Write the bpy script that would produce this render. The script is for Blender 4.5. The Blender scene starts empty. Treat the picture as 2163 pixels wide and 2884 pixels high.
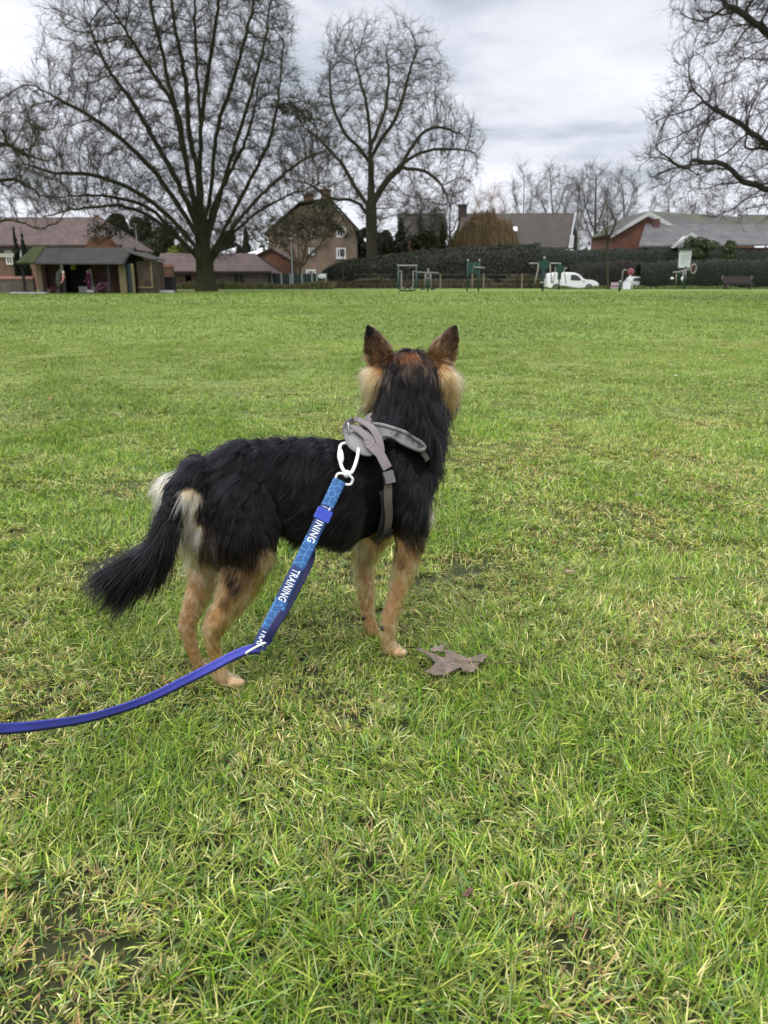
import bpy, bmesh, math, random, time
import numpy as np
from mathutils import Vector, Matrix, kdtree
from mathutils.bvhtree import BVHTree

R = math.radians
SC = bpy.context.scene
# ------------------------------------------------------------------ camera
PHI = R(17.2); CH = 1.0; FPX = 2138.0
cd = bpy.data.cameras.new('camera'); cam = bpy.data.objects.new('camera', cd)
SC.collection.objects.link(cam); SC.camera = cam
cam.location = (0, 0, CH); cam.rotation_euler = (math.pi/2 - PHI, 0, 0)
cd.sensor_fit = 'VERTICAL'; cd.sensor_height = 36.0; cd.sensor_width = 27.0
cd.lens = 36.0 * FPX / 2884.0
cd.clip_start = 0.05; cd.clip_end = 3000
cd.dof.use_dof = True; cd.dof.focus_distance = 1.92; cd.dof.aperture_fstop = 6.9
# ------------------------------------------------------------------ sky and sun (overcast)
SUN_EL, SUN_AZ = 52.0, 215.0      # degrees; azimuth clockwise from +Y
w = bpy.data.worlds.new("World"); SC.world = w; w.use_nodes = True
nt = w.node_tree; nt.nodes.clear()
def N(t, tree=None, **kw):
    n = (tree or nt).nodes.new(t)
    for k, v in kw.items(): setattr(n, k, v)
    return n
def L(a, b, tree=None): (tree or nt).links.new(a, b)
out = N('ShaderNodeOutputWorld'); bg = N('ShaderNodeBackground'); bg.inputs[1].default_value = 0.1
sky = N('ShaderNodeTexSky'); sky.sky_type = 'NISHITA'; sky.sun_disc = False
sky.sun_elevation = R(SUN_EL); sky.sun_rotation = R(SUN_AZ)
tc = N('ShaderNodeTexCoord')
sep = N('ShaderNodeSeparateXYZ'); L(tc.outputs['Generated'], sep.inputs[0])
zc = N('ShaderNodeMath', operation='ADD'); L(sep.outputs[2], zc.inputs[0]); zc.inputs[1].default_value = 0.12
zm = N('ShaderNodeMath', operation='MAXIMUM'); L(zc.outputs[0], zm.inputs[0]); zm.inputs[1].default_value = 0.06
dx = N('ShaderNodeMath', operation='DIVIDE'); L(sep.outputs[0], dx.inputs[0]); L(zm.outputs[0], dx.inputs[1])
dy = N('ShaderNodeMath', operation='DIVIDE'); L(sep.outputs[1], dy.inputs[0]); L(zm.outputs[0], dy.inputs[1])
cmb = N('ShaderNodeCombineXYZ'); L(dx.outputs[0], cmb.inputs[0]); L(dy.outputs[0], cmb.inputs[1])
mp = N('ShaderNodeMapping'); L(cmb.outputs[0], mp.inputs[0]); mp.inputs['Rotation'].default_value = (0, 0, R(28)); mp.inputs['Scale'].default_value = (0.55, 0.55, 1); mp.inputs['Location'].default_value = (1.3, 0.6, 0)
n1 = N('ShaderNodeTexNoise'); n1.inputs['Scale'].default_value = 1.0; n1.inputs['Detail'].default_value = 9; n1.inputs['Roughness'].default_value = 0.58; n1.inputs['Distortion'].default_value = 0.15
L(mp.outputs[0], n1.inputs['Vector'])
cr = N('ShaderNodeValToRGB'); L(n1.outputs[0], cr.inputs[0])
e = cr.color_ramp.elements
e[0].position = 0.38; e[0].color = (0.44, 0.49, 0.555, 1)
e[1].position = 0.57; e[1].color = (0.86, 0.87, 0.955, 1)
m1 = cr.color_ramp.elements.new(0.47); m1.color = (0.70, 0.725, 0.80, 1)
# towards the horizon the cloud goes flat and bright
hz = N('ShaderNodeMapRange'); L(sep.outputs[2], hz.inputs[0]); hz.inputs[1].default_value = 0.02; hz.inputs[2].default_value = 0.13
mh = N('ShaderNodeMix', data_type='RGBA'); L(hz.outputs[0], mh.inputs[0]); mh.inputs[6].default_value = (0.80, 0.82, 0.875, 1); L(cr.outputs[0], mh.inputs[7])
# an overcast sky is brighter overhead
zb = N('ShaderNodeMapRange'); L(sep.outputs[2], zb.inputs[0]); zb.inputs[1].default_value = 0.3; zb.inputs[2].default_value = 1.0; zb.inputs[3].default_value = 1.0; zb.inputs[4].default_value = 3.0
sc_ = N('ShaderNodeVectorMath', operation='SCALE'); L(mh.outputs[2], sc_.inputs[0]); L(zb.outputs[0], sc_.inputs['Scale'])
s10 = N('ShaderNodeVectorMath', operation='SCALE'); L(sc_.outputs[0], s10.inputs[0]); s10.inputs['Scale'].default_value = 12.0
mx = N('ShaderNodeMix', data_type='RGBA'); mx.inputs[0].default_value = 0.96; L(sky.outputs[0], mx.inputs[6]); L(s10.outputs[0], mx.inputs[7])
L(mx.outputs[2], bg.inputs[0]); L(bg.outputs[0], out.inputs[0])
sl = bpy.data.lights.new('sun', 'SUN'); sl.energy = 1.5; sl.angle = R(10); sl.color = (1, 0.97, 0.92)
so = bpy.data.objects.new('sun', sl); SC.collection.objects.link(so)
az = R(SUN_AZ); el = R(SUN_EL)
sd = Vector((math.sin(az)*math.cos(el), math.cos(az)*math.cos(el), math.sin(el)))
so.rotation_euler = sd.to_track_quat('Z', 'Y').to_euler(); so.location = (-8, -6, 30)
SC.view_settings.view_transform = 'Standard'; SC.view_settings.look = 'None'; SC.view_settings.exposure = 0.0; SC.view_settings.gamma = 1.0
SC.cycles.max_bounces = 6; SC.cycles.transparent_max_bounces = 8; SC.cycles.caustics_reflective = False; SC.cycles.caustics_refractive = False
SC.cycles.use_denoising = True

# ------------------------------------------------------------------ helpers
def Wp(x, y, Y):
    """photo pixel (2163 x 2884) and distance Y -> world point"""
    a = (x - 1081.5) / FPX; b = -(y - 1442.0) / FPX
    ry = math.cos(PHI) + b * math.sin(PHI); rz = -math.sin(PHI) + b * math.cos(PHI)
    t = Y / ry
    return Vector((a * t, Y, CH + rz * t))
def Dp(x, y, Y): return Wp(x * 1.3038, y * 1.3038, Y)

def vnoise(x, y, scale, seed=0):
    rs = np.random.RandomState(seed); G = rs.rand(256, 256)
    u = np.asarray(x) / scale + 1000.3; v = np.asarray(y) / scale + 1000.7
    i = np.floor(u).astype(int); j = np.floor(v).astype(int); fu = u - i; fv = v - j
    fu = fu*fu*(3-2*fu); fv = fv*fv*(3-2*fv); i &= 255; j &= 255; i2 = (i+1) & 255; j2 = (j+1) & 255
    return G[i, j]*(1-fu)*(1-fv) + G[i2, j]*fu*(1-fv) + G[i, j2]*(1-fu)*fv + G[i2, j2]*fu*fv
def noise3(p, s, seed):
    return (vnoise(p[:, 0]+p[:, 2]*.7, p[:, 1]-p[:, 2]*.4, s, seed)+vnoise(p[:, 2]+p[:, 1]*.3, p[:, 0]-p[:, 1]*.5, s, seed+1))/2
def hground(x, y):
    x = np.asarray(x, float); y = np.asarray(y, float)
    return 0.030*(vnoise(x, y, 0.75, 1)-0.5) + 0.018*(vnoise(x, y, 0.28, 2)-0.5) + 0.008*(vnoise(x, y, 0.09, 3)-0.5)

def tag(o, label=None, cat=None, group=None, kind=None):
    if label: o['label'] = label
    if cat: o['category'] = cat
    if group: o['group'] = group
    if kind: o['kind'] = kind
    return o
def thing(name, label, cat, loc, group=None):
    o = bpy.data.objects.new(name, None); SC.collection.objects.link(o); o.location = loc; o.empty_display_size = 0.2
    return tag(o, label, cat, group)
def world_loc(o):
    v = Vector(o.location)
    return v if o.parent is None else v + world_loc(o.parent)
def link(name, me, m=None, parent=None):
    """mesh given in world coordinates"""
    o = bpy.data.objects.new(name, me); SC.collection.objects.link(o)
    if m is not None:
        for q in (m if isinstance(m, (list, tuple)) else [m]): me.materials.append(q)
    if parent is not None:
        o.parent = parent
        o.matrix_parent_inverse = Matrix.Identity(4)
        wl = world_loc(parent)
        if wl.length > 0: me.transform(Matrix.Translation(-wl))
    return o

class MB:
    def __init__(s): s.v = []; s.f = []; s.mi = []; s.cur = 0
    def add(s, vs, fs):
        b = len(s.v); s.v += [tuple(q) for q in vs]; s.f += [tuple(b+i for i in q) for q in fs]; s.mi += [s.cur]*len(fs); return s
    def quad(s, a, b, c, d): return s.add([a, b, c, d], [(0, 1, 2, 3)])
    def hexa(s, p):   # 8 points: 4 bottom loop, 4 top loop
        return s.add(p, [(3, 2, 1, 0), (4, 5, 6, 7), (0, 1, 5, 4), (1, 2, 6, 5), (2, 3, 7, 6), (3, 0, 4, 7)])
    def box(s, a, b):
        x0, y0, z0 = (min(a[i], b[i]) for i in range(3)); x1, y1, z1 = (max(a[i], b[i]) for i in range(3))
        return s.hexa([(x0, y0, z0), (x1, y0, z0), (x1, y1, z0), (x0, y1, z0), (x0, y0, z1), (x1, y0, z1), (x1, y1, z1), (x0, y1, z1)])
    def prism(s, loop, d):   # extrude a planar loop by vector d
        n = len(loop); d = Vector(d); A = [Vector(q) for q in loop]; B = [q + d for q in A]
        return s.add(A + B, [tuple(range(n))[::-1], tuple(range(n, 2*n))] + [(i, (i+1) % n, n+(i+1) % n, n+i) for i in range(n)])
    def tube(s, pts, r, n=8, caps=True, closed=False):
        pts = [Vector(p) for p in pts]; m = len(pts); rr = r if isinstance(r, (list, tuple)) else [r]*m
        up = None; vs = []
        for i, p in enumerate(pts):
            if closed: t = pts[(i+1) % m] - pts[i-1]
            else: t = pts[min(i+1, m-1)] - pts[max(i-1, 0)]
            if t.length < 1e-9: t = Vector((0, 0, 1))
            t.normalize()
            if up is None:
                up = Vector((0, 0, 1)) if abs(t.z) < 0.9 else Vector((1, 0, 0))
            a = up - t*up.dot(t)
            if a.length < 1e-6: a = t.orthogonal()
            a.normalize(); up = a; b = t.cross(a)
            for k in range(n):
                q = 2*math.pi*k/n; vs.append(p + (a*math.cos(q) + b*math.sin(q))*rr[i])
        fs = []
        for i in range(m if closed else m-1):
            j = (i+1) % m
            for k in range(n): fs.append((i*n+k, i*n+(k+1) % n, j*n+(k+1) % n, j*n+k))
        if caps and not closed: fs += [tuple(range(n))[::-1], tuple((m-1)*n+k for k in range(n))]
        return s.add(vs, fs)
    def sphere(s, c, r, sx=1, sy=1, sz=1, n=10, m=6):
        vs = [(c[0], c[1], c[2]-r*sz)]; fs = []
        for i in range(1, m):
            th = math.pi*i/m
            for k in range(n):
                q = 2*math.pi*k/n; vs.append((c[0]+r*sx*math.sin(th)*math.cos(q), c[1]+r*sy*math.sin(th)*math.sin(q), c[2]-r*sz*math.cos(th)))
        vs.append((c[0], c[1], c[2]+r*sz)); T = len(vs)-1
        for k in range(n):
            fs.append((0, 1+(k+1) % n, 1+k)); fs.append((T, 1+(m-2)*n+k, 1+(m-2)*n+(k+1) % n))
            for i in range(m-2): fs.append((1+i*n+k, 1+i*n+(k+1) % n, 1+(i+1)*n+(k+1) % n, 1+(i+1)*n+k))
        return s.add(vs, fs)
    def ribbon(s, pts, wd, width, thick, closed=False):
        """strap: centre points, width direction(s), rectangular section; UV-free"""
        pts = [Vector(p) for p in pts]; m = len(pts); vs = []
        for i, p in enumerate(pts):
            t = (pts[(i+1) % m] - pts[i-1]) if closed else (pts[min(i+1, m-1)] - pts[max(i-1, 0)])
            t.normalize(); a = Vector(wd[i] if isinstance(wd, list) else wd); a = (a - t*a.dot(t)).normalized(); b = t.cross(a)
            ww = width[i] if isinstance(width, list) else width
            vs += [p + a*ww/2 + b*thick/2, p - a*ww/2 + b*thick/2, p - a*ww/2 - b*thick/2, p + a*ww/2 - b*thick/2]
        fs = []
        for i in range(m if closed else m-1):
            j = (i+1) % m
            for k in range(4): fs.append((i*4+k, i*4+(k+1) % 4, j*4+(k+1) % 4, j*4+k))
        if not closed: fs += [(3, 2, 1, 0), tuple((m-1)*4+k for k in range(4))]
        return s.add(vs, fs)
    def build(s, name, m, parent=None, smooth=False, bevel=0):
        me = bpy.data.meshes.new(name); me.from_pydata([tuple(q) for q in s.v], [], s.f)
        if smooth or bevel:
            bm = bmesh.new(); bm.from_mesh(me)
            bmesh.ops.recalc_face_normals(bm, faces=bm.faces)
            if bevel: bmesh.ops.bevel(bm, geom=bm.edges[:], offset=bevel, segments=2, affect='EDGES', profile=0.6)
            bm.to_mesh(me); bm.free()
        else:
            bm = bmesh.new(); bm.from_mesh(me); bmesh.ops.recalc_face_normals(bm, faces=bm.faces); bm.to_mesh(me); bm.free()
            me.polygons.foreach_set('material_index', s.mi)
        if smooth: me.polygons.foreach_set('use_smooth', [True]*len(me.polygons))
        return link(name, me, m, parent)

def np_mesh(name, verts, tris=None, quads=None, smooth=False, col=None):
    """fast mesh from arrays; col = per-vertex rgb"""
    me = bpy.data.meshes.new(name); me.vertices.add(len(verts)); me.vertices.foreach_set('co', np.asarray(verts, np.float32).ravel())
    loops = []; starts = []; tot = 0
    if quads is not None and len(quads):
        loops.append(np.asarray(quads).ravel()); starts.append(np.arange(len(quads))*4); tot += len(quads)*4
    if tris is not None and len(tris):
        loops.append(np.asarray(tris).ravel()); starts.append(tot + np.arange(len(tris))*3)
    lo = np.concatenate(loops).astype(np.int32); st = np.concatenate(starts).astype(np.int32)
    me.loops.add(len(lo)); me.loops.foreach_set('vertex_index', lo)
    me.polygons.add(len(st)); me.polygons.foreach_set('loop_start', st)
    me.update(calc_edges=True)
    if smooth: me.polygons.foreach_set('use_smooth', np.ones(len(st), bool))
    if col is not None:
        at = me.color_attributes.new('col', 'FLOAT_COLOR', 'POINT'); c = np.ones((len(verts), 4), np.float32); c[:, :3] = col
        at.data.foreach_set('color', c.ravel())
    me.validate(); return me

def curve(pts, n=6):
    """Catmull-Rom through points"""
    pts = [Vector(p) for p in pts]; o = []
    for i in range(len(pts)-1):
        p0 = pts[max(i-1, 0)]; p1 = pts[i]; p2 = pts[i+1]; p3 = pts[min(i+2, len(pts)-1)]
        for k in range(n):
            t = k/n; o.append(0.5*((2*p1) + (p2-p0)*t + (2*p0-5*p1+4*p2-p3)*t*t + (3*p1-p0-3*p2+p3)*t**3))
    o.append(pts[-1]); return o
# ------------------------------------------------------------------ materials
def P(m): return m.node_tree.nodes['Principled BSDF']
def mat(name, col, rough=0.7, metal=0.0, spec=0.5, var=0.0, vscale=5.0, col2=None, bump=0.0, bscale=40.0):
    m = bpy.data.materials.new(name); m.use_nodes = True; t = m.node_tree; p = P(m)
    p.inputs['Base Color'].default_value = (*col, 1); p.inputs['Roughness'].default_value = rough; p.inputs['Metallic'].default_value = metal
    p.inputs['Specular IOR Level'].default_value = spec
    if var > 0 or col2 or bump: c = N('ShaderNodeTexCoord', t)
    if var > 0 or col2:
        n = N('ShaderNodeTexNoise', t); n.inputs['Scale'].default_value = vscale; n.inputs['Detail'].default_value = 6; n.inputs['Roughness'].default_value = 0.65
        L(c.outputs['Object'], n.inputs['Vector'], t)
        r = N('ShaderNodeMapRange', t); L(n.outputs[0], r.inputs[0], t); r.inputs[1].default_value = 0.33; r.inputs[2].default_value = 0.67
        x = N('ShaderNodeMix', t, data_type='RGBA'); L(r.outputs[0], x.inputs[0], t)
        a = col2 if col2 else tuple(q*(1-var) for q in col); x.inputs[6].default_value = (*a, 1); x.inputs[7].default_value = (*[min(1, q*(1+var)) for q in col], 1)
        L(x.outputs[2], p.inputs['Base Color'], t)
    if bump:
        n = N('ShaderNodeTexNoise', t); n.inputs['Scale'].default_value = bscale; n.inputs['Detail'].default_value = 4; L(c.outputs['Object'], n.inputs['Vector'], t)
        b = N('ShaderNodeBump', t); b.inputs['Strength'].default_value = bump; L(n.outputs[0], b.inputs['Height'], t); L(b.outputs[0], p.inputs['Normal'], t)
    return m
def brickmat(name, c1, c2, mortar, bw=0.23, bh=0.075, rough=0.9, var=0.35, plane='xz', stain=None):
    m = bpy.data.materials.new(name); m.use_nodes = True; t = m.node_tree; p = P(m); p.inputs['Roughness'].default_value = rough
    c = N('ShaderNodeTexCoord', t); s = N('ShaderNodeSeparateXYZ', t); L(c.outputs['Object'], s.inputs[0], t)
    a = N('ShaderNodeMath', t, operation='ADD'); L(s.outputs[0], a.inputs[0], t); L(s.outputs[1], a.inputs[1], t)
    q = N('ShaderNodeCombineXYZ', t); L(a.outputs[0], q.inputs[0], t); L(s.outputs[2], q.inputs[1], t)
    b = N('ShaderNodeTexBrick', t); b.inputs['Scale'].default_value = 1.0; b.inputs['Brick Width'].default_value = bw; b.inputs['Row Height'].default_value = bh
    b.inputs['Mortar Size'].default_value = bh*0.1; b.inputs['Color1'].default_value = (*c1, 1); b.inputs['Color2'].default_value = (*c2, 1); b.inputs['Mortar'].default_value = (*mortar, 1)
    L(q.outputs[0], b.inputs['Vector'], t)
    n = N('ShaderNodeTexNoise', t); n.inputs['Scale'].default_value = 0.7; n.inputs['Detail'].default_value = 8; n.inputs['Roughness'].default_value = 0.7; L(c.outputs['Object'], n.inputs['Vector'], t)
    r = N('ShaderNodeMapRange', t); L(n.outputs[0], r.inputs[0], t); r.inputs[1].default_value = 0.3; r.inputs[2].default_value = 0.7; r.inputs[3].default_value = 1-var; r.inputs[4].default_value = 1+var
    x = N('ShaderNodeVectorMath', t, operation='SCALE'); L(b.outputs[0], x.inputs[0], t); L(r.outputs[0], x.inputs['Scale'], t)
    last = x.outputs[0]
    if stain:
        n2 = N('ShaderNodeTexNoise', t); n2.inputs['Scale'].default_value = 0.45; n2.inputs['Detail'].default_value = 6; L(c.outputs['Object'], n2.inputs['Vector'], t)
        r2 = N('ShaderNodeMapRange', t); L(n2.outputs[0], r2.inputs[0], t); r2.inputs[1].default_value = 0.45; r2.inputs[2].default_value = 0.62
        y = N('ShaderNodeMix', t, data_type='RGBA'); L(r2.outputs[0], y.inputs[0], t); L(last, y.inputs[6], t); y.inputs[7].default_value = (*stain, 1); last = y.outputs[2]
    L(last, p.inputs['Base Color'], t); return m
def vcolmat(name, rough=0.6, spec=0.4, trans=0.0, attr='col'):
    m = bpy.data.materials.new(name); m.use_nodes = True; t = m.node_tree; p = P(m); p.inputs['Roughness'].default_value = rough; p.inputs['Specular IOR Level'].default_value = spec
    a = N('ShaderNodeAttribute', t); a.attribute_name = attr; L(a.outputs['Color'], p.inputs['Base Color'], t)
    if trans:
        tr = N('ShaderNodeBsdfTranslucent', t); L(a.outputs['Color'], tr.inputs[0], t); mxs = N('ShaderNodeMixShader', t); mxs.inputs[0].default_value = trans
        L(p.outputs[0], mxs.inputs[1], t); L(tr.outputs[0], mxs.inputs[2], t); L(mxs.outputs[0], t.nodes['Material Output'].inputs[0], t)
    return m
# ------------------------------------------------------------------ ground sheet
def make_ground():
    xs = np.concatenate([-np.geomspace(900, 4, 26), np.arange(-3.6, 3.61, 0.06), np.geomspace(4, 900, 26)])
    ys = np.concatenate([-np.geomspace(300, 0.6, 12), np.arange(-0.4, 7.0, 0.06), np.geomspace(7.2, 1200, 50)])
    X, Y = np.meshgrid(xs, ys); fade = np.clip((14-np.hypot(X, Y))/8, 0, 1)
    Z = hground(X, Y)*fade - 0.012
    v = np.stack([X.ravel(), Y.ravel(), Z.ravel()], 1); nx = len(xs); ny = len(ys)
    i, j = np.meshgrid(np.arange(nx-1), np.arange(ny-1)); a = (j*nx+i).ravel()
    me = np_mesh('ground', v, quads=np.stack([a, a+1, a+1+nx, a+nx], 1), smooth=True)
    m = bpy.data.materials.new('turf_soil'); m.use_nodes = True; t = m.node_tree; p = P(m); p.inputs['Roughness'].default_value = 0.85; p.inputs['Specular IOR Level'].default_value = 0.25
    c = N('ShaderNodeTexCoord', t)
    def noise(s, d=6, ro=0.65, vec=None):
        n = N('ShaderNodeTexNoise', t); n.inputs['Scale'].default_value = s; n.inputs['Detail'].default_value = d; n.inputs['Roughness'].default_value = ro; L(vec or c.outputs['Object'], n.inputs['Vector'], t); return n.outputs[0]
    def ramp(f, stops):
        r = N('ShaderNodeValToRGB', t); L(f, r.inputs[0], t); el = r.color_ramp.elements
        el[0].position, el[0].color = stops[0][0], (*stops[0][1], 1); el[1].position, el[1].color = stops[-1][0], (*stops[-1][1], 1)
        for q, cc in stops[1:-1]: k = el.new(q); k.color = (*cc, 1)
        return r.outputs[0]
    def mix(f, a, b, mode='MIX'):
        x = N('ShaderNodeMix', t, data_type='RGBA', blend_type=mode)
        if isinstance(f, float): x.inputs[0].default_value = f
        else: L(f, x.inputs[0], t)
        L(a, x.inputs[6], t); L(b, x.inputs[7], t); return x.outputs[2]
    soil = ramp(noise(9, 9), [(0.3, (0.016, 0.012, 0.008)), (0.55, (0.034, 0.042, 0.012)), (0.75, (0.06, 0.052, 0.028))])
    far = ramp(noise(0.35, 8, 0.6), [(0.28, (0.105, 0.155, 0.030)), (0.5, (0.140, 0.200, 0.040)), (0.72, (0.180, 0.24, 0.056))])
    mps = N('ShaderNodeMapping', t); L(c.outputs['Object'], mps.inputs[0], t); mps.inputs['Scale'].default_value = (0.25, 1.0, 1)
    far2 = mix(0.55, far, ramp(noise(0.16, 4, 0.6, mps.outputs[0]), [(0.35, (0.085, 0.125, 0.022)), (0.62, (0.16, 0.205, 0.045))]))
    grain = ramp(noise(16, 3, 0.8), [(0.3, (0.66, 0.66, 0.66)), (0.7, (1.35, 1.35, 1.3))])
    x = N('ShaderNodeMix', t, data_type='RGBA', blend_type='MULTIPLY'); x.inputs[0].default_value = 1.0; L(far2, x.inputs[6], t); L(grain, x.inputs[7], t)
    ln = N('ShaderNodeVectorMath', t, operation='LENGTH'); L(c.outputs['Object'], ln.inputs[0], t)
    mr = N('ShaderNodeMapRange', t); L(ln.outputs['Value'], mr.inputs[0], t); mr.inputs[1].default_value = 2.0; mr.inputs[2].default_value = 9.0
    L(mix(mr.outputs[0], soil, x.outputs[2]), p.inputs['Base Color'], t)
    b = N('ShaderNodeBump', t); b.inputs['Strength'].default_value = 0.6; b.inputs['Distance'].default_value = 0.02; L(noise(25, 6), b.inputs['Height'], t); L(b.outputs[0], p.inputs['Normal'], t)
    tag(link('ground', me, m), 'short damp turf field with bare muddy patches', None, None, 'structure')

# ------------------------------------------------------------------ grass blades
def blades(rs, y0, y1, dens, lr, wr, K, margin, mudcut=True, even=0.0, spots=None):
    """numpy arrays of blade verts/cols/faces; density per square metre"""
    hw = lambda Y: 0.506*(0.955*Y+0.296) + margin
    area = (hw(y0)+hw(y1))*(y1-y0); n = int(area*dens)
    yy = []; xx = []
    Yc = rs.uniform(y0, y1, int(n*2.2)); H = hw(Yc); keep = rs.uniform(0, hw(y1), len(Yc)) < H; Yc = Yc[keep][:n]; Xc = rs.uniform(-1, 1, len(Yc))*hw(Yc)
    if spots:
        k = rs.randint(0, len(spots), 1500); a = rs.uniform(0, 6.28, 1500); r = rs.uniform(.012, .075, 1500); S_ = np.array(spots)[k]; Xc = S_[:, 0]+r*np.cos(a)*1.2; Yc = S_[:, 1]+r*np.sin(a)*.8-.012
    # tufts: pull part of the blades towards tuft centres
    cl = 0.055 if y0 < 5 else 0.12
    tx = np.floor(Xc/cl)*cl; ty = np.floor(Yc/cl)*cl
    h1 = np.modf(np.abs(np.sin(tx*127.1+ty*311.7)*43758.5))[0]; h2 = np.modf(np.abs(np.sin(tx*269.5+ty*183.3)*43758.5))[0]; h3 = np.modf(np.abs(np.sin(tx*419.2+ty*71.9)*43758.5))[0]
    pull = (h3 > 0.6)*rs.uniform(0.1, 0.75, len(Xc)); Xc = Xc*(1-pull) + (tx+h1*cl)*pull; Yc = Yc*(1-pull) + (ty+h2*cl)*pull
    big = vnoise(Xc, Yc, 0.40, 11); mid = vnoise(Xc, Yc, 0.17, 12); fine = vnoise(Xc, Yc, 0.07, 15); vb = vnoise(Xc, Yc, 2.2, 13)
    mud = (0.50*big + 0.34*mid + 0.16*fine)
    if mudcut:
        pk = np.clip((mud-0.20)/0.15, 0.10, 1.0); k = rs.rand(len(Xc)) < pk
        Xc, Yc, big, mid, fine, vb, mud, h1, h2, h3 = (q[k] for q in (Xc, Yc, big, mid, fine, vb, mud, h1, h2, h3))
    n = len(Xc); lush = np.clip((mud-0.3)/0.35, 0, 1)
    Ln = (rs.uniform(lr[0], lr[1], n)*(0.62+0.75*lush)*np.where(rs.rand(n) < 0.12, 1.35, 1.0))
    Wd = rs.uniform(wr[0], wr[1], n)
    flow = 2*math.pi*(vnoise(Xc, Yc, 0.4, 14)*1.5)
    hd = np.where(rs.rand(n) < 0.35, flow + rs.normal(0, 0.7, n), rs.uniform(0, 2*math.pi, n)) + (h1-0.5)
    lean = np.clip(rs.beta(2.6, 1.05, n)*1.55 - 0.40*lush*(rs.rand(n) < .35), 0.08, 1.56)       # start angle from vertical
    curl = rs.uniform(0.0, 1.6, n)*np.where(rs.rand(n) < .25, -.5, 1)
    z0 = hground(Xc, Yc)*np.clip((14-np.hypot(Xc, Yc))/8, 0, 1) - 0.014
    pts = np.zeros((n, K+1, 3)); pts[:, 0] = np.stack([Xc, Yc, z0], 1); ang = lean.copy()
    hx = np.cos(hd); hy = np.sin(hd); seg = Ln/K
    for k in range(1, K+1):
        pts[:, k, 0] = pts[:, k-1, 0] + seg*np.sin(ang)*hx; pts[:, k, 1] = pts[:, k-1, 1] + seg*np.sin(ang)*hy; pts[:, k, 2] = pts[:, k-1, 2] + seg*np.cos(ang)
        ang = ang + curl/K
        low = z0 + 0.006 + 0.012*h2; pts[:, k, 2] = np.where(pts[:, k, 2] < low, low, pts[:, k, 2])
    tw = hd + math.pi/2 + rs.normal(0, 0.5, n); tilt = rs.normal(0, 0.45, n)
    wv = np.stack([np.cos(tw)*np.cos(tilt), np.sin(tw)*np.cos(tilt), np.sin(tilt)], 1)
    prof = [0.75, 1.0, 0.85, 0.55][:K] if K == 4 else ([0.85, 1.0, 0.6] if K == 3 else [0.9, 0.8])
    V = np.zeros((n, 2*K+1, 3))
    for k in range(K):
        V[:, 2*k] = pts[:, k] + wv*(Wd*prof[k]/2)[:, None]; V[:, 2*k+1] = pts[:, k] - wv*(Wd*prof[k]/2)[:, None]
    V[:, 2*K] = pts[:, K]
    base = (np.arange(n)*(2*K+1))[:, None]
    Q = np.concatenate([base + np.array([2*k, 2*k+1, 2*k+3, 2*k+2]) for k in range(K-1)], 0)
    T = base + np.array([2*K-2, 2*K-1, 2*K])
    # colours: mid green, yellow-green, blue-green, straw and brown
    pal = np.array([[0.125, 0.240, 0.016], [0.230, 0.335, 0.026], [0.080, 0.160, 0.034], [0.37, 0.41, 0.080], [0.68, 0.60, 0.26], [0.38, 0.24, 0.10], [0.23, 0.35, 0.13]])
    u = rs.rand(n) + 0.20*(vb-0.5) + 0.14*(vnoise(Xc, Yc, 0.9, 17)-0.5) + 0.16*(h3-0.5) + 0.34*(0.5-lush)
    idx = np.searchsorted([0.24, 0.47, 0.57, 0.80, 0.965, 1.0], u); idx = np.clip(idx, 0, 5); idx = np.where(rs.rand(n) < 0.07, 6, idx)
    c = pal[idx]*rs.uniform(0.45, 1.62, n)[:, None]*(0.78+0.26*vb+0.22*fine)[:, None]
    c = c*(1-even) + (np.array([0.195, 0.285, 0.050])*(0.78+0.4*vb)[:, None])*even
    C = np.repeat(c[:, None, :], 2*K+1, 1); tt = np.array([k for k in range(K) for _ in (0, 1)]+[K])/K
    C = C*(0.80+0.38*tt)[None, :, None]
    dry = (rs.rand(n) < 0.30)[:, None, None]*(tt > 0.7)[None, :, None]; C = np.where(dry, C*0.45+np.array([0.50, 0.43, 0.19])*0.5, C)
    pale = (tt < 0.3)[None, :, None]*(rs.rand(n) < 0.4)[:, None, None]; C = np.where(pale, C*0.5+np.array([0.36, 0.38, 0.16])*0.5, C)
    return V.reshape(-1, 3), Q, T, np.clip(C, 0, 0.9).reshape(-1, 3)

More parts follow.
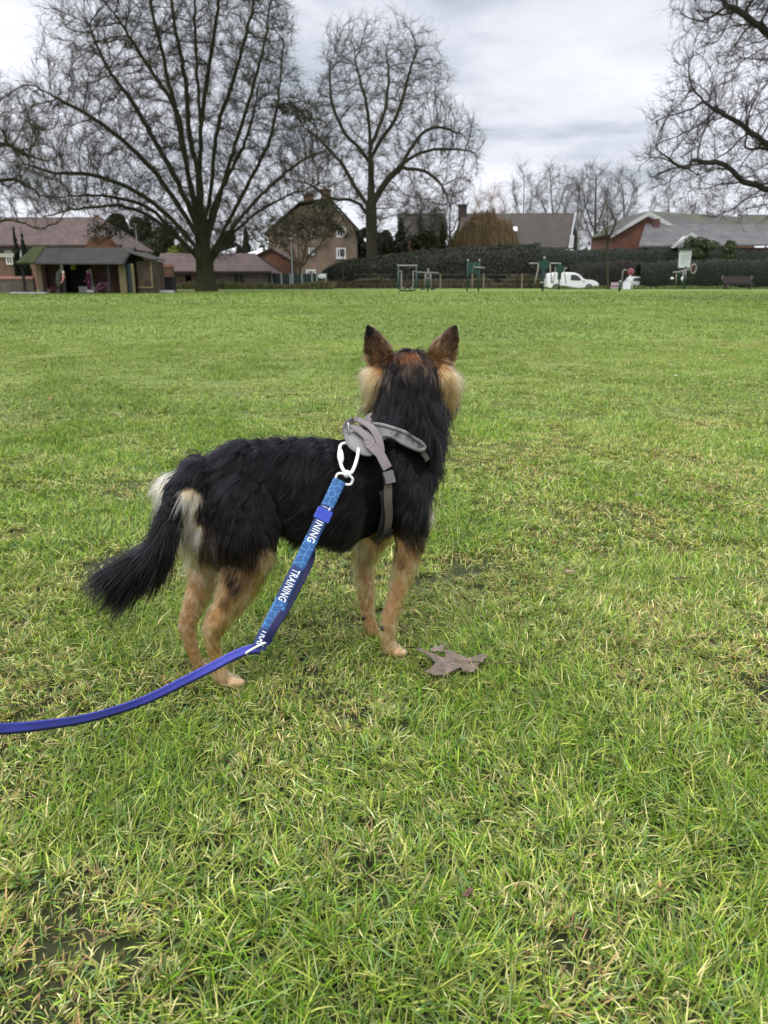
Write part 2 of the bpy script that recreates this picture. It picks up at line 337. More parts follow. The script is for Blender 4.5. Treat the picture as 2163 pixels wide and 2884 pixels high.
def make_grass(q=1.0):
    rs = np.random.RandomState(5); parts = []
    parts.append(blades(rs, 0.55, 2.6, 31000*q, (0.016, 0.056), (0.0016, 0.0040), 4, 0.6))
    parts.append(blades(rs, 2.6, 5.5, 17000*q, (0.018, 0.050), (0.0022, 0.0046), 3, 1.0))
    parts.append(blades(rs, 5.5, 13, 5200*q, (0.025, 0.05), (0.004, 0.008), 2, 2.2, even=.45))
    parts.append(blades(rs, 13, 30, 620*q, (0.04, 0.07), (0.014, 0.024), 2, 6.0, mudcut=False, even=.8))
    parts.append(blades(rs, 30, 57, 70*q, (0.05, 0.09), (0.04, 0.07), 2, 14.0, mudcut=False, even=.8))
    parts.append(blades(rs, 1.5, 2.2, 1, (0.026, 0.052), (0.0016, 0.0034), 4, 0.0, mudcut=False, spots=[Dp(x, y, Y)[:2] for x, y, Y in ((500, 1478, 1.735), (438, 1448, 1.815), (855, 1412, 1.893), (812, 1374, 2.04), (1010, 1470, 1.80))]))
    V = []; Q = []; T = []; C = []; off = 0
    for v, qd, tr, c in parts: V.append(v); Q.append(qd+off); T.append(tr+off); C.append(c); off += len(v)
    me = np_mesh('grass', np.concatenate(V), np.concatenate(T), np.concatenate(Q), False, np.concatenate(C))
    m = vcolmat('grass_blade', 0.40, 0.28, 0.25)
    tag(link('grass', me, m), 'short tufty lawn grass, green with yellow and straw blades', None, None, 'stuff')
make_ground()
# ------------------------------------------------------------------ bodies as one surface from swept balls
def blob(name, chains, voxel, m=None, smooth_it=6, sub=2, parent=None):
    """chains: list of lists of (Vector, r, (axis, squash) or None); returns a single closed mesh object"""
    bm = bmesh.new()
    for ch in chains:
        for i in range(max(1, len(ch)-1)):
            a = ch[i]; b = ch[min(i+1, len(ch)-1)]; d = (b[0]-a[0]).length; steps = max(1, int(d/(0.35*max(min(a[1], b[1]), voxel))))
            for k in range(steps + (1 if i >= len(ch)-2 else 0)):
                t = k/steps; p = a[0].lerp(b[0], t); r = a[1]*(1-t)+b[1]*t
                M = Matrix.Translation(p)
                if a[2] is not None:
                    ax, sq = a[2]; ax = Vector(ax).normalized(); q = ax.to_track_quat('Z', 'Y').to_matrix().to_4x4(); M = M @ q @ Matrix.Diagonal((1, 1, sq, 1)) @ q.inverted()
                bmesh.ops.create_icosphere(bm, subdivisions=sub, radius=r, matrix=M)
    me = bpy.data.meshes.new(name); bm.to_mesh(me); bm.free()
    o = bpy.data.objects.new('tmp', me); SC.collection.objects.link(o)
    md = o.modifiers.new('r', 'REMESH'); md.mode = 'VOXEL'; md.voxel_size = voxel
    if smooth_it: s = o.modifiers.new('s', 'SMOOTH'); s.iterations = smooth_it; s.factor = 0.5
    dg = bpy.context.evaluated_depsgraph_get(); ev = o.evaluated_get(dg); me2 = bpy.data.meshes.new_from_object(ev)
    bpy.data.objects.remove(o); bpy.data.meshes.remove(me); me2.name = name
    me2.polygons.foreach_set('use_smooth', [True]*len(me2.polygons))
    return link(name, me2, m, parent)

HD = Vector((0.87, 0.49, 0)); LT = Vector((-0.49, 0.87, 0))     # where the trunk points; its left
BLK = (0.0030, 0.0028, 0.0034); DBR = (0.035, 0.022, 0.014); TAN = (0.52, 0.29, 0.12); LTN = (0.70, 0.47, 0.26); CRM = (0.80, 0.61, 0.34); RED = (0.20, 0.085, 0.032); EAR = (0.075, 0.043, 0.027)
EBS = (0.20, 0.11, 0.05); CHK = (0.52, 0.285, 0.10)
def S(x, y, Y, r, col, ln, flow, lift=0.25, sq=None): return dict(p=Dp(x, y, Y), r=r, c=col, l=ln, f=flow, h=lift, s=sq)
back = -HD*0.9 + Vector((0, 0, -0.35)); down = Vector((0, 0, -1)); flank = -HD*0.55 + Vector((0, 0, -0.8))
SK = (LT, 0.74)
dog_chains = [
 # trunk
 [S(468,1055,1.775,.076,BLK,.040,back+down*.5,.3,SK), S(526,1042,1.80,.104,BLK,.034,back,.25,SK), S(605,1042,1.835,.110,BLK,.036,back,.25,SK), S(680,1056,1.865,.130,BLK,.038,back,.25,SK), S(755,1060,1.90,.140,BLK,.040,back,.25,SK), S(822,1046,1.94,.123,BLK,.040,back,.25,SK), S(862,1015,1.965,.096,BLK,.046,back,.25,SK)],
 # neck and skull
 [S(862,1010,1.965,.095,BLK,.050,back+down*.6,.3), S(874,950,1.985,.092,BLK,.052,down-HD*.2+Vector((0,-.3,0)),.4), S(884,892,2.01,.081,BLK,.056,down+Vector((0,-.35,0)),.45), S(885,838,2.035,.082,BLK,.045,down+Vector((0,-.4,0)),.35), S(886,806,2.055,.062,BLK,.028,down+Vector((0,-.6,0)),.3)],
 [S(886,815,2.06,.060,BLK,.022,Vector((0,-1,-.2)),.3), S(888,825,2.12,.050,TAN,.02,Vector((0,-1,0)),.2), S(892,840,2.18,.036,TAN,.012,Vector((0,-1,0)),.2), S(895,848,2.235,.028,BLK,.008,Vector((0,-1,0)),.2)],
 # cheeks
 [S(822,820,2.035,.038,BLK,.036,Vector((-.6,-.15,-1)),.45), S(820,848,2.035,.031,BLK,.044,Vector((-.35,-.2,-1)),.45)],
 [S(952,820,2.035,.039,BLK,.036,Vector((.6,-.15,-1)),.45), S(955,850,2.035,.033,BLK,.046,Vector((.4,-.2,-1)),.45)],
 # ears (thin cups)
 [S(829,785,2.045,.037,EBS,.034,Vector((-.35,-.1,.7)),.5,((0,1,0),.42)), S(817,758,2.045,.037,EAR,.013,Vector((-.4,0,1)),.22,((0,1,0),.34)), S(806,731,2.045,.0265,EAR,.009,Vector((-.35,0,1)),.2,((0,1,0),.45)), S(795,706,2.045,.0085,BLK,.006,Vector((-.3,0,1)),.15,((0,1,0),.9))],
 [S(944,785,2.045,.037,EBS,.034,Vector((.35,-.1,.7)),.5,((0,1,0),.42)), S(959,758,2.045,.037,EAR,.013,Vector((.4,0,1)),.22,((0,1,0),.34)), S(972,731,2.045,.0265,EAR,.009,Vector((.4,0,1)),.2,((0,1,0),.45)), S(984,706,2.045,.0085,BLK,.006,Vector((.3,0,1)),.15,((0,1,0),.9))],
 # buttocks
 [S(450,1090,1.745,.058,BLK,.05,down+HD*-.2,.3), S(470,1150,1.74,.058,DBR,.045,down,.3)],
 [S(392,1070,1.86,.048,CRM,.045,down+Vector((-.4,0,0)),.4), S(415,1150,1.87,.048,CRM,.045,down,.35), S(450,1190,1.87,.045,LTN,.03,down,.3)],
 # right hind leg
 [S(520,1085,1.755,.085,BLK,.032,flank,.2), S(528,1140,1.735,.078,BLK,.032,down-HD*.1,.2), S(540,1195,1.725,.056,DBR,.030,down-HD*.3,.2), S(517,1255,1.715,0.0440,TAN,0.0261,down-HD*.4,.2), S(490,1310,1.705,0.0324,TAN,0.0203,down-HD*.4,.16), S(462,1352,1.70,0.0248,TAN,0.0188,down,.18), S(459,1380,1.702,0.0182,TAN,0.0145,down,.15), S(466,1425,1.712,0.0160,TAN,0.0116,down+HD*.1,.12), S(478,1460,1.722,0.0204,LTN,0.0130,down+HD*.5,.15), S(500,1474,1.738,0.0193,LTN,0.0116,HD+down*.3,.15), S(516,1477,1.75,0.0140,LTN,0.0087,HD+down*.4,.1)],
 [S(520,1475,1.727,0.0118,LTN,0.0072,HD,.1), S(500,1474,1.722,0.0134,LTN,0.0072,HD,.1)], [S(512,1468,1.762,0.0118,LTN,0.0072,HD,.1), S(496,1466,1.752,0.0134,LTN,0.0072,HD,.1)],
 # left hind leg
 [S(470,1085,1.87,.075,BLK,.03,down,.2), S(470,1160,1.885,.064,DBR,.03,down,.2), S(456,1215,1.875,0.0538,TAN,0.0290,down,.15), S(432,1275,1.85,0.0341,TAN,0.0159,down-HD*.2,.12), S(412,1325,1.82,0.0259,TAN,0.0130,down-HD*.2,.12), S(403,1352,1.805,0.0231,TAN,0.0130,down,.12), S(413,1395,1.80,0.0165,TAN,0.0101,down,.12), S(424,1430,1.805,0.0160,TAN,0.0101,down,.12), S(434,1443,1.815,0.0198,LTN,0.0116,HD+down*.5,.12), S(450,1446,1.83,0.0171,LTN,0.0087,HD,.1)],
 # right fore leg
 [S(868,1050,1.93,.070,BLK,.042,flank,.2), S(884,1110,1.915,.058,BLK,.032,down-HD*.25,.2), S(884,1165,1.905,.040,DBR,.022,down,.2), S(878,1205,1.90,0.0319,TAN,0.0261,down-HD*.2,.25), S(869,1250,1.895,0.0259,TAN,0.0188,down-HD*.2,.18), S(852,1300,1.89,0.0215,TAN,0.0188,down,.18), S(841,1340,1.887,0.0204,TAN,0.0188,down,.18), S(836,1375,1.885,0.0182,TAN,0.0145,down,.16), S(842,1398,1.89,0.0215,LTN,0.0145,down+HD*.3,.15), S(860,1410,1.90,0.0193,LTN,0.0116,HD+down*.3,.12), S(870,1413,1.908,0.0140,LTN,0.0087,HD+down*.3,.1)],
 [S(872,1411,1.888,0.0118,LTN,0.0072,HD,.1), S(856,1410,1.882,0.0134,LTN,0.0072,HD,.1)],
 # left fore leg
 [S(820,1090,2.01,.060,BLK,.03,down,.2), S(796,1160,2.03,0.0462,TAN,0.0319,down,.2), S(787,1205,2.03,0.0303,TAN,0.0261,down-HD*.3,.2), S(788,1250,2.03,0.0248,TAN,0.0203,down-HD*.3,.2), S(791,1298,2.03,0.0209,TAN,0.0159,down,.15), S(797,1338,2.03,0.0198,TAN,0.0130,down,.15), S(804,1362,2.03,0.0182,TAN,0.0130,down,.15), S(814,1374,2.045,0.0209,LTN,0.0101,HD+down*.3,.12)],
 # tail
 [S(438,1030,1.762,.050,BLK,.045,down*1.0-HD*.3,.2), S(403,1054,1.727,.038,BLK,.050,down-HD*.25,.2), S(378,1100,1.70,.028,BLK,.055,down-HD*.25,.25), S(364,1150,1.685,.026,BLK,.075,down*.8-HD*.5,.3), S(335,1192,1.67,.022,BLK,.088,down*.75-HD*.6,.35), S(292,1220,1.66,.017,BLK,.094,down*.55-HD*.75,.4), S(262,1232,1.657,.011,BLK,.088,down*.35-HD*.9,.35)],
]
# painted coat patches: (point, radius, colour, softness)
def PT(x, y, Y, r, c, s=.02): return (Dp(x, y, Y), r, c, s)
patches = [
 PT(408,1078,1.70,.024,CRM,.010), PT(411,1108,1.695,.024,CRM,.010), PT(417,1140,1.69,.022,CRM,.012), PT(418,1200,1.74,.035,LTN,.03),
 PT(362,1060,1.85,.055,CRM), PT(355,1100,1.86,.06,CRM),
 PT(440,1225,1.80,.055,LTN,.03), PT(470,1245,1.76,.045,TAN,.03), PT(585,1200,1.70,.028,TAN), PT(572,1235,1.69,.026,TAN),
 PT(500,1262,1.66,.030,DBR,.03), PT(478,1300,1.67,.016,DBR,.02),
 PT(862,768,2.0,.020,RED,.02), PT(908,768,2.0,.020,RED,.02), PT(886,765,2.01,.022,RED,.02), PT(886,785,1.985,.018,DBR,.03),
 PT(849,782,1.985,.017,TAN,.014), PT(830,795,1.985,.017,TAN,.012), PT(923,782,1.985,.017,TAN,.014), PT(943,795,1.985,.017,TAN,.012), PT(886,762,2.01,.026,RED,.02),
 PT(804,805,2.01,.026,TAN,.010), PT(794,836,2.01,.032,CHK,.010), PT(800,866,2.02,.016,CHK,.010), PT(966,802,2.01,.026,TAN,.010), PT(979,830,2.01,.033,CHK,.010), PT(972,858,2.02,.014,CHK,.010), PT(823,780,2.0,.02,TAN,.012), PT(950,780,2.0,.02,TAN,.012),
 PT(800,712,2.03,.018,BLK,.015), PT(983,715,2.03,.019,BLK,.015), PT(988,745,2.03,.014,BLK,.012), PT(793,745,2.03,.013,BLK,.012), PT(802,752,2.02,.019,EAR,.016), PT(976,750,2.02,.019,EAR,.016), PT(804,772,2.02,.011,EAR,.016), PT(973,772,2.02,.011,EAR,.016),
 PT(925,1100,1.93,.028,LTN,.03), PT(915,1175,1.86,.028,DBR,.03), PT(860,1180,1.86,.020,TAN,.02), PT(780,1185,1.97,.035,LTN,.025), PT(965,880,1.95,.020,DBR,.02),
]
flat = []
for ch in dog_chains:
    for i in range(len(ch)):
        a = ch[i]; b = ch[min(i+1, len(ch)-1)]
        for k in range(3 if i < len(ch)-1 else 1):
            t = k/3; flat.append((a['p'].lerp(b['p'], t), a['r']*(1-t)+b['r']*t, [a['c'][q]*(1-t)+b['c'][q]*t for q in range(3)], a['l']*(1-t)+b['l']*t, a['f'].normalized().lerp(b['f'].normalized(), t), a['h']*(1-t)+b['h']*t, a['s']))
FP = np.array([q[0] for q in flat]); FR = np.array([q[1] for q in flat]); FC = np.array([q[2] for q in flat]); FL = np.array([q[3] for q in flat]); FF = np.array([q[4] for q in flat]); FH = np.array([q[5] for q in flat])
FS = np.array([(q[6][1] if q[6] else 1.0) for q in flat]); FA = np.array([(Vector(q[6][0]).normalized() if q[6] else (0, 0, 1)) for q in flat])
def coat(p):
    """colour, hair length, flow direction and lift at body points"""
    C = np.zeros((len(p), 3)); Ln = np.zeros(len(p)); F = np.zeros((len(p), 3)); Hh = np.zeros(len(p))
    for s in range(0, len(p), 20000):
        q = p[s:s+20000, None, :] - FP[None]; al = (q*FA[None]).sum(2); d2 = (q*q).sum(2) - al**2 + (al/FS[None])**2
        d = np.sqrt(np.maximum(d2, 0)) - FR[None]; d = d - d.min(1)[:, None]; w = np.exp(-d/0.007); w /= w.sum(1)[:, None]
        C[s:s+20000] = w@FC; Ln[s:s+20000] = w@FL; F[s:s+20000] = w@FF; Hh[s:s+20000] = w@FH
    nz = noise3(p, 0.028, 40)
    for pp, r, c, sf in patches:
        d = np.linalg.norm(p-np.array(pp), axis=1) + (nz-0.5)*0.03; k = np.clip((r-d)/sf+0.5, 0, 1)[:, None]; k = k*k*(3-2*k); C = C*(1-k) + np.array(c)*k
    return C, Ln, F, Hh

dog = thing('dog', 'black and tan shaggy dog standing with its back to us, wearing a grey harness', 'dog', (0.0, 1.86, 0.0))
for ch in dog_chains:
    pass
dmat = vcolmat('dog_skin', 0.9, 0.1)
body = blob('body', [[(s['p'], s['r'], s['s']) for s in ch] for ch in dog_chains], 0.0052, dmat, 5, 2, None)
dog_lowest = min(v.co.z for v in body.data.vertices)
bv = np.array([v.co[:] for v in body.data.vertices])
BC = coat(bv)[0]
at = body.data.color_attributes.new('col', 'FLOAT_COLOR', 'POINT'); cc = np.ones((len(bv), 4), np.float32); cc[:, :3] = BC*0.8; at.data.foreach_set('color', cc.ravel())
BT = BVHTree.FromObject(body, bpy.context.evaluated_depsgraph_get())
CAMV = Vector((0, 0, CH))
def onbody(x, y, off=0.0, crop=None):
    """point on the coat seen at a display pixel, lifted by off"""
    d = (Dp(x, y, 1.0) - CAMV).normalized(); h = BT.ray_cast(CAMV, d)
    if h[0] is None:
        h = BT.find_nearest(Dp(x, y, 1.93)); return h[0] + h[1]*off, h[1]
    return h[0] + h[1]*off, h[1]
def Cr(x, y): return ((900+x/5.821)/1.3038, (1180+y/5.821)/1.3038)     # harness close-up coordinates
# ------------------------------------------------------------------ harness
def webmat(name, c, c2, sc=260):
    m = mat(name, c, 0.75, spec=0.3); t = m.node_tree; p = P(m); co = N('ShaderNodeTexCoord', t); wv = N('ShaderNodeTexWave', t); wv.inputs['Scale'].default_value = sc; wv.bands_direction = 'DIAGONAL'; L(co.outputs['Object'], wv.inputs['Vector'], t)
    x = N('ShaderNodeMix', t, data_type='RGBA'); L(wv.outputs[1], x.inputs[0], t); x.inputs[6].default_value = (*c, 1); x.inputs[7].default_value = (*c2, 1); L(x.outputs[2], p.inputs['Base Color'], t)
    b = N('ShaderNodeBump', t); b.inputs['Strength'].default_value = 0.4; b.inputs['Distance'].default_value = 0.001; L(wv.outputs[1], b.inputs['Height'], t); L(b.outputs[0], p.inputs['Normal'], t); return m
M_web = webmat('taupe_webbing', (0.17, 0.145, 0.145), (0.25, 0.215, 0.21)); M_pipe = mat('grey_piping', (0.17, 0.17, 0.165), 0.6); M_panel = webmat('herringbone_panel', (0.10, 0.095, 0.09), (0.36, 0.345, 0.335), 95)
M_blk = mat('black_lining', (0.012, 0.012, 0.013), 0.7); M_wht = mat('white_enamel', (0.85, 0.87, 0.87), 0.25, spec=0.6, var=.04, vscale=60); M_steel = mat('steel', (0.6, 0.6, 0.6), 0.25, metal=1.0); M_dweb = webmat('brown_webbing', (0.085, 0.07, 0.055), (0.12, 0.10, 0.08))
harness = tag(bpy.data.objects.new('harness', None), 'grey and taupe walking harness with a handle'); SC.collection.objects.link(harness); harness.location = (0, 0, 0)
harness.parent = dog; harness.location = (0.0, 0.05, 0.55)
hpts = []
def body_strap(name, path, width, m, off=0.016, thick=0.003, bevel=0):
    P3 = []; 
    c2 = curve([Vector((*Cr(*q), 0)) for q in path], 7)
    for q in c2: P3.append(onbody(q.x, q.y, off))
    pts = [q[0] for q in P3]
    for _ in range(3): pts = [pts[0]] + [(pts[i-1]+pts[i]*2+pts[i+1])/4 for i in range(1, len(pts)-1)] + [pts[-1]]
    wd = []
    for i in range(len(pts)):
        t = (pts[min(i+1, len(pts)-1)]-pts[max(i-1, 0)]).normalized(); wd.append(t.cross(P3[i][1]).normalized())
    for i, q in enumerate(pts):
        for s in (-.5, -.25, 0, .25, .5): hpts.append(q + wd[i]*(width if not isinstance(width, list) else width[0])*s)
    mb = MB(); mb.ribbon(pts, wd, width, thick); return mb.build(name, m, harness, bevel=bevel)
# back panel: a padded sheet laid over the withers
def pad(name, outline, m, off, thick, rim=None, rimr=.004):
    cx = sum(q[0] for q in outline)/len(outline); cy = sum(q[1] for q in outline)/len(outline)
    ring = curve([Vector((*Cr(*q), 0)) for q in outline+outline[:1]], 4)[:-1]; cen = Vector((*Cr(cx, cy), 0)); L_ = 8; n = len(ring)
    rows = [[onbody(*(cen.lerp(q, j/L_)).to_2d(), off) for q in ring] for j in range(L_+1)]
    A = np.array([[p_[:] for p_, nn in row] for row in rows]); Nn = np.array([[nn[:] for p_, nn in row] for row in rows])
    for _ in range(4):
        A[1:-1] = (A[1:-1]*2 + A[:-2] + A[2:])/4; A = (A*2 + np.roll(A, 1, 1) + np.roll(A, -1, 1))/4 if _ < 2 else A
        Nn[1:-1] = (Nn[1:-1]*2 + Nn[:-2] + Nn[2:])/4; Nn = (Nn*2 + np.roll(Nn, 1, 1) + np.roll(Nn, -1, 1))/4
    Nn /= np.linalg.norm(Nn, axis=2)[:, :, None]+1e-9; A[0] = A[0].mean(0); Nn[0] = Nn[0].mean(0); Bt = A - Nn*thick
    for row in A:
        for q in row: hpts.append(Vector(q))
    vs = np.concatenate([A.reshape(-1, 3), Bt.reshape(-1, 3)]); H = (L_+1)*n; qs = []
    for j in range(L_):
        for k in range(n):
            k2 = (k+1) % n; qs.append((j*n+k, j*n+k2, (j+1)*n+k2, (j+1)*n+k)); qs.append((H+j*n+k, H+(j+1)*n+k, H+(j+1)*n+k2, H+j*n+k2))
    for k in range(n): k2 = (k+1) % n; qs.append((L_*n+k, L_*n+k2, H+L_*n+k2, H+L_*n+k))
    me = np_mesh(name, vs, quads=np.array(qs), smooth=True); o = link(name, me, m, harness); rows = [[(Vector(q), 0) for q in row] for row in A]
    if rim:
        r_ = MB(); r_.tube([q[0] for q in rows[-1]], rimr, 6, closed=True); sub = r_.build('piping', rim, None, smooth=True); 
        sub.parent = o; sub.matrix_parent_inverse = Matrix.Identity(4); sub.data.transform(Matrix.Translation(-world_loc(o)))
    return o
pad('back_panel', [(380, 400), (470, 200), (580, 60), (760, 40), (900, 70), (910, 250), (900, 500), (780, 660), (620, 640), (450, 520)], M_panel, .027, .006, M_pipe)
pad('shoulder_panel', [(810, 220), (980, 145), (1200, 158), (1400, 240), (1550, 355), (1630, 455), (1580, 520), (1400, 435), (1230, 352), (1115, 335), (1000, 410), (890, 530), (820, 400)], M_panel, .028, .006, M_pipe, .0055)
body_strap('shoulder_strap', [(560, 300), (700, 190), (850, 100), (1000, 90)], .024, M_web, .036)
body_strap('side_strap', [(500, 330), (620, 420), (750, 530), (850, 640), (930, 770), (980, 860)], .028, M_web, .037)
body_strap('girth_strap', [(1030, 1080), (1055, 1200), (1050, 1400), (1035, 1550), (1015, 1700), (990, 1800), (950, 1890), (900, 1950)], .022, M_dweb, .026)
body_strap('chest_strap', [(1540, 440), (1640, 560), (1710, 660)], .014, M_dweb, .016)
body_strap('girth_pad', [(940, 1180), (985, 1400), (975, 1600), (920, 1800), (870, 1900)], .014, M_blk, .018, .006)
body_strap('adjuster', [(1020, 1700), (985, 1790)], .030, M_blk, .031, .004)
body_strap('buckle', [(985, 880), (1010, 960), (1035, 1060)], .030, mat('gunmetal_buckle', (0.20, 0.19, 0.18), 0.28, metal=.7), .034, .008, .0015)
# handle arching free of the back
hp = [onbody(*Cr(420, 290), .02)[0], onbody(*Cr(470, 200), .040)[0], onbody(*Cr(560, 190), .050)[0], onbody(*Cr(680, 270), .052)[0], onbody(*Cr(790, 390), .045)[0], onbody(*Cr(870, 500), .035)[0], onbody(*Cr(930, 610), .028)[0]]
mb = MB(); mb.ribbon(curve(hp, 6), [HD + Vector((0, -.2, .2))]*len(curve(hp, 6)), .018, .004); mb.build('handle', M_web, harness)
# D ring
rc, rn = onbody(*Cr(470, 380), .032); up_ = (rn + Vector((0, 0, .5))).normalized(); sd_ = HD.cross(up_).normalized()
mb = MB(); mb.tube([rc + (HD*-.35+Vector((.35,0,-.6))).normalized()*(.017*math.cos(q)) + up_*(.014*math.sin(q)) for q in np.linspace(0, 2*math.pi, 20, endpoint=False)], .0022, 8, closed=True); ring_o = mb.build('lead_ring', M_steel, harness, smooth=True)
a_, b_ = onbody(*Cr(1020, 150), .026)[0], onbody(*Cr(1110, 160), .026)[0]
mb = MB(); mb.tube([a_, (a_+b_)/2+Vector((0, 0, .003)), b_], .0035, 8); mb.build('slide', M_steel, harness, smooth=True)

# ------------------------------------------------------------------ fur
HT = kdtree.KDTree(len(hpts))
for i, q in enumerate(hpts): HT.insert(q, i)
HT.balance()
def make_fur(n_tot=190000, seed=3):
    rs = np.random.RandomState(seed); me = body.data; me.calc_loop_triangles()
    tri = np.empty(len(me.loop_triangles)*3, np.int32); me.loop_triangles.foreach_get('vertices', tri); tri = tri.reshape(-1, 3)
    nv = np.empty(len(me.vertices)*3, np.float32); me.vertices.foreach_get('normal', nv); nv = nv.reshape(-1, 3)
    A, B, C_ = bv[tri[:, 0]], bv[tri[:, 1]], bv[tri[:, 2]]; ar = np.linalg.norm(np.cross(B-A, C_-A), axis=1)
    cen = (A+B+C_)/3; ln = coat(cen)[1]; wgt = ar*np.where(ln > .07, 1.7, np.where(ln < .018, 1.5, 1.0))
    ti = rs.choice(len(tri), n_tot, p=wgt/wgt.sum()); u = rs.rand(n_tot); v = rs.rand(n_tot); sw = u+v > 1; u[sw] = 1-u[sw]; v[sw] = 1-v[sw]
    p = A[ti]*(1-u-v)[:, None] + B[ti]*u[:, None] + C_[ti]*v[:, None]
    nn = nv[tri[ti, 0]]*(1-u-v)[:, None] + nv[tri[ti, 1]]*u[:, None] + nv[tri[ti, 2]]*v[:, None]; nn /= np.linalg.norm(nn, axis=1)[:, None]
    C, Ln, F, Hh = coat(p + rs.normal(0, .0035, p.shape))
    # belly and chest fringe hang
    F = F/np.linalg.norm(F, axis=1)[:, None]
    under = np.clip(-nn[:, 2], 0, 1)
    # swirls in the coat
    j1 = noise3(p, 0.05, 60)-.5; j2 = noise3(p, 0.02, 64)-.5
    rump = (C[:, 0] > .45) & (np.linalg.norm(p-np.array(Dp(400, 1110, 1.74)), axis=1) < .15); Hh = np.where(rump, Hh+.22, Hh); Ln = np.where(rump, .046, Ln); near_c = np.min([np.linalg.norm(p-np.array(Dp(*q)), axis=1) for q in ((410, 1068, 1.70), (412, 1100, 1.695), (418, 1135, 1.69))], axis=0) < .052; Ln = np.where(near_c & ~rump, Ln*.35, Ln)
    F = F + np.stack([j1*1.3, j2*.6, j1*-.9+j2], 1) + rs.normal(0, .14, p.shape)
    T_ = F - nn*(F*nn).sum(1)[:, None]; T_ /= np.linalg.norm(T_, axis=1)[:, None]+1e-6
    Ln = Ln*rs.uniform(.65, 1.2, n_tot)*(1+.9*(j2))*(1+.25*under)
    Hh = np.where((Ln < .030) & (p[:, 2] < .40), Hh+.16, Hh)
    stray = rs.rand(n_tot) < .04; Ln[stray] *= 1.35; Hh = Hh + np.where(stray, .35, 0) + .25*np.abs(j2)
    # flattened under the harness
    dh = np.array([HT.find(q)[2] for q in p]); k = np.clip((dh-.030)/.014, 0, 1); Ln = Ln*(.16+.84*k); Hh = Hh*(.15+.85*k)
    K = 5; t = np.linspace(0, 1, K+1); pts = np.zeros((n_tot, K+1, 3)); g = np.where(Ln > .03, .30, .06)
    for i, s in enumerate(t):
        pts[:, i] = p - nn*.001 + Ln[:, None]*(T_*(s*(.93-.1*Hh))[:, None] + nn*((Hh*(1.5*s - .8*s*s))+.05*s)[:, None] - np.array([0, 0, 1.0])*(g*s*s)[:, None])
    # clumps
    ng = n_tot//20; gi = rs.choice(n_tot, ng, replace=False); KT = kdtree.KDTree(ng)
    for i, q in enumerate(gi): KT.insert(p[q], i)
    KT.balance(); near = gi[np.array([KT.find(q)[1] for q in p])]
    cs = np.clip(np.where(Ln > .06, .75, np.where(Ln > .02, .55, .62))*rs.uniform(.4, 1.15, n_tot), 0, .95)
    for i, s in enumerate(t):
        tgt = pts[near, i] ; pts[:, i] += (tgt-pts[:, i])*(cs*s**1.3)[:, None]
    pv = (noise3(p, .012, 70)*.55+noise3(p, .045, 74)*.45)[:, None]; br = (C.mean(1)[:, None] > .05) & ~rump[:, None]; C = np.where(br, C*np.clip(-.10+2.1*pv, .22, 1.45), C)
    gl = rs.uniform(.45, 1.7, n_tot)[near][:, None]*rs.uniform(.8, 1.25, n_tot)[:, None]
    C = np.clip(C*gl, 0, 1)
    hc = bpy.data.hair_curves.new('fur'); hc.add_curves([K+1]*n_tot)
    hc.attributes['position'].data.foreach_set('vector', pts.astype(np.float32).ravel()) if 'position' in hc.attributes else None
    rad = hc.attributes.get('radius') or hc.attributes.new('radius', 'FLOAT', 'POINT')
    r0 = np.where(Ln > .02, .00050, .00038)*rs.uniform(.7, 1.3, n_tot); rr = r0[:, None]*np.array([1, 1, .9, .7, .45, .12])[None]
    rad.data.foreach_set('value', rr.astype(np.float32).ravel())
    ca = hc.attributes.new('col', 'FLOAT_COLOR', 'CURVE'); cc = np.ones((n_tot, 4), np.float32); cc[:, :3] = C; ca.data.foreach_set('color', cc.ravel())
    m = bpy.data.materials.new('dog_hair'); m.use_nodes = True; tn = m.node_tree; tn.nodes.clear()
    o_ = N('ShaderNodeOutputMaterial', tn); a = N('ShaderNodeAttribute', tn); a.attribute_name = 'col'
    h = N('ShaderNodeBsdfHairPrincipled', tn); h.model = 'CHIANG'; h.parametrization = 'COLOR'; h.inputs['Roughness'].default_value = .30; h.inputs['IOR'].default_value = 1.31; h.inputs['Radial Roughness'].default_value = .6; h.inputs['Random Roughness'].default_value = .2
    L(a.outputs['Color'], h.inputs['Color'], tn); L(h.outputs[0], o_.inputs[0], tn)
    o = bpy.data.objects.new('fur', hc); SC.collection.objects.link(o); hc.materials.append(m); o.parent = dog; o.matrix_parent_inverse = Matrix.Translation(-world_loc(dog))
    return o
fur = make_fur()
body.parent = dog; body.data.transform(Matrix.Translation(-world_loc(dog)))
mb = MB(); mb.sphere(Dp(895, 842, 2.262), .013, 1.1, .8, .9); mb.build('nose', mat('wet_black_nose', (.01, .01, .01), .25), dog, smooth=True)
for sx in (-1, 1):
    mb = MB(); mb.sphere(Dp(889+sx*26, 812, 2.155), .010); mb.build('eye', mat('dark_eye', (.03, .012, .005), .05), dog, smooth=True)
mb = MB(); mb.sphere(Dp(826, 1358, 1.874), .0065, .9, .7, 1.1); mb.build('pad', M_blk, dog, smooth=True)
mb = MB(); mb.sphere(Dp(785, 1337, 2.014), .006, .9, .7, 1.1); mb.build('pad', M_blk, dog, smooth=True)

for k, (x, y, Y) in enumerate([(529, 1479, 1.752), (531, 1475, 1.728), (523, 1470, 1.766), (879, 1414, 1.912), (881, 1411, 1.890), (459, 1447, 1.835), (872, 1408, 1.925)]):
    mb = MB(); q = Dp(x, y, Y); mb.tube([q-HD*.008, q+HD*.004-Vector((0, 0, .002)), q+HD*.010-Vector((0, 0, .007))], [.0032, .0028, .0008], 6); mb.build('claw', M_blk, dog, smooth=True)
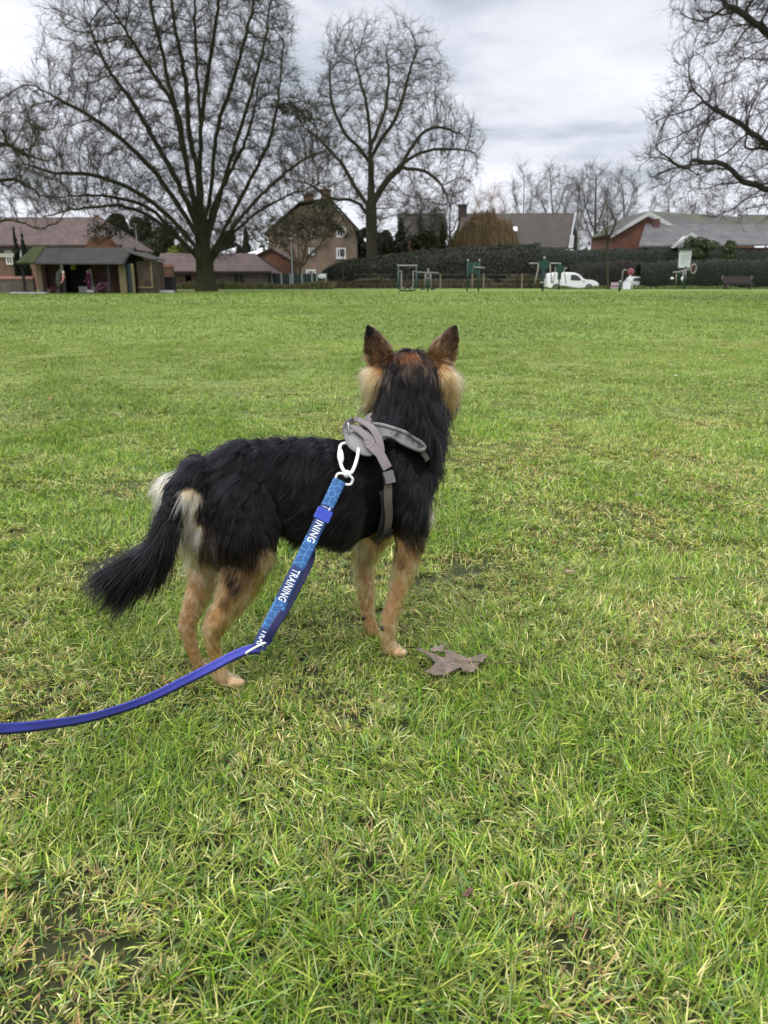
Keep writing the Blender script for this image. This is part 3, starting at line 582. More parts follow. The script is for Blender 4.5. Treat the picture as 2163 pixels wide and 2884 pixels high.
# ------------------------------------------------------------------ leash
leash = thing('dog_leash', 'blue training leash with a white clip, running from the harness out to the left', 'leash', Dp(560, 1400, 1.52))
def Lc(x, y, Y): return Wp(700+x/4.423, 1400+y/4.423, Y)       # strap close-up coordinates
view = lambda p: (CAMV - Vector(p)).normalized()
# strap pattern in strap space: UV.x along the strap (m), UV.y across (m)
def strapmat():
    m = bpy.data.materials.new('printed_blue_strap'); m.use_nodes = True; t = m.node_tree; p = P(m); p.inputs['Roughness'].default_value = 0.6
    uv = N('ShaderNodeUVMap', t); uv.uv_map = 'UVMap'
    vo = N('ShaderNodeTexVoronoi', t); vo.voronoi_dimensions = '2D'; vo.feature = 'F1'; vo.inputs['Scale'].default_value = 62; vo.inputs['Randomness'].default_value = 0.75; L(uv.outputs[0], vo.inputs['Vector'], t)
    ve = N('ShaderNodeTexVoronoi', t); ve.voronoi_dimensions = '2D'; ve.feature = 'DISTANCE_TO_EDGE'; ve.inputs['Scale'].default_value = 62; ve.inputs['Randomness'].default_value = 0.75; L(uv.outputs[0], ve.inputs['Vector'], t)
    sb = N('ShaderNodeVectorMath', t, operation='SUBTRACT'); L(uv.outputs[0], sb.inputs[0], t); L(vo.outputs['Position'], sb.inputs[1], t)
    sp = N('ShaderNodeSeparateXYZ', t); L(sb.outputs[0], sp.inputs[0], t)
    an = N('ShaderNodeMath', t, operation='ARCTAN2'); L(sp.outputs[0], an.inputs[0], t); L(sp.outputs[1], an.inputs[1], t)
    ml = N('ShaderNodeMath', t, operation='MULTIPLY'); L(an.outputs[0], ml.inputs[0], t); ml.inputs[1].default_value = 9
    si = N('ShaderNodeMath', t, operation='SINE'); L(ml.outputs[0], si.inputs[0], t)
    g1 = N('ShaderNodeMapRange', t); L(si.outputs[0], g1.inputs[0], t); g1.inputs[1].default_value = 0.45; g1.inputs[2].default_value = 0.95
    g2 = N('ShaderNodeMapRange', t); L(ve.outputs['Distance'], g2.inputs[0], t); g2.inputs[1].default_value = 0.085; g2.inputs[2].default_value = 0.03
    mxx = N('ShaderNodeMath', t, operation='MAXIMUM'); L(g1.outputs[0], mxx.inputs[0], t); L(g2.outputs[0], mxx.inputs[1], t)
    # plain bands behind the words
    su = N('ShaderNodeSeparateXYZ', t); L(uv.outputs[0], su.inputs[0], t)
    md = N('ShaderNodeMath', t, operation='FRACT'); dv = N('ShaderNodeMath', t, operation='DIVIDE'); L(su.outputs[0], dv.inputs[0], t); dv.inputs[1].default_value = PITCH; of = N('ShaderNodeMath', t, operation='SUBTRACT'); L(dv.outputs[0], of.inputs[0], t); of.inputs[1].default_value = U0/PITCH; L(of.outputs[0], md.inputs[0], t)
    gt = N('ShaderNodeMath', t, operation='GREATER_THAN'); L(md.outputs[0], gt.inputs[0], t); gt.inputs[1].default_value = WORD/PITCH
    mu = N('ShaderNodeMath', t, operation='MULTIPLY'); L(mxx.outputs[0], mu.inputs[0], t); L(gt.outputs[0], mu.inputs[1], t)
    bb = N('ShaderNodeMix', t, data_type='RGBA'); L(gt.outputs[0], bb.inputs[0], t); bb.inputs[6].default_value = (0.006, 0.030, 0.125, 1); bb.inputs[7].default_value = (0.005, 0.048, 0.175, 1)
    x = N('ShaderNodeMix', t, data_type='RGBA'); L(mu.outputs[0], x.inputs[0], t); L(bb.outputs[2], x.inputs[6], t); x.inputs[7].default_value = (0.065, 0.235, 0.50, 1); L(x.outputs[2], p.inputs['Base Color'], t)
    return m
top = Lc(1085, -60, 1.86); s_top = Wp(957, 1352, 1.70); s_bot = Wp(727, 1826, 1.515)
cl = curve([s_top, s_top.lerp(s_bot, .25)+Vector((0, 0, -.002)), s_top.lerp(s_bot, .5)+Vector((0, 0, -.003)), s_top.lerp(s_bot, .75)+Vector((0, 0, -.002)), s_bot], 12)
SL = sum((cl[i+1]-cl[i]).length for i in range(len(cl)-1)); SW = 0.0305
def at_u(u):
    a = 0
    for i in range(len(cl)-1):
        l = (cl[i+1]-cl[i]).length
        if a + l >= u or i == len(cl)-2: return cl[i].lerp(cl[i+1], (u-a)/l), (cl[i+1]-cl[i]).normalized()
        a += l
# where the words fall (fractions measured on the photo's strap)
def frac(y): return (1400+y/4.423 - 1352)/(1812-1352)
def u_of_y(ysrc):          # strap length at a photo row
    lo, hi = 0, SL
    for _ in range(40):
        mid_ = (lo+hi)/2; q = at_u(mid_)[0]; v = q-CAMV; f = Vector((0, math.cos(PHI), -math.sin(PHI))); u_ = Vector((0, math.sin(PHI), math.cos(PHI))); yy = 1442 - FPX*v.dot(u_)/v.dot(f)
        if yy < ysrc: lo = mid_
        else: hi = mid_
    return lo
ua, ub = u_of_y(1400+905/4.423), u_of_y(1400+1295/4.423); uT = u_of_y(1400+118/4.423); uR = u_of_y(1400+1665/4.423)
PITCH = (uR-uT)/2; WORD = (ub-ua)+.004; U0 = uT-.002
M_strap = strapmat()
def ribbon_uv(name, pts, wds, width, thick, m, parent, bow=0.0):
    n = len(pts); ac = 12; vs = []; us = []; a = 0
    for i in range(n):
        t = (pts[min(i+1, n-1)]-pts[max(i-1, 0)]).normalized(); wv = (wds[i]-t*wds[i].dot(t)).normalized(); nn = t.cross(wv)
        if nn.dot(view(pts[i])) < 0: nn = -nn
        if i: a += (pts[i]-pts[i-1]).length
        for sgn in (1, -1):
            for k in range(ac+1):
                s = k/ac-.5; vs.append(pts[i] + wv*s*width + nn*(sgn*thick/2*(1-.9*(abs(s)*2)**8) + bow*s*s*width)); us.append((a, s*width))
    W_ = 2*(ac+1); qs = []
    for i in range(n-1):
        for k in range(ac):
            qs.append((i*W_+k, i*W_+k+1, (i+1)*W_+k+1, (i+1)*W_+k)); b = ac+1; qs.append((i*W_+b+k, (i+1)*W_+b+k, (i+1)*W_+b+k+1, i*W_+b+k+1))
        for k in (0, ac): qs.append((i*W_+k, (i+1)*W_+k, (i+1)*W_+ac+1+k, i*W_+ac+1+k))
    me = np_mesh(name, np.array([v[:] for v in vs]), quads=np.array(qs), smooth=True)
    uvl = me.uv_layers.new(name='UVMap'); li = np.empty(len(me.loops), np.int32); me.loops.foreach_get('vertex_index', li); uvl.data.foreach_set('uv', np.array(us, np.float32)[li].ravel())
    bm = bmesh.new(); bm.from_mesh(me); bmesh.ops.recalc_face_normals(bm, faces=bm.faces); bm.to_mesh(me); bm.free()
    return link(name, me, m, parent)
wd_img = Wp(1000, 1600+500*0.0, 1.7) - Wp(1000-100, 1600, 1.7)
def wdir(i):
    t = (cl[min(i+1, len(cl)-1)]-cl[max(i-1, 0)]).normalized(); return t.cross(view(cl[i])).normalized()
wds = [wdir(i) for i in range(len(cl))]
strap = ribbon_uv('padded_strap', cl, wds, SW, 0.0042, M_strap, leash)
# white lettering, sewn along the strap
M_let = mat('white_lettering', (0.80, 0.83, 0.86), 0.5)
def word(text, u_start, size, length):
    cu = bpy.data.curves.new('word', 'FONT'); cu.body = text; cu.size = 1; cu.offset = 0.012; cu.extrude = 0; cu.space_character = 1.12
    o = bpy.data.objects.new('word', cu); SC.collection.objects.link(o); dg = bpy.context.evaluated_depsgraph_get(); me = bpy.data.meshes.new_from_object(o.evaluated_get(dg)); bpy.data.objects.remove(o)
    co = np.array([v.co[:] for v in me.vertices]); x0, x1 = co[:, 0].min(), co[:, 0].max(); h = co[:, 1].max()
    for v in me.vertices:
        u = u_start + (v.co.x-x0)/(x1-x0)*length; q, t = at_u(u); vw = view(q); wv = t.cross(vw).normalized(); nn = wv.cross(t).normalized()
        if nn.dot(vw) < 0: nn = -nn
        if wv.x < 0: wv = -wv
        v.co = q + wv*((v.co.y/h-.5)*size) + nn*.0026
    bm = bmesh.new(); bm.from_mesh(me); bmesh.ops.solidify(bm, geom=bm.faces[:], thickness=.0003) if False else None; bm.to_mesh(me); bm.free()
    return me
def add_word(text, u0, length, size=.0175):
    me = word(text, u0, size, length); me.name = 'lettering'; link('lettering', me, M_let, strap)
wl = ub-ua
add_word('T', uT, wl*.09); add_word('INING', u_of_y(1400+300/4.423), u_of_y(1400+562/4.423)-u_of_y(1400+300/4.423)); add_word('TRAINING', ua, wl); add_word('TRAI', uR, wl*.44)
# back run of the padded loop, navy, behind the printed run
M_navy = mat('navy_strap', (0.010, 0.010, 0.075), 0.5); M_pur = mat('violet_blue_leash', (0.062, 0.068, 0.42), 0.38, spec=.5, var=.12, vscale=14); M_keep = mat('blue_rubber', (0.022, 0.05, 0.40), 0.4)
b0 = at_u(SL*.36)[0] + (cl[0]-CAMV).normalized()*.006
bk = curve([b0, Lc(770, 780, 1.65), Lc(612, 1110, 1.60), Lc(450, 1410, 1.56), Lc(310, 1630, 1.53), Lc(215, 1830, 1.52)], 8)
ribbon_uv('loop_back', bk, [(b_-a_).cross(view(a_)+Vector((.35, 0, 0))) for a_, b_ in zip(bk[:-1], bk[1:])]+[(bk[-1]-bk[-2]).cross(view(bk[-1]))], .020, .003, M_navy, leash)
# keeper with two bands
for yy in (192, 258):
    u = u_of_y(1400+(yy)/4.423) ; q, t = at_u(u); vw = view(q); wv = t.cross(vw).normalized()
    mbk = MB(); nn = wv.cross(t).normalized(); hw_, hh, tk = SW/2+.0035, .0072, .0055
    mbk.hexa([q+wv*a*hw_+t*b*hh+nn*c*tk for c in (-1, 1) for a, b in ((-1, -1), (1, -1), (1, 1), (-1, 1))]); mbk.build('keeper', M_keep, leash, bevel=.0018)
# long webbing to the hand out of frame
lp = [Wp(733, 1826, 1.523), Wp(700, 1828, 1.515), Wp(655, 1846, 1.50), Wp(600, 1875, 1.475), Wp(520, 1915, 1.44), Wp(400, 1972, 1.38), Wp(260, 2016, 1.31), Wp(130, 2038, 1.24), Wp(0, 2050, 1.17), Wp(-160, 2050, 1.08), Wp(-420, 1990, .92), Wp(-800, 1800, .72)]
lc = curve(lp, 8); lw = []
for i in range(len(lc)):
    t = (lc[min(i+1, len(lc)-1)]-lc[max(i-1, 0)]).normalized(); k = i/len(lc); lw.append(t.cross((view(lc[i])+Vector((0, 0, -.35+.25*math.sin(k*9)))).normalized()).normalized())
long_ = ribbon_uv('webbing', lc, lw, .0180, .0038, M_pur, leash, bow=.25)
# darker under layer sewn beneath
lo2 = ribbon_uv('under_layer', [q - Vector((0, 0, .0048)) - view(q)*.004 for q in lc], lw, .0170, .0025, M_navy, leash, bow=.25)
# square ring at the bottom of the loop
def oval(c, ax, ay, a, b, pw=2.6, n=28):
    o = []
    for q in np.linspace(0, 2*math.pi, n, endpoint=False):
        cx_, sy_ = math.cos(q), math.sin(q); o.append(c + ax*a*math.copysign(abs(cx_)**(2/pw), cx_) + ay*b*math.copysign(abs(sy_)**(2/pw), sy_))
    return o
c = Wp(722, 1826, 1.518); ax = (Wp(765, 1800, 1.52)-Wp(680, 1846, 1.50)).normalized(); ay = (Vector((.1, .75, -.5))).normalized()
mbk = MB(); mbk.tube(oval(c, ax, ay, .0245, .0135, 3), .0025, 8, closed=True); mbk.build('square_ring', M_wht, leash, smooth=True)
# carabiner, pear-shaped, with swivel eye
def Cw(x, y, Y): return Wp(900+x/5.821, 1180+y/5.821, Y)
path = [(480, 395), (400, 400), (345, 435), (330, 500), (328, 600), (340, 700), (365, 790), (400, 850), (445, 885), (500, 890), (540, 850), (580, 760), (615, 640), (632, 540), (625, 460), (585, 410), (530, 392)]
YC = Dp(760, 965, 1).y
d0 = onbody(*Cr(480, 400), .034)[0].y
def Yc(y): return (d0-.004) + (1.705-(d0-.004))*min(1.2, (y-390)/520)
cp = curve([Cw(x, y, Yc(y)) for x, y in path+path[:1]], 4)[:-1]
clip = tag(bpy.data.objects.new('carabiner', None)); SC.collection.objects.link(clip); clip.parent = leash
mbk = MB(); mbk.tube(cp, [.0043]*len(cp), 10, closed=True); mbk.build('hook', M_wht, clip, smooth=True)
mbk = MB(); mbk.tube([Cw(338, 520, Yc(520)), Cw(340, 570, Yc(570)), Cw(345, 640, Yc(640)), Cw(352, 690, Yc(690))], [.0062, .0072, .0072, .0060], 12)
for yy in (575, 610, 645): mbk.tube([Cw(340+(yy-570)*.08, yy, Yc(yy)), Cw(341+(yy-570)*.08, yy+12, Yc(yy+12))], .0080, 12)
mbk.build('screw_gate', M_wht, clip, smooth=False)
mbk = MB(); mbk.tube([Cw(458, 870, Yc(870)), Cw(440, 925, Yc(925))], [.0055, .0065], 12); mbk.build('swivel', M_wht, clip, smooth=True)
c = Cw(405, 985, 1.705); ax = (Cw(540, 1020, 1.709)-Cw(265, 930, 1.701)).normalized(); ay = (Cw(440, 900, 1.705)-Cw(380, 1060, 1.705)).normalized()
mbk = MB(); mbk.tube(oval(c, ax, ay, .0200, .0115, 3.0), .0031, 8, closed=True); mbk.build('swivel_eye', M_wht, clip, smooth=True)

# ------------------------------------------------------------------ fallen leaves, litter
def fallen_leaf(label, px, py, size, c, seed, curl=.3, stem=True, kind='lobed', lift=.02, flat=.6):
    Y = (CH)/math.tan(PHI+math.atan((py*1.3038-1442)/FPX)); g = Dp(px, py, Y); rs = np.random.RandomState(seed)
    h = float(hground(g.x, g.y))*(1 if Y < 6 else 0)
    t = thing('fallen_leaf', label, 'leaf', (g.x, g.y, h+lift), 'fallen leaves on the grass')
    ang = []; nl = 5
    prof = []; m_ = 44
    if kind == 'lobed':
        o_ = []
        for th_, tp in ((180-146, 0), (-55, .80), (0, 1.0), (55, .86), (112, .62)): pass
        for th_, tp in ((-112, .62), (-55, .88), (0, 1.0), (55, .84), (112, .58)):
            for dt, k_ in ((-26, .44), (-15, .70), (-11, .60), (0, 1.0), (9, .66), (15, .76), (26, .44)): o_.append((th_+dt, k_*tp if k_ < 1 else tp))
        o_ = [(-180, .18)]+sorted(o_)+[(180, .18)]; m_ = 72
        for k in range(m_):
            th = -180+360*k/m_; r = float(np.interp(th, [q[0] for q in o_], [q[1] for q in o_])); prof.append((r*size*math.cos(math.radians(th)), r*size*math.sin(math.radians(th))))
    else:
        for k in range(m_):
            q = 2*math.pi*k/m_; r = .42+.5*abs(math.cos(q))**1.6; prof.append((r*size*math.cos(q), r*size*math.sin(q)*.55))
    nr = 6; vs = [(0, 0, 0)]; 
    for j in range(1, nr+1):
        for (a, b) in prof: vs.append((a*j/nr, b*j/nr, 0))
    V = np.array(vs); rot = rs.uniform(0, 6.28) if seed > 1 else math.radians(165)
    R_ = np.array([[math.cos(rot), -math.sin(rot)], [math.sin(rot), math.cos(rot)]])
    an = np.arctan2(V[:, 1], V[:, 0]); rr = np.hypot(V[:, 0], V[:, 1])/size
    V[:, 2] = size*(curl*(np.sin(an*2.5+seed)*.28*rr**1.5 + .35*rr**2*np.sin(an+seed*2)) + .04*np.sin(an*10)*rr + .22*(vnoise(V[:, 0]+9, V[:, 1]+9, size*.28, seed)-.35)*rr + .10*(vnoise(V[:, 0]+9, V[:, 1]+9, size*.12, seed+1)-.5))
    V[:, :2] = V[:, :2]@R_.T*np.array([1.22 if kind == 'lobed' else 1, flat]); V[:, 2] += .012
    tr = []; 
    for k in range(m_): tr.append((0, 1+k, 1+(k+1) % m_))
    qd = [(1+j*m_+k, 1+j*m_+(k+1) % m_, 1+(j+1)*m_+(k+1) % m_, 1+(j+1)*m_+k) for j in range(nr-1) for k in range(m_)]
    nb = len(V); V2 = np.concatenate([V, V-np.array([0, 0, .0008])]); tr = np.array(tr); qd = np.array(qd)
    me = np_mesh('blade', V2, np.concatenate([tr, tr[:, ::-1]+nb]), np.concatenate([qd, qd[:, ::-1]+nb]), False)
    mm = mat('dead_leaf', c, .55, var=.45, vscale=40, bump=.5, bscale=160)
    o = bpy.data.objects.new('blade', me); SC.collection.objects.link(o); me.materials.append(mm); o.parent = t
    if kind == 'lobed':
        vb_ = MB()
        for th in (-112, -55, 0, 55, 112):
            k = int(round((th+180)/360*m_)) % m_; vb_.tube([Vector(V[0])+Vector((0, 0, .0006))]+[Vector(V[1+j*m_+k])+Vector((0, 0, .0006)) for j in range(nr)], [.0010]*3+[.0006]*(nr-2), 4)
        ve_ = vb_.build('vein', mat('leaf_vein', (.30, .22, .15), .6), None); ve_.parent = t
    if stem:
        b = MB(); d = Vector((math.cos(rot+math.pi), math.sin(rot+math.pi)*flat, 0)); 
        b.tube([d*-.6*size+Vector((0, 0, .014)), Vector((0, 0, .016)), d*size*.7+Vector((0, 0, .016)), d*size*1.3+Vector((0, 0, .032)), d*size*1.75+Vector((0, 0, .045))], [.0006, .0011, .0012, .0011, .001], 5)
        s = b.build('stem', mat('leaf_stem', (.10, .05, .03), .6), None, smooth=True); s.parent = t
    return t
fallen_leaf('large curled grey-brown maple leaf lying by the front paw', 1008, 1446, .148, (.155, .115, .085), 1, .55, True, 'lobed', .016, .50)
fallen_leaf('crumpled grey leaf fragment just left of the large maple leaf', 936, 1426, .034, (.21, .17, .15), 7, .9, False, 'lobed', .026)
fallen_leaf('pale pinkish-brown leaf in the grass beyond the maple leaf', 1235, 1255, .032, (.40, .27, .22), 3, .6, False, 'lobed', .022)
fallen_leaf('dark red-brown leaf half sunk in a gap of the grass', 1472, 1264, .035, (.07, .02, .014), 4, .4, False, 'oval', .014)
fallen_leaf('small bright orange leaf in mid field', 1338, 1080, .020, (.55, .17, .05), 5, .4, False, 'oval', .03)
fallen_leaf('small grey leaf to the right of the orange one', 1378, 1078, .020, (.22, .20, .17), 6, .4, False, 'oval', .02)
fallen_leaf('small rusty leaf far out to the left of the dog', 113, 874, .055, (.40, .14, .06), 8, .4, False, 'oval', .04)
fallen_leaf('pale tan leaf to the left beyond the tail', 258, 906, .040, (.50, .33, .25), 9, .4, False, 'oval', .03)
fallen_leaf('tiny brown leaf beyond the muzzle on the right', 1297, 886, .035, (.30, .09, .05), 10, .4, False, 'oval', .04)
fallen_leaf('rusty brown leaf in the mud nearest the viewer', 760+250, 1960, .020, (.11, .05, .03), 11, .5, False, 'oval', .012)
for i, (px, py) in enumerate([(1110, 769), (1447, 795), (1460, 822), (1100, 1010) , (905, 770), (60, 770)]):
    pass
def daisy(label, px, py):
    Y = CH/math.tan(PHI+math.atan((py*1.3038-1442)/FPX)); g = Dp(px, py, Y); b = MB(); h = .05
    t = thing('daisy', label, 'flower', (g.x, g.y, 0), 'white daisies in the field')
    for k in range(12):
        q = k*math.pi/6; d = Vector((math.cos(q), math.sin(q), .15)); s_ = Vector((-math.sin(q), math.cos(q), 0)); o = Vector((g.x, g.y, h)); b.quad(o, o+d*.014-s_*.004, o+d*.026, o+d*.014+s_*.004)
    b.build('petals', M_let, t); c_ = MB(); c_.sphere((g.x, g.y, h+.002), .007, 1, 1, .5); c_.build('centre', mat('yolk', (.6, .4, .03)), t); s2 = MB(); s2.tube([(g.x, g.y, 0), (g.x, g.y, h)], .0015, 5); s2.build('stalk', mat('stalk', (.1, .2, .04)), t)
daisy('white daisy far out in line with the dog\'s right ear', 1110, 769)
daisy('white daisy far out on the right, the farther of two', 1447, 797)
daisy('white daisy far out on the right, the nearer of two', 1458, 822)
# ------------------------------------------------------------------ background: materials
M_rooftile = brickmat('pantile', (.085, .056, .047), (.115, .076, .064), (.05, .035, .03), .30, .22, .85, .30)
M_slate = brickmat('grey_roof_tile', (.062, .058, .052), (.082, .076, .070), (.04, .038, .035), .33, .20, .85, .3, stain=(.07, .075, .04))
M_slate2 = brickmat('pale_grey_roof_tile', (.095, .088, .087), (.13, .12, .117), (.055, .05, .05), .35, .25, .85, .3)
M_dkroof = brickmat('brown_roof_tile', (.060, .051, .041), (.075, .063, .05), (.035, .03, .025), .33, .22, .85, .25)
M_shedroof = mat('mossy_corrugated_sheet', (.075, .073, .066), .85, col2=(.048, .048, .034), vscale=.9, bump=.5, bscale=6)
M_moss = mat('moss', (.055, .068, .014), .95, var=.4, vscale=3)
M_brick = brickmat('red_brick', (.145, .07, .047), (.18, .09, .06), (.17, .14, .11)); M_brick2 = brickmat('buff_brick', (.20, .14, .10), (.25, .175, .125), (.23, .19, .155)); M_brickd = brickmat('dark_brick', (.075, .034, .026), (.10, .046, .035), (.07, .05, .045))
M_brickr = brickmat('orange_brick', (.145, .056, .034), (.17, .07, .042), (.12, .08, .06)); M_rubble = brickmat('rubble_stone', (.14, .12, .10), (.20, .155, .125), (.12, .11, .09), .3, .14, .95, .4)
M_white = mat('white_paint', (.80, .80, .80), .4); M_owhite = mat('weathered_white', (.45, .45, .44), .6); M_dark = mat('dark_interior', (.010, .010, .012), .9); M_glass = mat('window_glass', (.03, .035, .04), .08, spec=.8); M_tim = mat('black_timber', (.022, .021, .021), .8); M_cop = mat('red_coping', (.26, .12, .085), .85, var=.2, vscale=3)
M_green = mat('green_paint', (.006, .045, .034), .45); M_grey = mat('grey_tube', (.25, .23, .205), .4, var=.1, vscale=8); M_post = mat('weathered_post', (.17, .15, .10), .9, var=.3); M_conc = mat('concrete', (.5, .5, .47), .9, var=.2, vscale=2)
M_galv = mat('galvanised', (.40, .42, .43), .5, metal=.4); M_navyp = mat('dark_green_sheet', (.018, .035, .033), .6, var=.3, vscale=.5); M_tanp = mat('tan_door', (.17, .14, .065), .8, var=.2, vscale=2)

def window(parent, x0, x1, z0, z1, y, cols=2, rows=1, fr=.09, m=None, frame_m=None):
    b = MB(); w_ = b
    f = MB(); fm = frame_m or M_white
    f.box((x0, y-.05, z0), (x0+fr, y+.02, z1)); f.box((x1-fr, y-.05, z0), (x1, y+.02, z1)); f.box((x0+fr, y-.05, z1-fr), (x1-fr, y+.02, z1)); f.box((x0+fr, y-.05, z0), (x1-fr, y+.02, z0+fr))
    for i in range(1, cols): x = x0+(x1-x0)*i/cols; f.box((x-fr/3, y-.045, z0+fr), (x+fr/3, y+.015, z1-fr))
    for i in range(1, rows): z = z0+(z1-z0)*i/rows; f.box((x0+fr, y-.035, z-fr/4), (x1-fr, y+.01, z+fr/4))
    fo = f.build('window', fm, parent); g = MB(); g.quad((x0+fr, y-.01, z0+fr), (x1-fr, y-.01, z0+fr), (x1-fr, y-.01, z1-fr), (x0+fr, y-.01, z1-fr)); go = g.build('pane', M_glass, None)
    go.parent = fo; go.data.transform(Matrix.Translation(-world_loc(fo))); return fo
def hedge(label, path, w_, cols, seed, n=16000, size=.12, m=None):
    """path: list of (x, y, z_top); a clipped hedge running along it"""
    rs = np.random.RandomState(seed); px = np.array([p[0] for p in path]); py = np.array([p[1] for p in path]); pz = np.array([p[2] for p in path])
    s = np.concatenate([[0], np.cumsum(np.hypot(np.diff(px), np.diff(py)))]); tot = s[-1]; ns = int(tot/.35)+2; ss = np.linspace(0, tot, ns)
    X = np.interp(ss, s, px); Yy = np.interp(ss, s, py); Zt = np.interp(ss, s, pz) + (vnoise(ss, ss*0, 1.5, seed)-.5)*.22 + (vnoise(ss, ss*0, .5, seed+1)-.5)*.12
    dx_ = np.gradient(X); dy_ = np.gradient(Yy); nl = np.hypot(dx_, dy_); nx_, ny_ = dy_/nl, -dx_/nl
    prof = [(-.5, 0), (-.54, .3), (-.52, .6), (-.47, .86), (-.30, .985), (0, 1.0), (.30, .985), (.47, .86), (.52, .6), (.54, .3), (.5, 0)]
    V = []; 
    for (a, b) in prof:
        k = (vnoise(ss, ss*0+a*9+b*5, .8, seed+5)-.5)*.18
        V.append(np.stack([X+nx_*(a*w_+k*np.sign(a)), Yy+ny_*(a*w_+k*np.sign(a)), Zt*b-.05], 1))
    V = np.stack(V, 1); m_ = len(prof); ii, jj = np.meshgrid(np.arange(ns-1), np.arange(m_-1)); a = (ii*m_+jj).ravel(); Q = np.stack([a, a+1, a+m_+1, a+m_], 1)
    core = V.reshape(-1, 3); cc = np.full((len(core), 3), .35)*np.array(cols[0])
    # leaves over the skin
    t = rs.uniform(0, tot, n); pr = rs.uniform(0, m_-1, n); i0 = np.clip((t/tot*(ns-1)).astype(int), 0, ns-2); f0 = t/tot*(ns-1)-i0; j0 = pr.astype(int); g0 = pr-j0
    C = (V[i0, j0]*(1-g0)[:, None]+V[i0, j0+1]*g0[:, None])*(1-f0)[:, None] + (V[i0+1, j0]*(1-g0)[:, None]+V[i0+1, j0+1]*g0[:, None])*f0[:, None]
    C += rs.normal(0, .05, C.shape); d1 = rs.normal(0, 1, C.shape); d1 /= np.linalg.norm(d1, axis=1)[:, None]; d2 = np.cross(d1, rs.normal(0, 1, C.shape)); d2 /= np.linalg.norm(d2, axis=1)[:, None]
    sz = (size*rs.uniform(.6, 1.3, n))[:, None]; lv = np.stack([C-d1*sz*.5, C+d2*sz*.28, C+d1*sz*.5, C-d2*sz*.28], 1).reshape(-1, 3)
    lc_ = np.array(cols)[rs.randint(0, len(cols), n)]*rs.uniform(.6, 1.4, n)[:, None]*(.75+.5*vnoise(C[:, 0], C[:, 2]*2, .9, seed+9))[:, None]
    if m == 'topgreen': pass
    b = len(core); Q2 = b+np.arange(n*4).reshape(-1, 4)
    me = np_mesh('hedge', np.concatenate([core, lv]), quads=np.concatenate([Q, Q2]), col=np.concatenate([cc, np.repeat(lc_, 4, 0)]))
    o = link('hedge', me, vcolmat('hedge_leaf', .6, .3)); return tag(o, label, 'hedge')
def leafcloud(rs, balls, n, size, cols, dark=.0):
    """small leaf quads through a set of ellipsoids (c, rx, ry, rz)"""
    vol = np.array([b[1]*b[2]*b[3] for b in balls]); k = rs.choice(len(balls), n, p=vol/vol.sum()); d = rs.normal(0, 1, (n, 3)); d /= np.linalg.norm(d, axis=1)[:, None]; r = rs.uniform(.25, 1, n)**.45
    c = np.array([b[0] for b in balls])[k]; R3 = np.array([b[1:4] for b in balls])[k]; P_ = c + d*R3*r[:, None]
    P_ += (noise3(P_, max(.3, R3.mean()*.35), 7)-.5)[:, None]*R3*.7
    d1 = rs.normal(0, 1, P_.shape); d1 /= np.linalg.norm(d1, axis=1)[:, None]; d2 = np.cross(d1, rs.normal(0, 1, P_.shape)); d2 /= np.linalg.norm(d2, axis=1)[:, None]
    sz = (size*rs.uniform(.5, 1.4, n))[:, None]; v = np.stack([P_-d1*sz*.6, P_+d2*sz*.3, P_+d1*sz*.6, P_-d2*sz*.3], 1).reshape(-1, 3)
    cc = np.array(cols)[rs.randint(0, len(cols), n)]*rs.uniform(.6, 1.4, n)[:, None]*(.6+.8*noise3(P_, 1.1, 21))[:, None]
    return v, np.repeat(cc, 4, 0)
M_leafy = vcolmat('leaves', .6, .3, .15); M_bark = mat('grey_bark', (.075, .066, .05), .95, var=.35, vscale=3, bump=.4, bscale=12)
def leafy(name, label, cat, base, balls, n, size, cols, trunk_r=.12, seed=1, group=None, trunk_top=None, part='crown'):
    t = thing(name, label, cat, base, group); rs = np.random.RandomState(seed); v, c = leafcloud(rs, balls, n, size, cols)
    link(part, np_mesh(part, v, quads=np.arange(n*4).reshape(-1, 4), col=c), M_leafy, t)
    b = MB(); bx, by, bz = base; tz = trunk_top or max(q[0][2] for q in balls)
    b.tube([(bx, by, bz), (bx+.05, by, bz+(tz-bz)*.5), (bx, by, tz)], [trunk_r, trunk_r*.75, trunk_r*.3], 8)
    rs2 = random.Random(seed)
    for q in balls[:10]:
        a = bz+(tz-bz)*rs2.uniform(.15, .6); b.tube([(bx, by, a), ((bx+q[0][0])/2, (by+q[0][1])/2, (a+q[0][2])/2), tuple(q[0])], [trunk_r*.4, trunk_r*.25, trunk_r*.1], 5)
    b.build('trunk', M_bark, t, smooth=True); return t
def gable_roof(b, x0, x1, y0, y1, ze, zr, th=.12, ox=.3, oy=.3, xr0=None, xr1=None):
    """ridge along x; slopes to the front (y0) and back (y1)"""
    ym = (y0+y1)/2; sl = (zr-ze)/(ym-y0); a = xr0 if xr0 is not None else x0-ox; c = xr1 if xr1 is not None else x1+ox
    for yy, s in ((y0-oy, 1), (y1+oy, -1)):
        z_e = ze - oy*sl; b.hexa([(x0-ox, yy, z_e), (x1+ox, yy, z_e), (c, ym, zr), (a, ym, zr), (x0-ox, yy, z_e+th), (x1+ox, yy, z_e+th), (c, ym, zr+th), (a, ym, zr+th)])
    return b
def Xz(x, y, Y): q = Wp(x, y, Y); return q.x, q.z

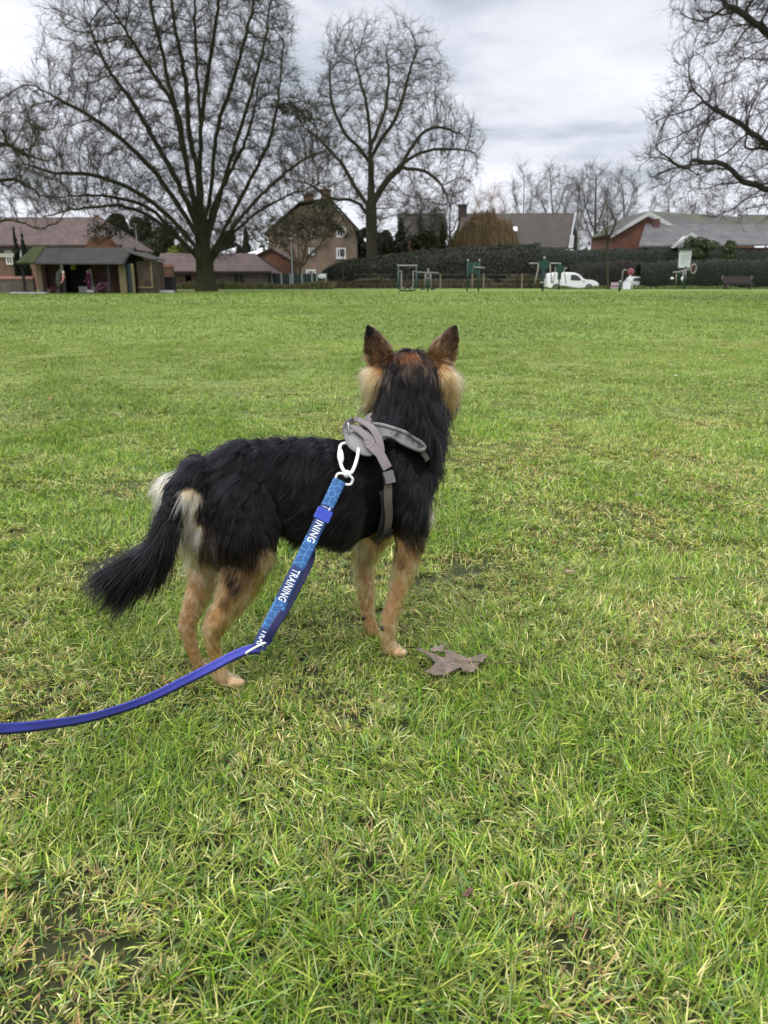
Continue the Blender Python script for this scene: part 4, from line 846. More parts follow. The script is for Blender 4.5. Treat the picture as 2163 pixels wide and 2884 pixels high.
# ------------------------------------------------------------------ park shelter on the left
def shelter():
    Y0 = 50.0; x0, zt = Xz(62, 738, Y0); x1, _ = Xz(350, 738, Y0); _, zr = Xz(200, 700, Y0+2); g = Y0
    t = thing('park_shelter', 'low open-fronted brick park shelter with a mossy corrugated roof', 'shelter', ((x0+x1)/2, Y0+2, 0))
    Y1 = Y0+4.2; ze = zt; xw = Xz(93, 740, Y0)[0]
    w_ = MB(); w_.box((xw, Y1-.2, 0), (x1, Y1, ze)); w_.box((xw, Y0+1.2, 0), (xw+.2, Y1-.2, ze)); w_.box((Xz(339, 800, Y0)[0], Y0+.1, 0), (x1, Y1-.2, ze))
    w_.box((xw+.2, Y0+1.6, 0), (Xz(156, 800, Y0)[0], Y0+1.8, ze)); w_.box((Xz(232, 800, Y0)[0], Y0+1.6, 0), (Xz(339, 800, Y0)[0], Y0+1.8, ze)); w_.build('wall', M_brickd, t)
    pl = MB(); pl.box((xw, Y0+.35, 0), (xw+.28, Y0+.6, ze-.1)); pl.build('pillar', M_brick2, t)
    d = MB(); d.box((Xz(156, 800, Y0)[0]+.003, Y0+2.4, 0), (Xz(232, 800, Y0)[0]-.003, Y0+2.5, ze)); d.build('doorway_shade', M_dark, t)  # near-black sheet standing in for shade inside the shelter
    n_ = MB(); n_.box((Xz(196, 800, Y0)[0], Y0+1.4, 0), (Xz(229, 800, Y0)[0], Y0+1.55, .42)); n_.build('step', M_conc, t)
    f = MB(); f.box((Xz(143, 760, Y0)[0], Y0+1.5, 1.0), (Xz(151, 760, Y0)[0], Y0+1.56, 2.0)); f.build('notice', M_white, t)
    f = MB(); f.box((Xz(176, 760, Y0)[0], Y0+1.4, 1.45), (Xz(188, 760, Y0)[0], Y0+1.5, 2.1)); f.build('notice', mat('yellow_notice', (.30, .33, .03), .7), t)
    f = MB(); f.box((Xz(229, 760, Y0)[0], Y0+1.3, 0), (Xz(235, 760, Y0)[0], Y0+1.5, 1.5)); f.build('door_frame', M_conc, t)
    r = MB(); ym = Y0+2.1; sl = (zr-ze)/(ym-Y0)
    nx = 90; xl0, xl1 = x0-.1, x1+.1   # corrugated front and back slopes
    vs = []; 
    for i in range(nx+1):
        x = xl0+(xl1-xl0)*i/nx; k = .03*math.sin(i*math.pi/1.5)
        for (yy, zz) in ((Y0-.55, ze-.15), (ym, zr), (Y1+.4, ze-.15)): vs += [(x, yy, zz+.06+k), (x, yy, zz+k)]
    fs = []
    for i in range(nx):
        a = i*6; b_ = (i+1)*6
        fs += [(a, b_, b_+2, a+2), (a+2, b_+2, b_+4, a+4), (a+1, a+3, b_+3, b_+1), (a+3, a+5, b_+5, b_+3), (a, a+1, b_+1, b_)]
    r.add(vs, fs); r.build('roof', M_shedroof, t)
    k = MB(); xm = Xz(105, 740, Y0)[0]; k.hexa([(x0-.12, Y0-.57, ze-.08), (xm, Y0-.57, ze-.08), (xm-.3, ym, zr+.07), (x0-.12, ym, zr+.07), (x0-.12, Y0-.57, ze-.04), (xm, Y0-.57, ze-.04), (xm-.3, ym, zr+.11), (x0-.12, ym, zr+.11)]); k.build('moss', M_moss, t)
    gb = MB(); gb.prism([(x1-.1, Y0-.5, ze-.12), (x1-.1, Y1+.35, ze-.12), (x1-.1, ym, zr-.05)], (.16, 0, 0)); gb.build('gable', M_tim, t)
    ft = MB(); ft.hexa([(x1+.08, Y0-.6, ze-.30), (x1+.16, Y0-.6, ze-.30), (x1+.16, ym, zr-.10), (x1+.08, ym, zr-.10), (x1+.08, Y0-.6, ze-.08), (x1+.16, Y0-.6, ze-.08), (x1+.16, ym, zr+.10), (x1+.08, ym, zr+.10)]); ft.build('bargeboard', M_tim, t)
    for xs, yy in ((73, Y0-.2), (313, Y0-.25)):
        p = MB(); x = Xz(xs, 800, Y0)[0]; p.box((x-.07, yy-.07, 0), (x+.07, yy+.07, ze-.05)); p.build('post', M_tim, t)
    for a_, c_ in ((339, 358), (374, 381)):
        p = MB(); p.box((Xz(a_, 800, Y0)[0], Y0-.1, 0), (Xz(c_, 800, Y0)[0], Y0+.05, ze-.1)); p.build('door_jamb', M_tanp, t)
    p = MB(); p.box((Xz(358, 800, Y0)[0], Y0+.2, .1), (Xz(374, 800, Y0)[0], Y0+.3, ze-.1)); p.build('door', mat('blue_grey_door', (.05, .07, .09), .6), t)
    lt = MB(); xa, xb = Xz(381, 760, Y0)[0], Xz(424, 760, Y0)[0]; lt.box((xa, Y0+.3, 0), (xb, Y0+.42, 1.95)); lt.box((xb-.1, Y0+.42, 0), (xb, Y0+3, 1.95)); lt.build('side_screen', mat('brown_boarding', (.06, .04, .025), .85, var=.4, vscale=2), t)
    q = MB(); q.box((xa, Y0+.22, .32), (xb, Y0+.29, .42)); q.box((xb-.08, Y0+.22, .42), (xb, Y0+.3, 1.95)); q.build('rail', M_tanp, t)
    sr = MB(); sr.hexa([(x1+.12, Y0-.4, 2.52), (xb+.1, Y0, 2.02), (xb+.1, Y0+3.2, 2.02), (x1+.12, Y1, 2.52), (x1+.12, Y0-.4, 2.6), (xb+.1, Y0, 2.1), (xb+.1, Y0+3.2, 2.1), (x1+.12, Y1, 2.6)]); sr.build('side_roof', M_shedroof, t)
shelter()
def slab(label, x, y, Y, w_, d_, h_): b = MB(); c = Wp(x, y, Y); b.box((c.x-w_/2, Y-d_/2, .0), (c.x+w_/2, Y+d_/2, h_)); tag(b.build('paving_slab', M_conc, None, bevel=.02), label, 'slab')
slab('flat pale slab at the left post of the shelter', 84, 824, 49.6, 2.2, .8, .09); slab('flat white slab on the grass right of the shelter', 445, 823, 52, 2.0, .9, .16)
b = MB(); c = Wp(450, 790, 54); b.box((c.x-.95, 53.6, 0), (c.x+.95, 54.6, 1.0)); b.box((c.x-1.0, 53.55, .9), (c.x+1.0, 53.6, 1.0)); tag(b.build('water_trough', mat('black_plastic', (.012, .013, .018), .5), None, bevel=.03), 'black box trough standing between shelter and brick wall', 'trough')

# ------------------------------------------------------------------ long roofed house far left
def left_house():
    Y0 = 66.0; xl = Wp(-260, 690, Y0).x; xr = Wp(338, 698, Y0).x; ze = Wp(200, 688, Y0).z; zr = Wp(200, 617, Y0+4).z; Y1 = Y0+8
    t = thing('long_house', 'long red brick house with a big brown pantile roof behind the shelter', 'house', ((xl+xr)/2, Y0+4, 0))
    xr0 = Wp(280, 617, Y0+4).x
    w_ = MB(); w_.box((xl, Y0, 0), (xr-.3, Y1, ze)); w_.build('wall', M_brick, t)
    r = MB(); gable_roof(r, xl, xr, Y0, Y1, ze, zr, .15, .3, .35, xr1=xr0+.2); r.build('roof', M_rooftile, t)
    h = MB(); h.hexa([(xr+.3, Y0-.35, ze-.36), (xr+.3, Y1+.35, ze-.36), (xr0+.2, Y0+4.02, zr), (xr0+.2, Y0+3.98, zr), (xr+.45, Y0-.35, ze-.36), (xr+.45, Y1+.35, ze-.36), (xr0+.35, Y0+4.02, zr), (xr0+.35, Y0+3.98, zr)]); h.build('hip', M_rooftile, t)
    g = MB(); g.prism([(Wp(240, 697, Y0).x, Y0-.5, ze-.35), (xr+.2, Y0-.5, ze-.35), (Wp(312, 668, Y0).x, Y0-.5, Wp(312, 668, Y0).z), (Wp(262, 670, Y0).x, Y0-.5, Wp(262, 670, Y0).z)], (0, .3, 0)); g.build('brick_dormer', M_brickr, t)
    f = MB(); f.box((xl, Y0-.5, ze-.50), (Wp(238, 690, Y0).x, Y0-.36, ze-.32)); f.build('gutter', M_tim, t)
    fa = MB(); fa.box((xl, Y0-.12, ze-1.0), (Wp(238, 690, Y0).x, Y0-.01, ze-.7)); fa.build('fascia', M_white, t)
    c = MB(); cx = Wp(274, 605, Y0+4).x; c.box((cx-.25, Y0+3.8, zr-.1), (cx+.1, Y0+4.2, Wp(274, 605, Y0+4).z)); c.build('chimney', M_brick, t)
    for xs in (25, 60): window(t, Wp(xs-9, 720, Y0).x, Wp(xs+9, 720, Y0).x, Wp(xs, 745, Y0).z, Wp(xs, 705, Y0).z, Y0-.02, 2, 2)
left_house()
def wall(label, x0, x1, ytop, Y, m, th=.35, cop=True, cat='wall'):
    a = Wp(x0, ytop, Y); c = Wp(x1, ytop, Y); t = thing('boundary_wall', label, cat, ((a.x+c.x)/2, Y, 0)); b = MB(); b.box((a.x, Y, 0), (c.x, Y+th, a.z)); b.build('masonry', m, t)
    if cop:
        k = MB(); k.prism([(a.x, Y-.06, a.z), (a.x, Y+th+.06, a.z), (a.x, Y+th/2, a.z+.18)], (c.x-a.x, 0, 0)); k.build('coping', M_cop, t)
    return t
wall('low stone wall with red coping left of the shelter', -260, 92, 786, 53, M_rubble)
wall('weathered brick wall with pink coping behind the black trough', 424, 486, 752, 57, M_brick)
# ------------------------------------------------------------------ barn
def barn():
    Y0 = 70.0; xl = Wp(440, 745, Y0).x; xr = Wp(762, 768, Y0).x; ze = Wp(600, 762, Y0).z; zr = Wp(600, 717, Y0+3).z; Y1 = Y0+6; xa = Wp(452, 717, Y0+3).x; xb = Wp(718, 720, Y0+3).x
    t = thing('low_barn', 'long low barn with pink-brown pantiles and open brick bays behind the big trunk', 'barn', ((xl+xr)/2, Y0+3, 0))
    w_ = MB(); w_.box((xl, Y0+.0, 0), (Wp(515, 790, Y0).x, Y1, ze)); w_.box((Wp(548, 790, Y0).x, Y0, 0), (xr-.2, Y1-.01, ze)); w_.build('wall', M_rubble, t)
    d = MB(); d.box((Wp(515, 790, Y0).x, Y0+.5, 0), (Wp(548, 790, Y0).x, Y0+.6, ze)); d.build('bay_shade', M_dark, t)  # dark board paints the unlit depth of the open bay
    for xs in (515, 548): p = MB(); x = Wp(xs, 790, Y0).x; p.box((x-.25, Y0-.08, 0), (x+.25, Y0-.003, ze)); p.build('brick_pier', M_brick, t)
    for xs in (667, 681, 760): p = MB(); x = Wp(xs, 790, Y0).x; p.box((x-.12, Y0-.10, 0), (x+.12, Y0-.003, ze)); p.build('timber_post', M_tim, t)
    r = MB(); gable_roof(r, xl, xr, Y0, Y1, ze, zr, .12, .15, .35, xr0=xa, xr1=xb); r.build('roof', M_rooftile, t)
    h = MB(); h.prism([(xl-.1, Y0-.3, ze-.2), (xl-.1, Y1+.3, ze-.2), (xa, Y0+3, zr-.02)], (.05, 0, 0)); h.build('gable_end', M_tim, t)
    h = MB(); h.prism([(xr+.12, Y0-.3, ze-.2), (xr+.12, Y1+.3, ze-.2), (xb, Y0+3, zr-.02)], (.08, 0, 0)); h.build('hip', M_rooftile, t)
    g = MB(); g.box((xl, Y0-.46, ze-.36), (xr+.1, Y0-.36, ze-.24)); g.build('gutter', M_tim, t)
barn()
# ------------------------------------------------------------------ three-storey house
def tall_house():
    Y0 = 92.0; xl = Wp(757, 700, Y0).x; xr = Wp(1000, 700, Y0).x; t = thing('tall_brick_house', 'tall buff brick house with white windows, half hidden by mossy boughs', 'house', ((xl+xr)/2, Y0+4, 0))
    zl = Wp(757, 652, Y0).z; zr_ = Wp(1000, 640, Y0).z; zp = Wp(916, 556, Y0).z; xp = Wp(916, 600, Y0).x; xpl = Wp(850, 600, Y0).x
    w_ = MB(); w_.prism([(xl, Y0, 0), (xr, Y0, 0), (xr, Y0, zr_), (xp+.6, Y0, zp-.5), (xpl-.2, Y0, zp-.9), (xl, Y0, zl)], (0, 8, 0)); w_.build('wall', M_brick2, t)
    r = MB(); th = .16
    for (a, c) in (((xl-.5, zl-.4), (xpl-.2, zp-.6)), ((xpl-.2, zp-.6), (xp+.6, zp-.2)), ((xp+.6, zp-.2), (xr+.6, zr_-.5))):
        r.hexa([(a[0], Y0-.35, a[1]), (c[0], Y0-.35, c[1]), (c[0], Y0+8.3, c[1]), (a[0], Y0+8.3, a[1]), (a[0], Y0-.35, a[1]+th), (c[0], Y0-.35, c[1]+th), (c[0], Y0+8.3, c[1]+th), (a[0], Y0+8.3, a[1]+th)])
    r.build('roof', M_dkroof, t)
    for xs, yt in ((869, 552), (918, 538)):
        c = MB(); q = Wp(xs, yt, Y0+3); c.box((q.x-.55, Y0+2.4, zp-1.5), (q.x+.55, Y0+3.6, q.z)); c.box((q.x-.65, Y0+2.3, q.z), (q.x+.65, Y0+3.7, q.z+.15)); c.box((q.x-.3, Y0+2.7, q.z+.15), (q.x-.02, Y0+3.0, q.z+.5)); c.build('chimney', M_brick, t)
    for (a, b_, c_, d_) in ((947, 974, 637, 668), (947, 974, 698, 727), (869, 885, 645, 668), (869, 887, 697, 719), (795, 820, 760, 790), (862, 889, 759, 790)):
        window(t, Wp(a, c_, Y0).x, Wp(b_, c_, Y0).x, Wp(a, d_, Y0).z, Wp(a, c_, Y0).z, Y0-.02, 3 if b_-a > 24 else 2, 1, .16)
    s = MB(); s.box((Wp(945, 730, Y0).x, Y0-.15, Wp(945, 730, Y0).z), (Wp(976, 730, Y0).x, Y0-.01, Wp(945, 727.5, Y0).z)); s.build('sill', M_white, t)
    # lower wing with orange gable
    Y2 = 80.0; u = thing('brick_outbuilding', 'low orange brick gabled building left of the tall house', 'outbuilding', (Wp(765, 740, Y2).x, Y2+3, 0))
    g = MB(); g.prism([tuple(Wp(719, 800, Y2)[:2])+(0,), tuple(Wp(818, 800, Y2)[:2])+(0,), tuple(Wp(818, 735, Y2)), tuple(Wp(762, 704, Y2)), tuple(Wp(719, 722, Y2))], (0, 6, 0)); g.build('wall', M_brickr, u)
    g = MB(); a, c, d_ = Wp(716, 724, Y2-.2), Wp(762, 702, Y2-.2), Wp(820, 736, Y2-.2)
    for p_, q_ in ((a, c), (c, d_)): g.hexa([p_, q_, q_+Vector((0, 6.4, 0)), p_+Vector((0, 6.4, 0)), p_+Vector((0, 0, .16)), q_+Vector((0, 0, .16)), q_+Vector((0, 6.4, .16)), p_+Vector((0, 6.4, .16))])
    g.build('roof', M_rooftile, u)
    g = MB(); x = Wp(767, 760, Y2).x; g.box((x-.5, Y2-.1, Wp(767, 764, Y2).z), (x+.6, Y2-.01, Wp(767, 758, Y2).z)); g.build('sign', mat('red_board', (.35, .05, .03), .7), u)
    for lab, x0, x1, yt, yb, Yw in (('white-roofed shed left of the tall house, the longer of two', 686, 750, 703, 722, 84.0), ('small white-roofed shed seen past the big trunk', 615, 657, 698, 716, 86.0)):
        v = thing('white_shed', lab, 'shed', (Wp((x0+x1)/2, 720, Yw).x, Yw, 0)); w_ = MB(); A = Wp(x0, yb, Yw); B = Wp(x1, yb, Yw); w_.box((A.x, Yw, 0), (B.x, Yw+5, A.z)); w_.build('wall', M_brick2, v)
        r = MB(); zt = Wp(x0, yt, Yw+2.5).z; zn = zt*.0; r.hexa([(A.x-.3, Yw-.2, A.z), (B.x+.3, Yw-.2, A.z), (B.x-.2, Yw+2.5, zt), (A.x+1.6, Yw+2.5, zt), (A.x-.3, Yw-.2, A.z+.1), (B.x+.3, Yw-.2, A.z+.1), (B.x-.2, Yw+2.5, zt+.1), (A.x+1.6, Yw+2.5, zt+.1)]); r.build('roof', M_white, v)
tall_house()
# ------------------------------------------------------------------ dark slatted fence with pale posts
def dark_fence():
    Y = 72.0; t = thing('panel_fence', 'dark green solid panel fence with pale posts beside the barn', 'fence', (Wp(840, 790, Y).x, Y, 0)); a = Wp(762, 769, Y); c = Wp(922, 771, Y)
    b = MB(); b.box((a.x, Y, 0), (c.x, Y+.06, a.z-.05)); b.build('panel', M_navyp, t)
    for xs in (766, 793, 818, 851, 879, 893, 918): p = MB(); x = Wp(xs, 790, Y).x; p.box((x-.07, Y-.1, 0), (x+.07, Y-.003, a.z)); p.build('post', mat('pale_post', (.30, .30, .27), .8), t)
dark_fence()
def pole(label, xs, ytop, Y, r=.06, m=None, base=0.0, head=None):
    t = thing('lamp_post' if head else 'metal_pole', label, 'lamp post' if head else 'pole', (Wp(xs, 800, Y).x, Y, base)); b = MB(); q = Wp(xs, ytop, Y); b.tube([(q.x, Y, base), (q.x, Y, base+1.2), (q.x, Y, base+1.25), (q.x, Y, q.z)], [r*1.2, r*1.2, r*.8, r*.5], 8); b.build('post', m or M_galv, t)
    if head: h = MB(); h.box((q.x-.16, Y-.3, q.z-.02), (q.x+.16, Y+.2, q.z+.06)); h.build('lamp_head', M_galv, t)
pole('thin grey lamp post rising in front of the dark panel fence', 820, 672, 71, .06, head=True)
pole('dark slim pole between the panel fence and the second tree', 965, 700, 74, .07, M_tim)
pole('tall pale pole among the dark trees right of the shelter', 381, 632, 72, .09, head=True)
t = thing('oval_sign', 'small white oval sign on a short post by the dark fence', 'sign', (Wp(907, 790, 70).x, 70, 0)); q = Wp(907, 778, 70)
b = MB(); b.sphere(q, .33, 1.15, .10, .62, 16, 8); b.build('disc', M_white, t, smooth=True); b = MB(); b.tube([(q.x-.3, 70.1, 0), (q.x-.3, 70.1, q.z)], .05, 6); b.build('post', M_tim, t)
q = Wp(392, 722, 60); t = thing('bird_box', 'small white box on a post above the shelter\'s right end', 'box', (q.x, 60, 0)); b = MB(); b.box((q.x-.12, 59.9, q.z-1.2), (q.x+.02, 60.1, q.z)); b.prism([(q.x-.5, 59.7, q.z), (q.x+.35, 59.7, q.z-.05), (q.x-.05, 59.7, q.z+.35)], (0, .6, 0)); b.build('box', M_white, t); b = MB(); b.tube([(q.x, 60, 0), (q.x, 60, q.z-1.2)], .05, 6); b.build('post', M_tim, t)

# ------------------------------------------------------------------ bungalow with dark roof (centre right)
def mid_house():
    Y0 = 98.0; t = thing('dark_roofed_house', 'house with a dark brown tiled roof and white-edged steep gable behind the hedge', 'house', (Wp(1450, 760, Y0).x, Y0+4, 0))
    A = Wp(1284, 700, Y0); B = Wp(1300, 607, Y0+4); C = Wp(1618, 606, Y0+4); D = Wp(1600, 702, Y0)
    r = MB(); r.hexa([A, D, C, B, A+Vector((0, 0, .25)), D+Vector((0, 0, .25)), C+Vector((0, 0, .25)), B+Vector((0, 0, .25))]); Bb = Vector((B.x, Y0+4.02, B.z)); r.hexa([Bb, Vector((C.x, Y0+4.02, C.z)), Vector((D.x, Y0+8, D.z)), Vector((A.x, Y0+8, A.z)), Bb+Vector((0, 0, .24)), Vector((C.x, Y0+4.02, C.z+.24)), Vector((D.x, Y0+8, D.z+.24)), Vector((A.x, Y0+8, A.z+.24))]); r.build('roof', M_dkroof, t)
    w_ = MB(); w_.box((A.x+.4, Y0+.4, 0), (D.x-.4, Y0+7.6, A.z)); w_.build('wall', M_brick, t)
    E = Wp(1627, 702, Y0+6); g = MB(); g.prism([D-Vector((.3, 0, 0)), E, C], (-.15, .1, 0)); g.build('gable', M_tim, t)
    for p_, q_ in ((C, D), (C, E)): f = MB(); f.tube([p_+Vector((.05, -.3, .3)), q_+Vector((.05, -.3, .1))], .10, 4); f.build('bargeboard', M_owhite, t)
    window(t, Wp(1602, 690, Y0).x, Wp(1612, 690, Y0).x, Wp(1605, 698, Y0).z, Wp(1605, 663, Y0).z, Y0-.4, 2, 3, .12)
    c = MB(); q = Wp(1303, 580, Y0+4); c.box((q.x-.5, Y0+3.5, B.z-.6), (q.x+.5, Y0+4.5, q.z)); c.box((q.x-.6, Y0+3.4, q.z), (q.x+.6, Y0+4.6, q.z+.15)); c.build('chimney', mat('sooty_brick', (.05, .038, .03), .9), t)
    k = MB(); a = Wp(1436, 639, Y0+2.2); d_ = Wp(1456, 651, Y0+1.7); k.hexa([(a.x, d_.y-.35, d_.z), (d_.x, d_.y-.35, d_.z), (d_.x, a.y-.35, a.z), (a.x, a.y-.35, a.z), (a.x, d_.y-.45, d_.z), (d_.x, d_.y-.45, d_.z), (d_.x, a.y-.45, a.z), (a.x, a.y-.45, a.z)]); k.build('rooflight', M_white, t)
mid_house()
def back_terrace():
    Y0 = 104.0; t = thing('far_house', 'far grey-roofed house glimpsed between bare branches right of the second tree', 'house', (Wp(1180, 760, Y0).x, Y0+4, 0)); a = Wp(1128, 665, Y0); c = Wp(1255, 665, Y0); zr = Wp(1190, 606, Y0+4).z
    w_ = MB(); w_.box((a.x, Y0, 0), (c.x, Y0+8, a.z)); w_.build('wall', M_brick, t); r = MB(); gable_roof(r, a.x, c.x, Y0, Y0+8, a.z, zr, .2); r.build('roof', M_dkroof, t)
back_terrace()
# ------------------------------------------------------------------ right-hand houses
def right_house():
    Y0 = 84.0; t = thing('gabled_brick_house', 'orange-red brick house with white-edged gable and long grey roof', 'house', (Wp(1950, 760, Y0).x, Y0+5, 0))
    L_ = Wp(1724, 662, Y0); A = Wp(1826, 601, Y0); Rr = Wp(1930, 662, Y0)
    w_ = MB(); w_.prism([(L_.x+.2, Y0, 0), (Rr.x, Y0, 0), (Rr.x, Y0, Rr.z), tuple(A-Vector((0, 0, .3))), (L_.x+.2, Y0, L_.z)], (0, 9, 0)); w_.build('wall', M_brickr, t)
    for p_, q_, nm in ((L_-Vector((.25, 0, .1)), A, 0), (A, Wp(1888, 637, Y0), 1)):
        f = MB(); f.hexa([p_+Vector((0, -.45, -.22)), q_+Vector((0, -.45, -.22)), q_+Vector((0, -.35, -.22)), p_+Vector((0, -.35, -.22)), p_+Vector((0, -.45, .18)), q_+Vector((0, -.45, .18)), q_+Vector((0, -.35, .18)), p_+Vector((0, -.35, .18))]); f.build('bargeboard', M_owhite, t)
    r = MB(); bk = Vector((9.0, 9.3, 0)); e = Vector((0, -.34, .05))
    r.hexa([L_-Vector((.25, 0, .1))+e, A+e, A+e+Vector((0, 9.3, 0)), L_+e+Vector((0, 9.3, 0)), L_-Vector((.25, 0, .1))+e+Vector((0, 0, .15)), A+e+Vector((0, 0, .15)), A+e+Vector((0, 9.3, .15)), L_+e+Vector((0, 9.3, .15))])
    B2 = Wp(2055, 611, Y0+4); C2 = Wp(1888, 640, Y0+.2); D2 = Wp(2200, 668, Y0+.2); A2 = Wp(1830, 599, Y0+4)
    r.hexa([C2, D2, Wp(2200, 622, Y0+4), A2, C2+Vector((0, 0, .15)), D2+Vector((0, 0, .15)), Wp(2200, 622, Y0+4)+Vector((0, 0, .15)), A2+Vector((0, 0, .15))]); r.build('roof', M_slate, t)
    s = MB(); a = Wp(1798, 697, Y0-4.5); b_ = Wp(2330, 690, Y0-4.5); c = Wp(2330, 640, Y0-.2); d_ = Wp(1818, 634, Y0-.2); s.hexa([a, b_, c, d_, a+Vector((0, 0, .15)), b_+Vector((0, 0, .15)), c+Vector((0, 0, .15)), d_+Vector((0, 0, .15))]); s.build('front_roof', M_slate2, t)
    k = MB(); k.box((a.x+.3, Y0-4.2, 0), (b_.x, Y0-.1, a.z)); k.build('front_wall', M_brickr, t)
    v = MB(); q = Wp(1843, 640, Y0-.3); v.box((q.x-.35, Y0-.9, q.z-.5), (q.x+.3, Y0-.3, Wp(1843, 618, Y0).z)); v.build('chimney', M_brickd, t)
    P0 = Wp(1894, 697, Y0-5); P1 = Wp(1948, 663, Y0-5); P2 = Wp(2000, 697, Y0-5)
    pr = MB(); pr.prism([P0, P2, P1], (0, 2.5, 0)); pr.build('porch_gable', M_conc, t)
    for p_, q_ in ((P0, P1), (P1, P2)): f = MB(); f.hexa([p_+Vector((0, -.2, -.1)), q_+Vector((0, -.2, -.1)), q_+Vector((0, -.05, -.1)), p_+Vector((0, -.05, -.1)), p_+Vector((0, -.2, .25)), q_+Vector((0, -.2, .25)), q_+Vector((0, -.05, .25)), p_+Vector((0, -.05, .25))]); f.build('bargeboard', M_owhite, t)
    u = thing('second_gabled_house', 'farther grey-roofed house at the right edge with a white verge', 'house', (Wp(2150, 760, 94).x, 96, 0)); a, b_, c = Wp(2020, 660, 94), Wp(2075, 611, 94), Wp(2400, 625, 94); g = MB()
    g.prism([(a.x, 94, 0), (Wp(2130, 660, 94).x, 94, 0), Wp(2130, 660, 94), b_-Vector((0, 0, .2)), a], (0, 8, 0)); g.build('wall', M_brickr, u)
    f = MB(); e1 = Wp(2110, 634, 94); f.hexa([b_+Vector((0, -.4, -.2)), e1+Vector((0, -.4, -.2)), e1+Vector((0, -.3, -.2)), b_+Vector((0, -.3, -.2)), b_+Vector((0, -.4, .2)), e1+Vector((0, -.4, .2)), e1+Vector((0, -.3, .2)), b_+Vector((0, -.3, .2))]); f.build('bargeboard', M_owhite, u)
    r = MB(); c1 = Wp(2112, 640, 94.4); r.hexa([c1, Wp(2420, 650, 94.4), Wp(2420, 612, 98), Wp(2077, 609, 98), c1+Vector((0, 0, .2)), Wp(2420, 650, 94.4)+Vector((0, 0, .2)), Wp(2420, 612, 98)+Vector((0, 0, .2)), Wp(2077, 609, 98)+Vector((0, 0, .2))]); r.build('roof', M_slate, u)
right_house()
# ------------------------------------------------------------------ hedges
HG = [(.020, .034, .012), (.032, .052, .018), (.014, .024, .010), (.055, .075, .028)]
HB = [(.035, .028, .020), (.055, .042, .028), (.020, .020, .012), (.07, .06, .035)]
def hp_(pts, Y0, Y1=None): 
    n = len(pts); return [((q := Wp(x, y, Y0 + ((Y1 or Y0)-Y0)*i/(n-1))).x, q.y, q.z) for i, (x, y) in enumerate(pts)]
HTG = [(.022, .028, .014), (.032, .042, .018), (.085, .090, .045), (.016, .020, .014)]
hedge('big dark unclipped hedge rising towards its right end behind the exercise frames', hp_([(930, 757), (965, 736), (1050, 724), (1160, 709), (1230, 701), (1400, 692), (1520, 686)], 80, 76), 3.4, HTG, 31, 42000, .17)
hedge('tall dark hedge across the back right under the house roofs', hp_([(1510, 704), (1700, 702), (1830, 697), (2000, 697), (2163, 702), (2420, 704)], 80), 2.0, HG[:3]+[(.03, .045, .02)], 32, 38000, .13)
hedge('lower clipped green hedge behind the bench on the right', hp_([(1800, 740), (1900, 732), (2000, 731), (2163, 729), (2420, 728)], 71), 1.4, HG, 33, 30000, .10)
hedge('brownish leafless lower hedge behind the white van', hp_([(1600, 748), (1650, 738), (1740, 735), (1812, 736)], 75), 1.2, HB, 34, 14000, .10)
def scrub(label, x0, x1, Y, h_, n, cols, seed, cat='scrub'):
    rs = np.random.RandomState(seed); a = Wp(x0, 800, Y).x; c = Wp(x1, 800, Y).x; X = rs.uniform(a, c, n); H = h_*(.3+.9*vnoise(X, X*0, 1.6, seed))*rs.uniform(.5, 1.1, n); y = Y+rs.uniform(-.5, .5, n); z = rs.uniform(0, .3, n)*H; lean = rs.normal(0, .35, (n, 2))
    wd_ = rs.uniform(.02, .05, n); P0 = np.stack([X, y, z], 1); P1 = np.stack([X+lean[:, 0]*H, y+lean[:, 1]*H, H], 1); w3 = np.stack([wd_, wd_*0, wd_*0], 1); v = np.stack([P0-w3, P0+w3, P1], 1).reshape(-1, 3)
    c_ = np.array(cols)[rs.randint(0, len(cols), n)]*rs.uniform(.6, 1.4, n)[:, None]; tag(link('rough_grass', np_mesh('rough_grass', v, np.arange(n*3).reshape(-1, 3), col=np.repeat(c_, 3, 0)), vcolmat('dry_stalk', .8, .2)), label, None, None, 'stuff')
DRY = [(.22, .17, .10), (.13, .15, .06), (.10, .08, .05), (.17, .20, .07)]
scrub('dry straw-coloured grass along the foot of the barn and fence', 430, 940, 68.5, .75, 9000, DRY, 41)
scrub('brown brambly growth at the foot of the big hedge', 940, 1560, 74, 1.15, 15000, [(.09, .065, .045), (.06, .05, .035), (.14, .11, .07), (.08, .09, .04)], 42)
scrub('fringe of rough grass under the right-hand hedges', 1560, 2200, 69.5, .35, 6000, [(.10, .13, .04), (.14, .16, .06)], 43)
# fence posts with wires before the big hedge
t = thing('wire_fence', 'weathered post and wire fence running before the big hedge', 'fence', (Wp(1200, 800, 70.5).x, 70.5, 0))
for xs in (1240, 1362, 1470, 1330, 1130): p = MB(); x = Wp(xs, 790, 70.5).x; p.box((x-.06, 70.4, 0), (x+.06, 70.52, 1.3)); p.build('post', M_post, t)
p = MB()
for z in (.4, .8, 1.2): p.tube([(Wp(1000, 790, 70.5).x, 70.5, z), (Wp(1540, 790, 70.5).x, 70.5, z)], .003, 4)
p.build('wire', M_galv, t)

